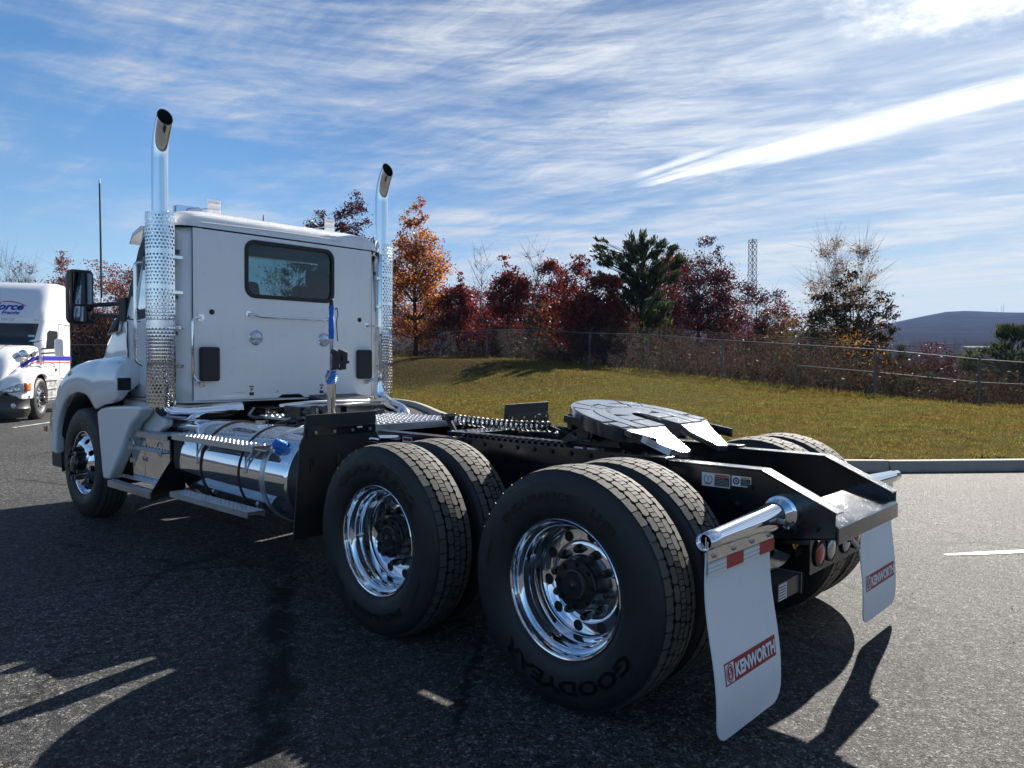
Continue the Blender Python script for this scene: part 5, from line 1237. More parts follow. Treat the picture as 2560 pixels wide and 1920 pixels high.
def build_fifth_wheel(T):
    # local frame of the tilted plate: u across, v along (forwards), w up
    a = math.atan(.2); o = Vector((0, .2, 1.16)); V = Vector((0, math.cos(a), math.sin(a))); W = Vector((0, -math.sin(a), math.cos(a)))
    def P(u, v, w): return o + Vector((1, 0, 0)) * u + V * v + W * w
    root = None
    R = .475; yc = .11
    outer = [(R * math.cos(rad(t)), yc + R * math.sin(rad(t))) for t in np.linspace(0, 180, 33)]
    # outline of the flat top: round front, straight flanks, V slot at the rear between the two ramps
    sl = [(-.455, 0.0), (-.34, -.03), (-.085, -.03), (-.06, .06), (-.046, .20), (-.036, .285), (-.02, .31), (0, .318), (.02, .31), (.036, .285), (.046, .20), (.06, .06), (.085, -.03), (.34, -.03), (.455, 0.0)]
    outline = outer + sl
    # groove lines are modelled as recesses between raised lands: build lands on a base plate
    m = M(); n = len(outline)
    top = [P(u, v, 0) for u, v in outline]; bot = [P(u * .97, v if v > .0 else v, -.075) for u, v in outline]
    m.add(top + bot, [tuple(range(n)), tuple(reversed(range(n, 2 * n)))] + [(i, (i + 1) % n, n + (i + 1) % n, n + i) for i in range(n)])
    fw = m.build('fifth_wheel', MT['black_plate'], T, smooth=30)
    # raised lands
    m = M()
    def land(ra, rb, t0, t1, w=.006, cy=yc, sx=1.0):
        k = 22; vs = []
        for i in range(k + 1):
            t = rad(t0 + (t1 - t0) * i / k)
            for r in (ra, rb):
                for ww in (0, w): vs.append(P(r * sx * math.cos(t), cy + r * math.sin(t), ww))
        fs = []
        for i in range(k):
            b = 4 * i; fs += [(b + 1, b + 3, b + 7, b + 5), (b, b + 1, b + 5, b + 4), (b + 2, b + 6, b + 7, b + 3)]
        fs += [(0, 2, 3, 1), (4 * k, 4 * k + 1, 4 * k + 3, 4 * k + 2)]
        m.add(vs, fs)
    for t0, t1 in ((3, 42), (45, 62), (65, 115), (118, 135), (138, 177)): land(.362, .462, t0, t1)
    land(.248, .345, -4, 58); land(.248, .345, 61, 119); land(.248, .345, 122, 184); land(.07, .232, 20, 160, .006, yc + .06)
    for s in (-1, 1):
        for u0, u1, v0, v1 in ((.362, .452, .015, .10), (.252, .345, -.02, .09), (.075, .232, -.02, .10), (.07, .232, .115, .20)):
            m.add([P(s * u, v, w) for w in (0, .006) for u, v in ((u0, v0), (u1, v0), (u1, v1), (u0, v1))], [(4, 5, 6, 7), (0, 1, 5, 4), (1, 2, 6, 5), (2, 3, 7, 6), (3, 0, 4, 7)])
    m.build('bearing_land', MT['black_plate'], fw, smooth=25)
    m = M(); m.cyl(P(0, .44, 0), P(0, .44, .008), .055, 20, .05); m.build('grease_boss', MT['black_plate'], fw)
    # ramps
    for s in (-1, 1):
        A = [(.085, -.03), (.34, -.03), (.43, -.005)]; tip = [(s * .155, -.03, 1.043), (s * .215, -.05, 1.04), (s * .27, -.03, 1.043)]
        t = [P(s * .085, -.03, 0), P(s * .34, -.03, 0), P(s * .445, -.002, -.002)]
        q = [Vector(tip[0]), Vector(tip[1]), Vector(tip[2])]
        mid_in = P(s * .10, -.09, -.028); mid_out = P(s * .385, -.10, -.034)
        vs = [t[0], t[1], t[2], mid_in, P(s * .3, -.10, -.032), mid_out, q[0], q[1], q[2]]
        m = M(); dn = Vector((0, 0, -.035)); k = len(vs)
        m.add(vs + [v + dn for v in vs], [(0, 1, 4, 3), (1, 2, 5, 4), (3, 4, 7, 6), (4, 5, 8, 7), (9, 12, 13, 10), (10, 13, 14, 11), (12, 15, 16, 13), (13, 16, 17, 14), (0, 3, 12, 9), (3, 6, 15, 12), (2, 11, 14, 5), (5, 14, 17, 8), (6, 7, 16, 15), (7, 8, 17, 16)])
        m.build('ramp', MT['black_plate'], fw, smooth=30, bevel=.006)
    m = M(); X = -.452   # safety decal on the left flank
    d0 = P(-.452, .06, -.028); d1 = Vector((-.40, -.02, 1.075))
    e = (d1 - d0).normalized(); w = Vector((0, 0, 1)); w = (w - e * w.dot(e)).normalized(); nn = e.cross(w)
    d0 = Vector((-.43, .10, 1.10)); e = Vector((.12, -.95, -.38)).normalized(); w = (Vector((0, 0, 1)) - e * e.z).normalized(); off = Vector((-.012, 0, 0))
    m.add([d0 + off, d0 + off + e * .17, d0 + off + e * .17 + w * .035, d0 + off + w * .035], [(0, 1, 2, 3)], 0)
    off2 = Vector((-.0135, 0, 0))
    for k in range(4): m.add([d0 + off2 + e * (.03) + w * (.006 + k * .007), d0 + off2 + e * (.09 + .02 * (k % 2)) + w * (.006 + k * .007), d0 + off2 + e * (.09 + .02 * (k % 2)) + w * (.009 + k * .007), d0 + off2 + e * .03 + w * (.009 + k * .007)], [(0, 1, 2, 3)], 1 if k != 2 else 2)
    m.build('safety_decal', [MT['white_print'], MT['black_print'], MT['orange_print']], fw, smooth=0)
    # skirts, pivot brackets and mounting angles
    m = M()
    for s in (-1, 1):
        m.prism([(.02, 1.07), (.62, 1.17), (.62, 1.21), (.02, 1.12)], s * .425, s * .41, 'x'); m.prism([(.28, 1.045), (.30, 1.10), (.40, 1.14), (.56, 1.14), (.64, 1.10), (.70, 1.05)], s * .36, s * .34, 'x')
        m.cyl((s * .44, .47, 1.115), (s * .33, .47, 1.115), .035, 14); m.lathe([(s * .425, .055), (s * .432, .055), (s * .432, .03), (s * .425, .03)], 20, (0, .47, 1.115))
    m.box(-.30, .30, .30, .60, 1.08, 1.12); m.tube(fillet([(-.20, .68, 1.14), (-.36, .62, 1.10), (-.44, .50, 1.08), (-.46, .40, 1.08)], .05, 4), .011, 6)
    m.build('pivot_bracket', MT['black'], fw, smooth=35)
    m = M()   # front lug with round eye
    lug = rrect(-.06, .06, -.06, .06, .02, 3); 
    c0 = P(-.30, .40, -.06)
    for s in (-1,):
        out = [(c0.x + p[0], c0.z - .02 + p[1]) for p in rrect(-.05, .05, -.055, .055, .02, 4)]; inn = [(c0.x + .022 * math.cos(2 * PI * (i + .5) / 20 + PI / 4 - PI / 4), c0.z - .02 + .03 * math.sin(2 * PI * (i + .5) / 20)) for i in range(20)]
        inn = [(c0.x + .02 * math.cos(2 * PI * i / 24), c0.z - .02 + .032 * math.sin(2 * PI * i / 24)) for i in range(24)]; out = [(c0.x + q[0], c0.z - .02 + q[1]) for q in rrect(-.05, .05, -.055, .055, .02, 5)]
        frame_ring(out, inn, c0.y + .02, c0.y + .05, 'y', m)
    m.build('release_lug', MT['black'], fw)
    for s in (-1, 1):
        m = M(); m.box(s * .435, s * .355, -.05, 1.45, 1.0165, 1.03); m.box(s * .445, s * .436, -.05, 1.45, .93, 1.03); m.build('mounting_angle', MT['black_wet'], T, bevel=.003)
        m = M()
        for i in range(17): m.box(s * .425, s * .35, .62 + i * .049, .645 + i * .049, 1.03, 1.058)
        m.box(s * .425, s * .35, .60, 1.45, 1.03, 1.044)
        m.build('slide_rack', MT['black_wet'], T, smooth=0)
    m = M()
    for i in range(10): m.cyl((-.44, .15 + i * .135, 1.0), (-.458, .15 + i * .135, 1.0), .014, 6); m.cyl((-.40, .1 + i * .13, 1.03), (-.40, .1 + i * .13, 1.042), .012, 6)
    m.build('mounting_bolts', MT['black'], T)['kind'] = 'stuff'

def build_deck(T):
    # cross plate, deck plates, air-line coil, hose pole, boxes behind the cab
    m = M(); m.box(-.36, .40, 1.44, 1.66, 1.032, 1.05); m.build('cross_plate', MT['black_wet'], T, bevel=.003)
    for (x0, x1, y0, y1, z) in ((-.46, .46, 2.29, 3.12, 1.058), (.27, .47, 1.50, 2.27, 1.048), (-.52, -.22, 3.22, 3.80, 1.052)):
        m = M(); tread_plate(m, x0, x1, y0, y1, z - .02, z, True, .05, .008); m.box(x0 + .004, x1 - .004, y0 + .001, y0 + .006, z - .05, z - .02); m.build('deck_plate', MT['tread_plate'], T, smooth=0)
    m = M()   # coiled air line
    n = 230; turns = 19; pts = []
    for i in range(n + 1):
        u = i / n; a = 2 * PI * turns * u; y = 1.98 - .88 * u; sag = -.012 * math.sin(PI * u)
        pts.append((.05 + .032 * math.cos(a), y, 1.085 + sag + .034 * math.sin(a)))
    m.tube(pts, .0065, 6); m.tube(fillet([(.02, 2.0, 1.085), (-.05, 2.05, 1.12), (-.12, 1.98, 1.14), (-.16, 1.85, 1.115)], .08, 5), .008, 6)
    m.tube(fillet([(.05, 1.10, 1.085), (.02, .98, 1.06), (.10, .80, 1.06), (.0, .66, 1.09)], .08, 5), .009, 6); m.tube(fillet([(.1, 1.10, 1.05), (-.02, 1.0, 1.045), (-.1, 1.12, 1.06), (-.16, 1.2, 1.05)], .05, 5), .012, 6)
    m.build('coiled_air_line', MT['black_matte'], T, smooth=60)
    m = M()   # hose stand
    m.bar((-.14, 1.80, 1.0), (-.17, 1.86, 1.12), .035, .03); m.box(-.20, -.14, 1.82, 1.89, 1.10, 1.135); m.cyl((-.20, 1.86, 1.13), (-.12, 1.84, 1.135), .016, 10); m.bar((-.17, 1.72, 1.02), (-.13, 1.70, 1.10), .02, .02); m.cyl((-.20, 1.68, 1.005), (-.14, 1.70, 1.02), .02, 8, mi=1)
    m.build('hose_stand', [MT['black'], MT['chrome']], T, bevel=.003)
    # pole with blue wrapped hose tender
    p = (-.415, 2.9)
    root = M(); root.cyl((*p, 1.05), (*p, 1.345), .032, 24); pole = root.build('hose_pole', MT['chrome'], T, smooth=60)
    m = M(); m.cyl((*p, 1.345), (*p, 1.93), .0145, 14); m.build('rod', MT['chrome'], pole)
    m = M(); m.cyl((*p, 1.925), (*p, 1.975), .0165, 12); m.dome((*p, 1.975), .0165, .008, 'z', 12); m.build('cap', MT['black_matte'], pole)
    m = M(); m.lathe([(1.678, .019), (1.70, .022), (1.73, .0215), (1.735, .0245), (1.75, .0225), (1.83, .0225), (1.835, .019), (1.91, .0195), (1.915, .0225), (1.93, .021), (1.932, .012)], 16, (*p, 0), 'z'); m.build('grip', MT['blue_grip'], pole, smooth=50)
    m = M(); r = random.Random(5); pr = []
    rings = []
    for i in range(12):
        z = 1.335 + i * .0095; rr = .036 + (.006 if 1 < i < 9 else -.002); rings.append([(p[0] + math.cos(2 * PI * j / 18) * rr * r.uniform(.82, 1.2), p[1] + math.sin(2 * PI * j / 18) * rr * r.uniform(.82, 1.2), z + r.uniform(-.003, .003)) for j in range(18)])
    m.loft(rings); m.build('plastic_wrap', MT['blue_wrap'], pole, smooth=15)
    for dx, nm in ((.012, 0), (.075, 1)):
        m = M(); x = p[0] + dx; y = p[1] - .035
        m.prism([(x - .03, 1.60), (x + .035, 1.575), (x + .035, 1.49), (x + .022, 1.485), (x + .022, 1.445), (x - .028, 1.44), (x - .028, 1.455), (x - .012, 1.465), (x - .012, 1.55), (x - .03, 1.57)], y - .02, y + .02, 'y'); m.box(x + .022, x + .05, y - .022, y + .022, 1.492, 1.512)
        m.build('hose_clip', MT['black_matte'], pole, bevel=.002)
    m = M(); m.tube(fillet([(p[0] + .02, p[1] - .02, 1.90), (p[0] + .035, p[1] - .02, 1.92), (p[0] + .045, p[1] - .02, 1.88), (p[0] + .028, p[1] - .025, 1.80), (p[0] + .042, p[1] - .02, 1.66)], .02, 4), .004, 6); m.build('cord', MT['black_matte'], pole)
    m = M(); m.tube([(p[0] - .02, p[1] - .03, 1.44), (p[0] - .05, p[1] - .03, 1.395), (p[0] - .07, p[1] - .03, 1.36)], [.005, .007, .005], 6); m.build('tag', MT['gold'], pole)
    m = M(); m.box(-.50, .30, 3.20, 3.45, 1.055, 1.15); m.box(-.10, .30, 3.15, 3.2, 1.06, 1.145); b = m.build('air_box', MT['black'], T, bevel=.012)
    for x in (-.44, -.31):
        m = M(); m.cyl((x, 3.20, 1.105), (x, 3.12, 1.10), .048, 24); m.lathe([(3.12, .05), (3.105, .05), (3.10, .043), (3.098, .001)], 24, (x, 0, 1.10), 'y'); m.bar((x - .02, 3.12, 1.15), (x + .03, 3.10, 1.155), .014, .012); m.build('coupling_lid', MT['hub_black'], b, smooth=40)
        m = M()
        for k in range(9): m.cyl((x + .02 + .006 * math.sin(k * 2), 3.095, 1.14 - k * .009), (x + .02 + .006 * math.sin(k * 2), 3.093, 1.133 - k * .009), .004, 5)
        m.build('lid_chain', MT['steel'], b)
    m = M(); m.tube(fillet([(-.35, 3.75, 1.13), (-.2, 3.5, 1.165), (.1, 3.5, 1.16), (.5, 3.65, 1.15)], .1, 6), .013, 10); m.build('coolant_pipe', MT['white'], T)
    m = M()
    r = random.Random(3)
    for i in range(16):
        x = r.uniform(-.4, .35); y = r.uniform(3.5, 4.4); z = r.uniform(1.0, 1.12); m.tube(fillet([(x, y, z), (x + r.uniform(-.2, .2), y - .15, z + .03), (x + r.uniform(-.3, .3), y - .4, z - .03), (x + r.uniform(-.4, .4), y - .6, z - .05)], .12, 5), r.uniform(.008, .02), 7)
    m.box(-.40, .42, 3.9, 5.4, .95, 1.10); m.box(-.2, .35, 3.5, 3.9, .85, 1.03)
    m.build('gearbox_and_hoses', MT['black'], T, smooth=50, bevel=0)
    m = M(); m.prism([(3.85, 1.13), (4.32, 1.20), (4.32, 1.14), (3.85, 1.07)], .25, .80, 'x'); m.build('cab_crossbeam', MT['drum'], T, bevel=.006)
    # front mud shields ahead of the tandem
    for s in (-1, 1):
        X0, X1 = (-1.19, -.66) if s < 0 else (.60, 1.12); y = 2.03 if s < 0 else 2.02
        xa, xb = (-1.28, -.64) if s < 0 else (.58, 1.16)
        m = M(); m.prism([(X0, 1.175), (X1, 1.18), (X1, 1.045), (X1 + .04, .99), (X1 + .04, .62), (xb if s > 0 else -.72, .415), (xa, .415), (xa + .015, .60), (X0 - .045, .99), (X0 - .015, 1.045)], y, y + .012, 'y'); sh = m.build('wheel_shield', MT['rubber'], T, bevel=.002)
        m = M(); m.box(X0 + .005, X1 - .005, y - .006, y - .001, 1.04, 1.095); m.build('shield_bar', MT['black'], sh, bevel=.002)
        m = M()
        for k in range(4): x = X0 + .06 + k * .138; m.cyl((x, y - .006, 1.065), (x, y - .016, 1.065), .011, 6)
        m.build('shield_bolts', MT['steel'], sh)['kind'] = 'stuff'
        m = M(); m.box(X0 + .375, X0 + .415, y - .008, y - .0065, 1.075, 1.085); m.build('bar_label', MT['white_print'], sh, smooth=0)
        for x in (X0 + .04, X0 + .23):
            m = M(); m.box(x - .011, x + .011, y - .006, y - .001, .82, .91); m.cyl((x, y - .006, .835), (x, y - .013, .835), .007, 8); m.cyl((x, y - .006, .895), (x, y - .013, .895), .007, 8); m.build('shield_clip', MT['black'], sh, bevel=.002)
        m = M(); m.tube(fillet([(X1 + .02, y + .01, .98), (X1 - .08, y + .02, 1.0), (s * .44, y + .03, .98)], .05, 4), .02, 10); m.build('shield_arm', MT['chrome_flat'] if s < 0 else MT['black'], sh)
        if s < 0: m = M(); m.bar((X1 - .02, y + .02, 1.172), (-.58, y + .05, 1.178), .05, .014); m.build('shield_stay', MT['black'], sh)

def build_left_side(T):
    # polished fuel tank with straps, steps and brackets
    cx, cz, r = -.785, .70, .328
    m = M(); y0, y1 = 2.40, 3.99
    m.lathe([(y0, .001), (y0, r - .03), (y0 + .006, r - .012), (y0 + .02, r - .002), (y0 + .03, r), (y1 - .03, r), (y1 - .02, r - .002), (y1 - .006, r - .012), (y1, r - .03), (y1, .001)], 72, (cx, 0, cz), 'y'); tank = m.build('fuel_tank', MT['tank'], T, smooth=50)
    m = M(); m.lathe([(y0 - .14, .001), (y0 - .14, r - .05), (y0 - .12, r - .02), (y0 - .002, r - .012), (y0 + .004, r - .02)], 60, (cx, 0, cz), 'y'); m.build('tank_end_ring', MT['black_matte'], tank)
    for y, w, mm, nm in ((3.60, .006, 'strap', 'tank_strap'), (3.02, .006, 'strap', 'tank_strap'), (2.70, .024, 'alu_matte', 'tank_band')):
        m = M(); m.lathe([(y - w, r - .002), (y - w, r + .008), (y + w, r + .008), (y + w, r - .002)], 72, (cx, 0, cz), 'y'); m.build(nm, MT[mm], tank, smooth=50)
    m = M(); m.tube([(-.99, 2.56, .885), (-1.03, 2.56, .915)], .054, 20); m.build('filler_neck', MT['black_matte'], tank)
    m = M(); rr = random.Random(9); rings = []
    ax = Vector((-.8, 0, .6)).normalized(); x_ = Vector((0, 1, 0)); y_ = ax.cross(x_)
    for i, (d, q) in enumerate(((.0, .05), (.012, .053), (.03, .049), (.05, .041), (.065, .038), (.08, .025), (.085, .008))):
        rings.append([Vector((-1.03, 2.56, .915)) + ax * (d + rr.uniform(-.006, .006)) + (x_ * math.cos(2 * PI * j / 14) + y_ * math.sin(2 * PI * j / 14)) * q * rr.uniform(.78, 1.15) for j in range(14)])
    m.loft(rings); m.build('wrapped_cap', MT['blue_wrap'], tank, smooth=20)
    m = M(); m.cyl((-.80, 3.25, 1.02), (-.80, 3.25, 1.055), .05, 20); m.tube(fillet([(-.75, 3.1, 1.03), (-.6, 3.0, 1.08), (-.45, 3.1, 1.02)], .08, 4), .018, 8, mi=1); m.tube(fillet([(-.7, 2.95, 1.02), (-.6, 2.85, 1.06), (-.46, 2.9, 1.0)], .08, 4), .012, 8, mi=1); m.build('tank_sender', [MT['chrome_flat'], MT['black']], tank)
    m = M(); m.lathe([(y0, .001), (y0, r - .03), (y0 + .03, r), (y1 - .03, r), (y1, r - .03), (y1, .001)], 48, (.80, 0, cz), 'y'); far_tank = m.build('fuel_tank', MT['tank'], T, smooth=50)
    m = M(); m.box(1.07, 1.20, 2.66, 3.90, .90, .935); m.build('tank_step', MT['alu_matte'], T); m = M(); m.box(1.08, 1.205, 2.72, 3.93, .44, .48); m.build('tank_step', MT['alu_matte'], T)
    m = M(); m.box(.55, 1.12, 4.15, 5.0, .42, .90); m.build('battery_box', MT['chrome_flat'], T, bevel=.02)
    # upper and lower tank steps
    for (xa, xb, ya, yb, z) in ((-1.20, -1.07, 2.66, 3.90, .935), (-1.205, -1.08, 2.72, 3.93, .482)):
        m = M(); tread_plate(m, xa, xb, ya, yb, z - .006, z, True, .03, .0045); m.box(xa - .003, xa + .003, ya, yb, z - .042, z - .0005); m.box(xb - .003, xb + .003, ya, yb, z - .042, z - .0005); st = m.build('tank_step', MT['alu_matte'], T, smooth=0)
        for y in (ya + .25, yb - .25):
            m = M()
            if z > .7:
                for dy in (-.06, .06): m.bar((-1.085, y + dy, z - .03), (-1.116, y, z - .145), .014, .010)
                m.bar((-1.116, y, z - .14), (-1.118, y, z - .215), .022, .008)
            else: m.prism([(xa + .02, z - .04), (xb, z - .04), (-.93, .46), (-.95, .40), (xb, z - .075)], y - .018, y + .018, 'y')
            m.build('step_bracket', MT['alu_matte'], st, bevel=.002)
    # cab access steps: folded tread plates, sloping polished riser, end plate
    m = M(); tread_plate(m, -1.12, -.86, 4.17, 4.98, .89, .897, True, .045, .006); m.box(-1.124, -1.118, 4.17, 4.98, .848, .896); m.build('upper_step', MT['tread_plate'], T, smooth=0)
    m = M(); m.prism([(-1.082, .852), (-1.067, .852), (-1.060, .485), (-1.075, .485)], 4.222, 4.97, 'y'); rz = m.build('step_riser', MT['chrome_flat'], T)
    m = M(); tread_plate(m, -1.14, -1.075, 4.225, 4.93, .742, .752, True, .032, .006); m.build('middle_step', MT['tread_plate'], T, smooth=0)
    m = M(); tread_plate(m, -1.23, -1.16, 4.24, 5.14, .436, .443, True, .045, .006); tread_plate(m, -1.15, -1.075, 4.22, 5.10, .476, .483, True, .045, .006); m.box(-1.234, -1.228, 4.24, 5.14, .388, .442); m.build('lower_step', MT['tread_plate'], T, smooth=0)
    m = M(); m.prism([(-.98, .83), (-1.235, .442), (-1.235, .375), (-1.215, .375), (-1.04, .40), (-.95, .45)], 4.215, 4.222, 'y'); m.build('step_end_plate', MT['black'], T)
    m = M(); m.prism(rrect(4.04, 4.20, .62, .885, .05, 4), -1.06, -.9, 'x'); m.build('tool_box', MT['black_matte'], T, bevel=.01)
    # wire keepers on the riser
    for y in (4.86, 4.28):
        m = M(); m.tube([(-1.135, y + .045 * math.cos(rad(t)), .78 + .055 * math.sin(rad(t))) for t in range(20, 341, 16)], .006, 6); m.build('wire_ring', MT['steel'], rz)
    m = M(); m.tube([(-1.135, 4.84, .74), (-1.13, 4.84, .63), (-1.12, 4.84, .47)], .003, 5); m.box(-1.14, -1.125, 4.80, 4.88, .63, .645); m.cyl((-1.13, 4.80, .66), (-1.13, 4.80, .615), .008, 8); m.cyl((-1.13, 4.88, .66), (-1.13, 4.88, .615), .008, 8); m.build('wire_clamp', MT['steel'], rz)
    # chrome pipe between cab and tank, elbow under the left stack
    m = M(); m.tube(fillet([(-.90, 4.90, .955), (-.88, 4.3, .955), (-.72, 3.75, .96)], .2, 6), .058, 20); m.lathe([(4.83, .06), (4.83, .072), (4.86, .072), (4.86, .06)], 24, (-.9, 0, .955), 'y'); m.build('intake_pipe', MT['chrome'], T, smooth=60)

def build_cab(T):
    # ---------------- shell as one lofted skin; the openings stay open
    ys = [4.42, 4.50, 4.98, 5.08]; zs = [1.155, 1.30, 1.88, 1.96, 2.30, 2.56, 2.625]
    rings = []
    for z in zs:
        yf = float(np.interp(z, [1.15, 1.9, 1.96, 2.625], [5.36, 5.40, 5.36, 5.05])); w = float(np.interp(z, [1.15, 1.5, 1.96, 2.625], [1.062, 1.09, 1.085, 1.035]))
        rings.append(cab_ring(z, CX - w, CX + w, 4.258, max(yf, 5.32) if z < 2 else yf, .205, .20, [y - (0 if z < 2 else (z - 1.96) * .15 * (y > 4.6)) for y in ys]))
    n = len(rings[0]); K = 6
    def skip(i, j):
        z0 = zs[i]
        if j == n - 1: return True                                    # the back is closed by the riveted panel
        side = (K + 1 <= j < K + 2 + 0) or (n - 2 - (K + 2) < j <= n - 2 - (K + 1))
        if 1.95 < z0 < 2.55 and (j in (K + 1, n - 2 - (K + 1))): return True      # door windows
        if 1.95 < z0 < 2.55 and j == n // 2 - 1: return True                         # windscreen
        return False
    m = M(); m.loft(rings, closed=True, caps=False, skip=skip); m.add(rings[0], [tuple(range(n))]); cab = m.build('cab', MT['white'], T, smooth=45, solid=.012)
    il = [i for i, z in enumerate(zs) if 1.95 < z < 2.55]
    for nm, jj, mm in (('side_window', K + 1, 'glass_dark'), ('side_window', n - 2 - (K + 1), 'glass_dark'), ('windscreen', n // 2 - 1, 'glass_wind')):
        m = M()
        for i in il: m.add([rings[i][jj], rings[i][jj + 1], rings[i + 1][jj + 1], rings[i + 1][jj]], [(0, 1, 2, 3)])
        m.build(nm, MT[mm], cab, smooth=0)
    # black surround of the door window and quarter pillar, visor lip
    for s in (-1, 1):
        m = M(); X = CX + s * 1.088
        loop_o = [(4.36, 1.90), (5.02, 1.86), (5.22, 1.88), (5.18, 2.12), (5.02, 2.50), (4.93, 2.60), (4.36, 2.60)]; loop_i = [(4.47, 1.98), (4.90, 1.95), (5.02, 1.98), (5.0, 2.12), (4.90, 2.46), (4.85, 2.54), (4.47, 2.55)]
        tx = lambda z: -s * max(0, z - 1.96) * .075
        vs = [(X + tx(z) + s * e, y, z) for L_ in (loop_o, loop_i) for e in (.004, -.012) for y, z in L_]; k = 7
        fs = []
        for i in range(k):
            a, b = i, (i + 1) % k; fs += [(a, b, 2 * k + b, 2 * k + a), (a, k + a, k + b, b), (2 * k + a, 2 * k + b, 3 * k + b, 3 * k + a)]
        m.add(vs, fs); m.build('window_surround', MT['black_matte'], cab, smooth=30)
    # ---------------- roof cap
    m = M(); rr = []
    for z, w, yb, yf, rb in ((2.634, 1.052, 4.243, 5.06, .14), (2.68, 1.05, 4.245, 5.05, .14), (2.725, 1.035, 4.26, 5.03, .15), (2.765, .99, 4.30, 4.98, .18), (2.795, .90, 4.39, 4.88, .2), (2.812, .74, 4.52, 4.78, .1)): rr.append(cab_ring(z, CX - w, CX + w, yb, yf, rb, .16 if z < 2.79 else .08, [yb + (yf - yb) * t for t in (.3, .4, .6, .7)]))
    m.loft(rr, caps=False); m.add(rr[-1], [tuple(range(n))]); roof = m.build('roof_cap', MT['white_wet'], T, smooth=70)
    m = M(); m.loft([[tuple(Vector(p) + Vector((0, 0, -.012))) for p in cab_ring(2.634, CX - 1.03, CX + 1.03, 4.262, 5.03, .13, .16, [4.5, 4.6, 4.8, 4.9])], cab_ring(2.634, CX - 1.03, CX + 1.03, 4.262, 5.03, .13, .16, [4.5, 4.6, 4.8, 4.9])], caps=False); m.build('roof_gasket', MT['seam'], T)
    m = M(); m.tube(fillet([(-.80, 4.241, 2.672), (.0, 4.2405, 2.69), (.60, 4.241, 2.684)], .3, 6), .004, 6); m.build('roof_bead', MT['white'], roof)
    # visor wing, roof antennas
    m = M(); m.prism([(4.93, 2.66), (5.14, 2.62), (5.22, 2.56), (5.14, 2.655), (4.95, 2.70)], CX - 1.06, CX + 1.06, 'x'); m.build('sun_visor', MT['white'], T, bevel=.006)
    for x0, x1, z0, z1, h in ((-.42, -.29, 2.86, 3.02, 1), (.86, .98, 2.86, 3.02, 1)):
        m = M(); m.box(x0, x1, 4.895, 4.905, z0 + .03, z1); m.box(x0 + .01, x1 - .01, 4.888, 4.895, z0 + .05, z0 + .07); m.box(x0 + .01, x1 - .01, 4.888, 4.895, z1 - .05, z1 - .03); m.cyl(((x0 + x1) / 2, 4.9, 2.78), ((x0 + x1) / 2, 4.9, z0 + .05), .012, 8); a = m.build('roof_antenna', MT['white'], roof, bevel=.004)
        m = M(); m.bar((x0 - .22, 4.92, 2.865), (x0, 4.9, 2.93), .02, .012); m.build('antenna_stay', MT['alu_matte'], a)
    m = M(); m.box(-.70, -.50, 4.90, 5.0, 2.80, 2.925); m.lathe([(-.62, .001), (-.60, .03), (-.52, .045), (-.48, .03), (-.47, .001)], 16, (0, 4.88, 2.88)); m.build('roof_horn', MT['chrome'], roof, bevel=.004)
    m = M(); m.cyl((-.13, 4.4, 2.79), (-.13, 4.4, 2.85), .008, 8, .004); m.build('roof_stub', MT['black_matte'], roof)
    # ---------------- riveted back panel with window opening
    X0, X1, ZB, ZT = CX - .92, CX + .92, 1.168, 2.62; wx0, wx1, wz0, wz1 = -.388, .515, 2.080, 2.570
    win = rrect(wx0, wx1, wz0, wz1, .085, 6)
    nb = len(win)
    def ray_box(p):
        c = ((wx0 + wx1) / 2, (wz0 + wz1) / 2); d = (p[0] - c[0], p[1] - c[1]); best = 9
        for k, lo, hi in ((0, wx0 - .05, wx1 + .05), (1, wz0 - .05, wz1 + .05)):
            if abs(d[k]) > 1e-6: best = min(best, ((hi if d[k] > 0 else lo) - c[k]) / d[k])
        return (c[0] + d[0] * best, c[1] + d[1] * best)
    m = M(); Yp = 4.2445
    bx0, bx1, bz0, bz1 = wx0 - .05, wx1 + .05, wz0 - .05, wz1 + .05
    obox = [ray_box(p) for p in win]
    for c, tg in (((bx1, bz1), None), ((bx0, bz1), None), ((bx0, bz0), None), ((bx1, bz0), None)):
        i = min(range(nb), key=lambda q: (obox[q][0] - c[0]) ** 2 + (obox[q][1] - c[1]) ** 2); obox[i] = c
    frame_ring(obox, win, Yp, Yp + .008, 'y', m)
    def q(poly): m.prism(poly, Yp, Yp + .008, 'y')
    q([(X0, bz0), (bx0, bz0), (bx0, bz1), (X0, bz1)]); q([(bx1, bz0), (X1, bz0), (X1, bz1), (bx1, bz1)]); q([(X0, bz1), (X1, bz1), (X1, ZT), (X0, ZT)])
    q([(X0, ZB), (-.085, ZB), (-.045, ZB + .028), (-.03, ZB + .033), (.145, ZB + .033), (.16, ZB + .028), (.2, ZB), (X1, ZB), (X1, bz0), (X0, bz0)])
    bp = m.build('back_panel', MT['white_panel'], T, smooth=30)
    m = M()
    for X in (X0 + .022, X1 - .022):
        for i in range(34): m.dome((X, Yp, ZB + .03 + i * .042), .0052, -.0028, 'y', 6)
    for i in range(18): m.dome((X0 + .06 + i * .1, Yp, ZB + .055), .005, -.0025, 'y', 6)
    m.build('rivet_row', MT['white_panel'], bp, smooth=60)['kind'] = 'stuff'
    m = M(); m.box(X0 - .006, X0 - .001, Yp + .002, Yp + .0055, ZB, ZT); m.box(X1 + .001, X1 + .006, Yp + .002, Yp + .0055, ZB, ZT); m.build('panel_joint', MT['seam'], bp, smooth=0)
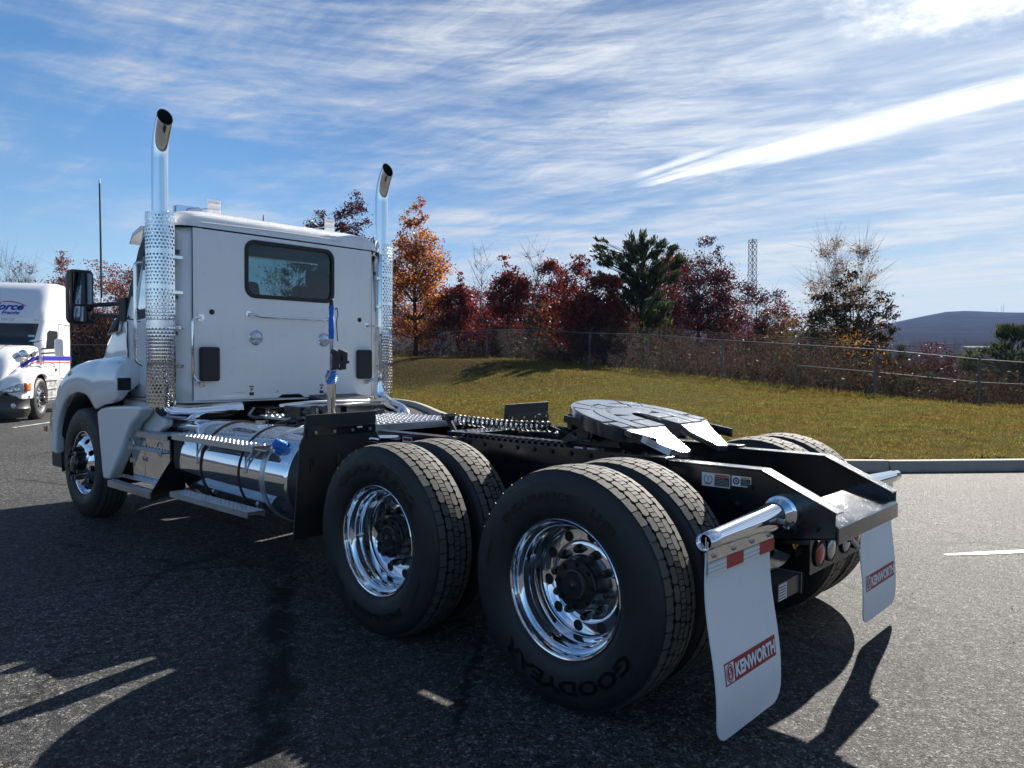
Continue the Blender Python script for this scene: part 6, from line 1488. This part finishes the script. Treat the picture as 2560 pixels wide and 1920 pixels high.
    # rear window: rubber frame + pane
    m = M(); frame_ring(rrect(wx0 - .014, wx1 + .014, wz0 - .014, wz1 + .014, .095, 6), rrect(wx0 + .022, wx1 - .022, wz0 + .022, wz1 - .022, .066, 6), 4.234, 4.262, 'y', m); wf = m.build('rear_window', MT['black_matte'], T, bevel=.005)
    m = M(); m.prism(rrect(wx0 + .016, wx1 - .016, wz0 + .016, wz1 - .016, .07, 6), 4.252, 4.256, 'y'); m.build('pane', MT['glass'], wf, smooth=0)
    # ---------------- inside: lining, seats, wheel, dashboard
    m = M(); m.box(CX - .98, CX + .98, 4.42, 5.15, 1.17, 1.20); m.box(CX - .85, CX + .85, 4.28, 4.30, 1.2, 2.02); m.box(CX - .85, CX + .85, 4.28, 4.95, 2.585, 2.61); m.box(CX - 1.01, CX - .98, 4.48, 5.15, 1.2, 1.95); m.box(CX + .98, CX + 1.01, 4.48, 5.15, 1.2, 1.95)
    m.build('interior_lining', MT['interior'], T)
    for s in (-1, 1):
        m = M(); x = CX + s * .46; m.prism([(4.42, 1.55), (4.50, 1.55), (4.58, 2.12), (4.56, 2.24), (4.46, 2.24), (4.42, 2.1)], x - .27, x + .27, 'x'); m.box(x - .27, x + .27, 4.5, 5.0, 1.42, 1.56); m.prism([(4.44, 2.22), (4.53, 2.22), (4.55, 2.40), (4.47, 2.41)], x - .13, x + .13, 'x'); m.build('seat', MT['interior'], T, bevel=.04, segs=3)
    m = M(); m.prism([(5.05, 1.5), (5.05, 1.86), (5.15, 1.93), (5.34, 1.95), (5.34, 1.5)], CX - .98, CX + .98, 'x'); m.build('dashboard', MT['interior'], T, bevel=.03)
    m = M(); c = Vector((CX - .50, 4.98, 1.98)); u = Vector((1, 0, 0)); v = Vector((0, .75, .66)).normalized(); m.tube([c + (u * math.cos(2 * PI * i / 28) + v * math.sin(2 * PI * i / 28)) * .22 for i in range(29)], .015, 8, False); m.bar(c - u * .21, c + u * .21, .03, .02); m.cyl(c, c + Vector((0, .2, -.2)), .03, 10); m.build('steering_wheel', MT['interior'], T)
    # ---------------- things bolted to the back panel
    Y = 4.2445
    def pipe(name, pts, r=.0125, feet=()):
        m = M(); m.tube(fillet(pts, .055, 6), r, 12); h = m.build(name, MT['chrome_flat'], T, smooth=60)
        for (x, z), w, hh in feet:
            m = M(); m.prism(rrect(x - w, x + w, z - hh, z + hh, .012, 3), Y - .006, Y, 'y'); m.cyl((x - w * .6, Y - .006, z + hh * .55), (x - w * .6, Y - .012, z + hh * .55), .006, 6); m.cyl((x + w * .6, Y - .006, z - hh * .55), (x + w * .6, Y - .012, z - hh * .55), .006, 6); m.build('handle_foot', MT['chrome_flat'], h, bevel=.0015)
    pipe('grab_handle', [(-.805, Y, 1.868), (-.83, Y - .055, 1.868), (-.905, Y - .075, 1.862), (-.905, Y - .075, 1.37), (-.84, Y - .06, 1.318), (-.80, Y, 1.305)], feet=(((-.80, 1.868), .028, .03), ((-.795, 1.303), .03, .022)))
    pipe('grab_handle', [(.915, Y, 1.868), (.94, Y - .055, 1.868), (1.015, Y - .075, 1.862), (1.015, Y - .075, 1.37), (.95, Y - .06, 1.318), (.91, Y, 1.305)], feet=(((.912, 1.868), .028, .03), ((.908, 1.303), .03, .022)))
    pipe('crossbar_handle', [(-.365, Y, 1.922), (-.335, Y - .06, 1.915), (-.28, Y - .068, 1.902), (.41, Y - .068, 1.902), (.455, Y - .05, 1.915), (.468, Y, 1.922)], .0135, feet=(((-.37, 1.925), .025, .024), ((.468, 1.925), .025, .024)))
    for x in (-.297, .413):
        m = M(); m.lathe([(Y, .068), (Y - .008, .068), (Y - .014, .062), (Y - .014, .054), (Y - .006, .052)], 32, (x, 0, 1.716), 'y'); 
        for k in range(3): a = rad(90 + 120 * k); m.cyl((x + .062 * math.cos(a), Y - .012, 1.716 + .062 * math.sin(a)), (x + .062 * math.cos(a), Y - .017, 1.716 + .062 * math.sin(a)), .005, 6)
        l = m.build('work_lamp', MT['chrome'], T, smooth=40)
        m = M(); m.lathe([(Y - .007, .053), (Y - .013, .046), (Y - .017, .026), (Y - .018, .001)], 28, (x, 0, 1.716), 'y'); m.build('lens', MT['clear_lens'], l, smooth=60)
    for x in (-.704, .829):
        m = M(); m.cyl((x, Y, 1.923), (x, Y - .005, 1.923), .023, 20); m.dome((x, Y - .005, 1.923), .022, -.004, 'y', 16); m.build('grommet', MT['black_matte'], T)
    for x0, x1 in ((-.822, -.652), (.785, .955)):
        m = M(); m.prism(rrect(x0, x1, 1.333, 1.624, .022, 4), Y - .052, Y, 'y'); m.build('vent_box', MT['black_matte'], T, bevel=.016, segs=3)
    for x in (-.34, .385):
        m = M(); m.box(x - .022, x + .022, Y - .0008, Y - .0001, 1.20, 1.285, 0); m.box(x - .022, x + .022, Y - .0014, Y - .0008, 1.272, 1.285, 1); m.box(x - .022, x + .022, Y - .0014, Y - .0008, 1.20, 1.228, 2); m.prism([(x - .014, 1.262), (x + .014, 1.262), (x, 1.236)], Y - .0014, Y - .0008, 'y', 2); m.bar((x - .012, Y - .001, 1.235), (x + .015, Y - .001, 1.262), .005, .0008, (0, 1, 0), 2)
        m.build('pinch_decal', [MT['white_print'], MT['red_paint'], MT['black_print']], bp, smooth=0)
    m = M(); m.cyl((-.083, Y, 1.230), (-.083, Y - .006, 1.230), .012, 14); m.cyl((.44, Y, 1.195), (.44, Y - .02, 1.195), .02, 14); m.build('drain_plug', MT['steel'], bp)
    m = M(); m.cyl((-.49, Y - .004, 1.232), (-.40, Y - .004, 1.232), .003, 6); m.dome((-.495, Y, 1.232), .006, -.003, 'y', 8); m.dome((-.395, Y, 1.232), .006, -.003, 'y', 8); m.build('tie_bar', MT['white_panel'], bp)
    # ---------------- door outline, handle, oval badge
    m = M(); X = CX - 1.088
    m.box(X - .008, X + .01, 5.175, 5.182, 1.20, 1.86); m.box(X + .008, X + .03, 4.44, 5.17, 1.176, 1.182); m.build('door_joint', MT['seam'], cab)
    m = M(); n2 = 28; m.lathe([(0, .001), (0, .056), (-.004, .058), (-.006, .05), (-.006, .001)], n2, (0, 0, 0)); od = m.build('oval_emblem', MT['hub_black'], T); od.location = (CX - 1.087, 5.017, 1.318)
    od.scale = (1, .85, 1.0)
    m = M(); m.lathe([(-.0065, .045), (-.0085, .043), (-.009, .001)], 24, (0, 0, 0)); m.build('emblem_face', MT['orange_print'], od, smooth=60)
    m = M(); put_text(m, 'T680', (-.0095, .032, -.014), (0, -1, 0), (0, 0, 1), .064, .028, .02, 0, 0); m.build('emblem_letters', MT['black_print'], od, smooth=0)
    # ---------------- hood, fenders, skirt
    m = M(); m.loft(hood_rings(CX), closed=False, caps=False); rr_ = hood_rings(CX)[-1]; m.add(rr_, [tuple(range(len(rr_)))]); hood = m.build('hood', MT['white'], T, smooth=60)
    m = M(); X = CX - .905
    m.add([(CX - .955, 5.72, 1.80), (CX - .925, 6.06, 1.775), (CX - .885, 6.02, 1.90), (CX - .92, 5.74, 1.95)], [(0, 1, 2, 3)]); m.build('hood_grille', MT['dark'], hood, solid=.03)
    m = M(); m.tube([(CX - .965, 5.71, 1.79), (CX - .935, 6.08, 1.765), (CX - .885, 6.03, 1.91), (CX - .925, 5.73, 1.96), (CX - .965, 5.71, 1.79)], .010, 6); m.build('grille_trim', MT['chrome_flat'], hood)
    for s in (-1, 1):
        f = fender_mesh(s, CX * .0).build('fender', MT['white'], T, smooth=60, solid=.012)
        m = M(); m.prism([(5.03, 1.345), (4.95, 1.36), (4.94, 1.35), (4.94, 1.245), (4.955, 1.24)], s * 1.10, s * 1.2135, 'x'); m.build('fender_duct', MT['black_matte'], f, bevel=.01)
        m = M(); m.prism([(5.56, 1.03), (5.46, 1.068), (5.37, 1.083), (5.2, 1.098), (5.04, 1.107), (4.80, 1.118), (4.59, 1.125), (4.535, 1.10), (4.62, 1.03), (4.77, .956), (4.87, .86), (4.95, .75), (5.1, .60), (5.28, .425), (5.42, .415), (5.455, .52), (5.485, .66), (5.52, .84)], s * 1.175, s * 1.06, 'x'); sk = m.build('cab_skirt', MT['white'], T, bevel=.028, segs=4)
        m = M(); m.prism([(5.05, .70), (4.62, .86), (4.40, .95), (4.37, 1.04), (4.46, 1.125), (5.25, 1.16), (5.4, 1.0)], s * 1.04, s * .97, 'x'); m.build('lower_fairing', MT['white'], T, bevel=.02)
        m = M(); m.prism([(4.42, 1.165), (5.32, 1.165), (5.32, 1.02), (5.1, 1.06), (4.66, 1.10)], s * 1.0, s * .9, 'x'); m.build('sill_filler', MT['black_matte'], T)
        m = M(); k = 16; vs = []
        for i in range(k + 1):
            a = rad(-18 + 216 * i / k)
            for xx in (1.16, .62): vs.append((s * xx, 5.934 + .665 * math.cos(a), .56 + .62 * math.sin(a)))
        m.add(vs, [(2 * i, 2 * i + 1, 2 * i + 3, 2 * i + 2) for i in range(k)]); m.build('wheel_arch_liner', MT['dark'], T, solid=.01)
    m = M(); m.box(-1.0, 1.0, 6.75, 7.04, .36, .58); m.box(-1.13, 1.13, 6.6, 7.0, .38, .56); m.build('bumper', MT['black_matte'], T, bevel=.03)
    m = M(); m.box(-1.213, -1.195, 6.88, 6.95, .76, .82); m.build('marker_lamp', MT['amber'], T, bevel=.006)
    m = M(); y, z = 6.164, 1.365
    m.box(-1.209, -1.20, y - .052, y + .05, z - .03, z - .018, 0); m.prism([(y + .05, z - .015), (y - .05, z - .015), (y - .05, z + .036), (y - .02, z + .036), (y + .01, z + .014), (y + .05, z + .006)], -1.209, -1.20, 'x', 0); m.build('fender_emblem', MT['chrome_flat'], T)
    # ---------------- mirrors
    for s in (-1, 1):
        dx = (lambda x: x) if s < 0 else (lambda x: 2 * CX - x)
        m = M(); sec = rrect(-1.303, -1.083, 1.845, 2.365, .045, 5); sec = [(dx(x + (.02 if z < 2.1 else 0) * 0), z) for x, z in sec]
        c = (sum(p[0] for p in sec) / len(sec), 2.105)
        rings = []
        for y, k in ((5.875, .94), (5.87, .985), (5.88, 1.0), (5.93, .985), (5.985, .9), (6.02, .72), (6.03, .5)): rings.append([(c[0] + (p[0] - c[0]) * k, y, c[1] + (p[1] - c[1]) * (k if y > 5.9 else 1 - (1 - k) * .6)) for p in sec])
        m.loft(rings); mir = m.build('mirror', MT['black_matte'], T, smooth=50)
        for z0, z1 in ((2.035, 2.335), (1.875, 2.015)):
            m = M(); tl = .010; R_ = rrect(-1.262, -1.102, z0, z1, .022, 4); R_ = [(dx(p[0]), p[1]) for p in R_]; m.add([(px_, 5.866 - (.012 + (px_ - dx(-1.262)) * .0 + abs(px_ - dx(-1.102)) * -.06) * 1.0, pz_) for px_, pz_ in R_], [tuple(range(len(R_)))]); m.build('mirror_glass', MT['mirror'], mir, smooth=0)
        for z, zb in ((2.035, 2.03), (1.95, 1.905)):
            m = M(); m.bar((dx(-1.10), 5.965, z), (dx(-1.0), 5.33, zb), .05, .036); m.build('mirror_arm', MT['black_matte'], mir, bevel=.008)
        m = M(); m.box(min(dx(-1.05), dx(-1.0)), max(dx(-1.05), dx(-1.0)), 5.20, 5.36, 1.86, 2.08); m.build('mirror_base', MT['black_matte'], mir, bevel=.015)
    # whip antenna on the cowl, far side of the mirror
    m = M(); m.cyl((-1.05, 5.76, 2.05), (-1.05, 5.76, 2.10), .014, 8); m.tube([(-1.05, 5.76, 2.10), (-1.053, 5.76, 2.6), (-1.058, 5.76, 3.185)], [.0105, .0095, .008], 8, mi=1); m.cyl((-1.058, 5.76, 3.185), (-1.0585, 5.76, 3.225), .009, 8)
    m.build('whip_antenna', [MT['white'], MT['black_matte']], T)

def build_stacks(T):
    for s in (-1, 1):
        c = (-1.088, 4.335) if s < 0 else (1.172, 4.335); x = -1.098 if s < 0 else 1.165
        pth = [(x, 4.325, 2.58), (x, 4.325, 3.15)]
        k = 9
        for i in range(1, k + 1):
            a = rad(34 * i / k); Rb = .55; pth.append((x, 4.325 - Rb * (1 - math.cos(a)), 3.15 + Rb * math.sin(a)))
        n = 28; r = .0655; rings = []
        for i, p in enumerate(pth):
            a = 0 if i < 2 else rad(34 * (i - 1) / k); d = Vector((0, -math.sin(a), math.cos(a))); e = Vector((0, math.cos(a), math.sin(a)))
            rings.append([Vector(p) + Vector((1, 0, 0)) * math.cos(2 * PI * j / n) * r + e * math.sin(2 * PI * j / n) * r for j in range(n)])
        # slanting cut at the mouth: push the last ring along the pipe on to the cutting plane
        a = rad(34); d = Vector((0, -math.sin(a), math.cos(a))); nn = Vector((0, -.93, .37)); pc = Vector(pth[-1]) + d * .02
        last = [p + d * ((pc - p).dot(nn) / d.dot(nn)) for p in rings[-1]]; rings[-1] = [p if (q - p).dot(d) > 0 else p for p, q in zip(rings[-1], last)]
        rings = [rg if i < 6 else [p if (pc - p).dot(nn) > .0 else p + d * ((pc - p).dot(nn) / d.dot(nn)) for p in rg] for i, rg in enumerate(rings)]
        rings.append([q for q in last])
        m = M(); m.loft(rings, caps=False); st = m.build('exhaust_stack', MT['chrome'], T, smooth=60)
        inner = [[Vector(pth[0]).lerp(Vector(pth[0]), 0) + (p - Vector(pth[min(i, len(pth) - 1)])) * .95 + (Vector(pth[min(i, len(pth) - 1)]) - Vector(pth[0])) for p in rg] for i, rg in enumerate(rings)]
        m = M(); m.loft(inner[4:], caps=False); m.add(inner[4], [tuple(range(n))]); m.add([*inner[-1], *rings[-1]], [(j, (j + 1) % n, n + (j + 1) % n, n + j) for j in range(n)], 1); m.build('stack_bore', [MT['dark'], MT['chrome']], st, smooth=60)
        m = M(); m.lathe([(1.22, .065), (1.30, .085), (1.34, .09), (2.50, .09), (2.56, .08), (2.62, .068)], 36, (x, 4.33, 0), 'z'); m.build('muffler', MT['chrome_flat'], st, smooth=50)
        m = M()
        a0, a1 = (rad(85), rad(305)) if s < 0 else (rad(-125), rad(95))
        perforated(m, c, .120, a0, a1, 1.128, 2.716, 15, 54, .0098, bands=(11, 22, 23, 33, 43))
        m.build('heat_shield', MT['chrome_flat'], st, smooth=60)
        m = M()
        for z in (1.46, 1.78, 2.07, 2.36):
            a = rad(262) if s < 0 else rad(-82); m.cyl((c[0] + .120 * math.cos(a), c[1] + .120 * math.sin(a), z), (c[0] + .130 * math.cos(a), c[1] + .130 * math.sin(a), z), .010, 10)
            m.bar((c[0] + .02 * s * -1, 4.26, z), (CX + s * 1.0, 4.27, z), .025, .025)
        m.build('shield_clamp', MT['chrome_flat'], st)
        # long grab rail outside the shield
        xo = -1.255 if s < 0 else 1.335
        m = M(); m.tube(fillet([(c[0] + s * .12, 4.42, 2.305), (xo, 4.44, 2.30), (xo, 4.44, 1.50), (c[0] + s * .12, 4.42, 1.47)], .07, 6), .015, 12); m.tube([(xo, 4.44, 1.83), (c[0] + s * .13, 4.42, 1.83)], .011, 8); m.build('grab_rail', MT['chrome_flat'], T, smooth=60)
        if s < 0: pts = [(x, 4.33, 1.24), (x, 4.33, 1.09), (-.9, 4.30, 1.065), (-.45, 4.22, 1.085)]
        else: pts = [(1.14, 4.31, 1.30), (1.13, 4.30, 1.10), (1.13, 4.08, 1.035), (1.13, 3.92, .99), (1.08, 3.84, .86)]
        m = M(); m.tube(fillet(pts, .16, 9), .0655 if s < 0 else .08, 28); m.build('exhaust_elbow', MT['chrome'], st, smooth=60)
        m = M()
        for z in (2.40, 2.02, 1.72): m.box(min(CX + s * 1.0, x), max(CX + s * 1.0, x), 4.31, 4.35, z, z + .03)
        m.build('stack_bracket', MT['drum'], st, bevel=.004)
# ------------------------------------------------------------------ the parked freight lorry behind (local axes: x to its right, y forwards)
def build_parked(kit):
    T = thing('freight_lorry', 'white high-roofed lorry with blue and red stripes, parked at the left edge', 'truck', (1.485, 20.648, 0), rad(-212.78))
    DY = -5.9345
    zs = [1.0, 1.35, 1.93, 2.0, 2.49, 2.545, 2.60, 2.9, 3.2, 3.42, 3.56, 3.64, 3.67]
    rings = []
    for z in zs:
        yf = float(np.interp(z, [1.0, 1.93, 2.0, 2.52, 2.6, 2.9, 3.2, 3.42, 3.56, 3.64, 3.67], [-.50, -.48, -.50, -.90, -.86, -1.12, -1.36, -1.58, -1.80, -2.05, -2.3])); w = float(np.interp(z, [1, 1.5, 3.3, 3.56, 3.64, 3.67], [1.07, 1.09, 1.075, 1.03, .96, .85])); yb = float(np.interp(z, [1, 3.5, 3.64, 3.67], [-2.9, -2.9, -2.82, -2.72]))
        rf = float(np.interp(z, [1, 2.5, 2.6, 3.4, 3.67], [.22, .22, .34, .40, .2]))
        rings.append(cab_ring(z, -w, w, yb, yf, .10, rf, [yb + .1 + (yf - rf - yb - .12) * t for t in (.3, .6, .85, 1.0)]))
    n = len(rings[0]); m = M(); m.loft(rings, caps=False); m.add(rings[-1], [tuple(range(n))]); cab = m.build('cab', MT['white'], T, smooth=50)
    m = M(); iw = [i for i, z in enumerate(zs) if 1.99 < z < 2.52]
    k0 = 6 + 4 + 2; k1 = n - 1 - k0
    vs = []; rows = []
    for z in np.linspace(1.84, 2.47, 6):
        yf = float(np.interp(z, [1.93, 2.0, 2.52], [-.48, -.50, -.90])); row = []
        for a in range(0, 17):
            u = -1 + 2 * a / 16; x = u * 1.0; y = yf + .012 - .13 * max(0, abs(u) - .84) ** 2 / .0256; row.append((x, y, z))
        rows.append(row)
    m.loft(rows, closed=False, caps=False); MT['dark_screen'] = mat('dark_windscreen', (.018, .021, .024), .06, 0, .6, var=(2.5, .6)); m.build('windscreen', MT['dark_screen'], T, smooth=60)
    m = M(); m.box(-.86, -.72, -.60, -.592, 2.045, 2.16, 0); put_text(m, '2353', (-.73, -.590, 2.065), (-1, 0, 0), (0, 0, 1), .12, .05, .03, 0, 1); MT['sticker'] = mat('light_blue_sticker', (.20, .52, .62), .5); o = m.build('window_sticker', [MT['sticker'], MT['navy_print']], T, smooth=0); o.location.y = .10 - .075
    for s in (-1, 1):
        m = M(); X = s * 1.085; m.prism([(-.70, 1.82), (-1.66, 1.82), (-1.68, 2.27), (-1.60, 2.30), (-.96, 2.30), (-.86, 2.24)], X, X + s * .012, 'x'); m.build('side_window', MT['dark_screen'], T, bevel=.004)
        m = M(); m.box(min(X, X + s * .010), max(X, X + s * .010), -.50, -.494, 1.0, 1.9); m.box(min(X, X + s * .010), max(X, X + s * .010), -1.80, -1.794, 1.05, 2.5); m.box(min(X, X + s * .010), max(X, X + s * .010), -2.88, -1.80, 2.50, 2.508); m.build('door_joint', MT['seam'], cab)
        m = M(); m.prism(rrect(-1.55, -1.38, 1.20, 1.28, .03, 3), X, X + s * .02, 'x'); m.build('door_handle', MT['black_matte'], T)
        m = M(); m.box(min(X, X + s * .008), max(X, X + s * .008), -2.90, -.48, 1.495, 1.615); m.build('blue_stripe', MT['blue_print'], T, smooth=0)
        m = M(); m.box(min(X, X + s * .008), max(X, X + s * .008), -2.90, -.48, 1.435, 1.46); m.build('red_stripe', MT['red_vinyl'], T, smooth=0)
        # stripes sweep down along the bonnet side
        path = [(-.50, 1.56), (-.30, 1.545), (-.05, 1.50), (.15, 1.44), (.40, 1.36), (.62, 1.26), (.8, 1.15), (.95, 1.0), (1.05, .86)]
        for nm, mm, d0, d1 in (('blue_stripe', 'blue_print', .055, -.045), ('red_stripe', 'red_vinyl', -.085, -.11)):
            m = M(); vs = []
            for i, (y, z) in enumerate(path):
                w = float(np.interp(y, [-.57, -.33, -.03, .22, .47, .67, .82, .97, 1.09], [.99, .965, .93, .90, .86, .82, .78, .70, .62]))
                zt = float(np.interp(y, [-.57, -.03, .22, .47, .67, .82, .97, 1.09], [2.0, 1.98, 1.925, 1.84, 1.72, 1.58, 1.38, 1.15]))
                for d in (d0, d1):
                    vs.append((s * (w + .014), y, z + d))
            m.add(vs, [(2 * i, 2 * i + 1, 2 * i + 3, 2 * i + 2) for i in range(len(path) - 1)]); m.build(nm, MT[mm], T, smooth=60)
        m = M(); m.prism(rrect(min(s * 1.40, s * 1.62), max(s * 1.40, s * 1.62), 1.60, 2.06, .05, 4), -.45, -.28, 'y'); mir = m.build('mirror', MT['white'], T, bevel=.04, segs=3)
        for z in (1.82, 1.70): m = M(); m.bar((s * 1.42, -.36, z), (s * 1.05, -.56, z - .02), .05, .04); m.build('mirror_arm', MT['black_matte'], mir)
        f = fender_mesh(s); 
        f.v = [(x, y + DY, z if z < 1.0 else 1.0 + (z - 1.0) * .72) for x, y, z in f.v]; f.build('fender', MT['white'], T, smooth=60)
        # headlamp: lens with two round reflectors and an amber corner
        m = M()
        def onf(u, v):   # a patch on the rounded front corner of the fender
            t = max(0, u - .7) / .3; x = .70 + min(u, .7) * .57 + .125 * math.sin(t * PI / 2); y = 1.172 - .27 * (1 - math.cos(t * PI / 2)); return (s * x, y, .70 + v * .21 + .05 * u)
        G_ = [(u, v) for v in (0, .35, .7, 1) for u in (0, .2, .4, .6, .8, 1)]
        def shape(u, v): v2 = v * (.42 + .58 * min(1, u * 1.5)); return onf(u, v2)
        m.loft([[shape(u, v) for u in (0, .2, .4, .6, .8)] for v in (0, .35, .7, 1)], closed=False, caps=False); hl = m.build('headlamp', MT['clear_lens'], T, smooth=60, solid=.02)
        m = M(); m.loft([[shape(u, v) for u in (.8, .9, 1)] for v in (0, .35, .7, 1)], closed=False, caps=False); m.build('indicator', MT['amber'], hl, smooth=60, solid=.02)
        for u, rr in ((.3, .055), (.58, .06)):
            m = M(); c = Vector(shape(u, .5)); m.lathe([(c.y + .0, rr), (c.y + .018, rr), (c.y + .012, rr * .6), (c.y + .004, .001)], 18, (c.x, 0, c.z), 'y'); m.build('reflector', MT['chrome'], hl, smooth=60)
        m = M(); m.tube(fillet([(s * .62, .95, 1.22), (s * .70, .80, 1.42), (s * .86, .46, 1.63)], .06, 4), .012, 8); hm = m.build('hood_mirror', MT['black_matte'], T)
        m = M(); m.lathe([(.44, .001), (.46, .06), (.42, .11), (.36, .125), (.355, .001)], 22, (s * .90, 0, 1.64), 'y'); m.build('mirror_bowl', MT['chrome'], hm, smooth=60)
        m = M(); m.prism([(-1.0, 1.02), (-.50, .98), (-.42, .70), (-.52, .42), (-2.8, .40), (-2.8, .95)], s * 1.06, s * .9, 'x'); m.build('side_skirt', MT['alu_matte'], T, bevel=.02)
        for z in (.48, .72, .95): m = M(); m.box(min(s * 1.09, s * .95), max(s * 1.09, s * .95), -1.65, -.62, z, z + .03); m.build('cab_step', MT['tread_plate'], T)
        kit.put(T, s * 1.1593, 0, s, 'steer', .4)
        m = M(); k = 12; vs = []
        for i in range(k + 1):
            a = rad(-18 + 216 * i / k)
            for xx in (1.14, .6): vs.append((s * xx, .66 * math.cos(a), .56 + .6 * math.sin(a)))
        m.add(vs, [(2 * i, 2 * i + 1, 2 * i + 3, 2 * i + 2) for i in range(k)]); m.build('wheel_arch_liner', MT['dark'], T)
        m = M(); m.lathe([(1.30, .001), (1.305, .05), (1.29, .07)], 18, (s * .93, 0, .40), 'y'); fl_ = m.build('fog_lamp', MT['clear_lens'], T, smooth=60); fl_.location.y = -.10
        for dy in (-3.0, -4.3):
            kit.put(T, s * 1.2041, dy - 1.0, s, 'dual', 1.0); 
    m = M(); hr = [[(x, y + DY, z if z < 1.2 else 1.2 + (z - 1.2) * .86) for x, y, z in r] for r in hood_rings(0)]; m.loft(hr, closed=False, caps=False); m.add(hr[-1], [tuple(range(len(hr[-1])))]); m.build('hood', MT['white'], T, smooth=60)
    m = M(); m.prism(rrect(-.42, .42, .62, 1.42, .12, 5), 1.10, 1.19, 'y'); gr = m.build('grille', MT['chrome_flat'], T, bevel=.03)
    for i in range(7): m = M(); m.box(-.36, .36, 1.19, 1.2, .70 + i * .095, .755 + i * .095); m.build('grille_slot', MT['dark'], gr)
    m = M()      # shut lines of the tilting bonnet and its crown crease
    for s in (-1, 1):
        m.tube([(s * 1.0, -.56, 1.0), (s * 1.005, -.565, 1.6), (s * .97, -.56, 1.80)], .006, 5)
        m.tube([(s * .46, -.50, 1.90), (s * .44, .1, 1.87), (s * .40, .6, 1.71), (s * .38, .85, 1.505)], .008, 6)
    m.build('bonnet_joint', MT['seam'], T)
    for x, a in ((-.45, .62), (.30, .62)):
        m = M(); m.tube([(x, -.455, 1.86), (x - a * .5, -.47, 1.93), (x - a, -.50, 2.02)], .009, 6); m.build('wiper', MT['black_matte'], T)
    for s in (-1, 1):
        m = M(); m.prism([(-.30, 1.64), (.02, 1.60), (.06, 1.65), (-.26, 1.74)], s * .955, s * .985, 'x'); m.build('bonnet_vent', MT['dark'], T, bevel=.006)
    # wrap-round bumper in dark grey plastic
    rr = []
    for z, k, dy in ((.10, .93, -.08), (.20, .98, -.02), (.33, 1.0, .0), (.36, .985, -.01), (.56, .985, -.01), (.60, 1.0, .0), (.635, 1.0, 0), (.645, .97, -.03)):
        ring = []
        for a in range(0, 25):
            u = -1 + 2 * a / 24; x = 1.20 * u * k; y = 1.28 + dy - .10 * abs(u) ** 2 - .45 * max(0, abs(u) - .72) ** 2 / .0784 * .7; ring.append((x, y, z))
        ring += [(1.14 * k, .62, z), (-1.14 * k, .62, z)]
        rr.append(ring)
    m = M(); m.loft(rr); MT['bumper_grey'] = mat('dark_grey_bumper', (.035, .037, .04), .42, 0, .2); m.build('bumper', MT['bumper_grey'], T, smooth=40)
    # fairing lettering and marker lamps
    P = lambda z: float(np.interp(z, [2.6, 2.9, 3.2, 3.42], [-.86, -1.12, -1.36, -1.58]))
    m = M()
    def face_text(body, x0, z0, w, h, bold, shear):
        v, f, asp = text_geo(body, bold, shear); m.add([(x0 - p[0] * w, P(z0 + p[1] * h) + .012, z0 + p[1] * h) for p in v], f, 0)
    face_text('TForce', .47, 2.83, .92, .20, .035, .22); face_text('Freight', .02, 2.68, .42, .13, .02, .22); m.build('fairing_lettering', MT['blue_print'], T, smooth=0)
    m = M(); k = 14; vs = []
    for i in range(k + 1):
        u = i / k; x = .16 - .66 * u; z = 3.045 + .04 * math.sin(PI * min(1, u * 1.05)) - .09 * u * u; th = .004 + .026 * u * (1.15 - u)
        for d in (th, -th): vs.append((x, P(z + d) + .014, z + d))
    m.add(vs, [(2 * i, 2 * i + 1, 2 * i + 3, 2 * i + 2) for i in range(k)]); m.build('red_swoosh', MT['red_vinyl'], T, smooth=0)
    for x in (-.82, -.25, -.07, .25, .82):
        m = M(); m.prism([(x - .07, 2.59), (x + .07, 2.59), (x + .045, 2.555), (x - .045, 2.555)], -.90, -.85, 'y'); m.build('marker_lamp', MT['clear_lens'], T, bevel=.006)
    for s in (-1, 1):
        m = M(); X = s * 1.094; f = -s     # reading direction on each side
        put_text(m, 'TForce', (X, -.76 if s < 0 else -1.42, 1.275), (0, -1 if s < 0 else 1, 0), (0, 0, 1), .62, .11, .03, .2, 0); put_text(m, 'Freight', (X, -1.12 if s < 0 else -1.06, 1.20), (0, -1 if s < 0 else 1, 0), (0, 0, 1), .28, .05, .02, .2, 0)
        put_text(m, 'USDOT 12919', (X, -.78 if s < 0 else -1.34, 1.07), (0, -1 if s < 0 else 1, 0), (0, 0, 1), .56, .055, .015, 0, 0)
        vs = [(X, -1.02 * 1 - s * 0 - .42 * (i / 8), 1.40 + .03 * math.sin(PI * i / 8) - .03 * i / 8 + d) for i in range(9) for d in (.008, -.008)]; m.add(vs, [(2 * i, 2 * i + 1, 2 * i + 3, 2 * i + 2) for i in range(8)], 1)
        m.build('door_lettering', [MT['blue_print'], MT['red_vinyl']], T, smooth=0)
    m = M(); m.box(-.43, .43, -6.3, .9, .75, 1.0); m.build('chassis', MT['black'], T)
    m = M(); m.box(-1.30, 1.30, -16.5, -3.25, 1.15, 3.55); t2 = m.build('trailer_shell', MT['white'], T) if False else None
    return T
build_ground(); build_grass(); build_hills(); build_far(); build_fence(); build_trees(); build_haze()
KIT = WheelKit()
build_truck(KIT)
build_parked(KIT)
for o in list(bpy.data.objects):
    if o.type == 'FONT': bpy.data.objects.remove(o)
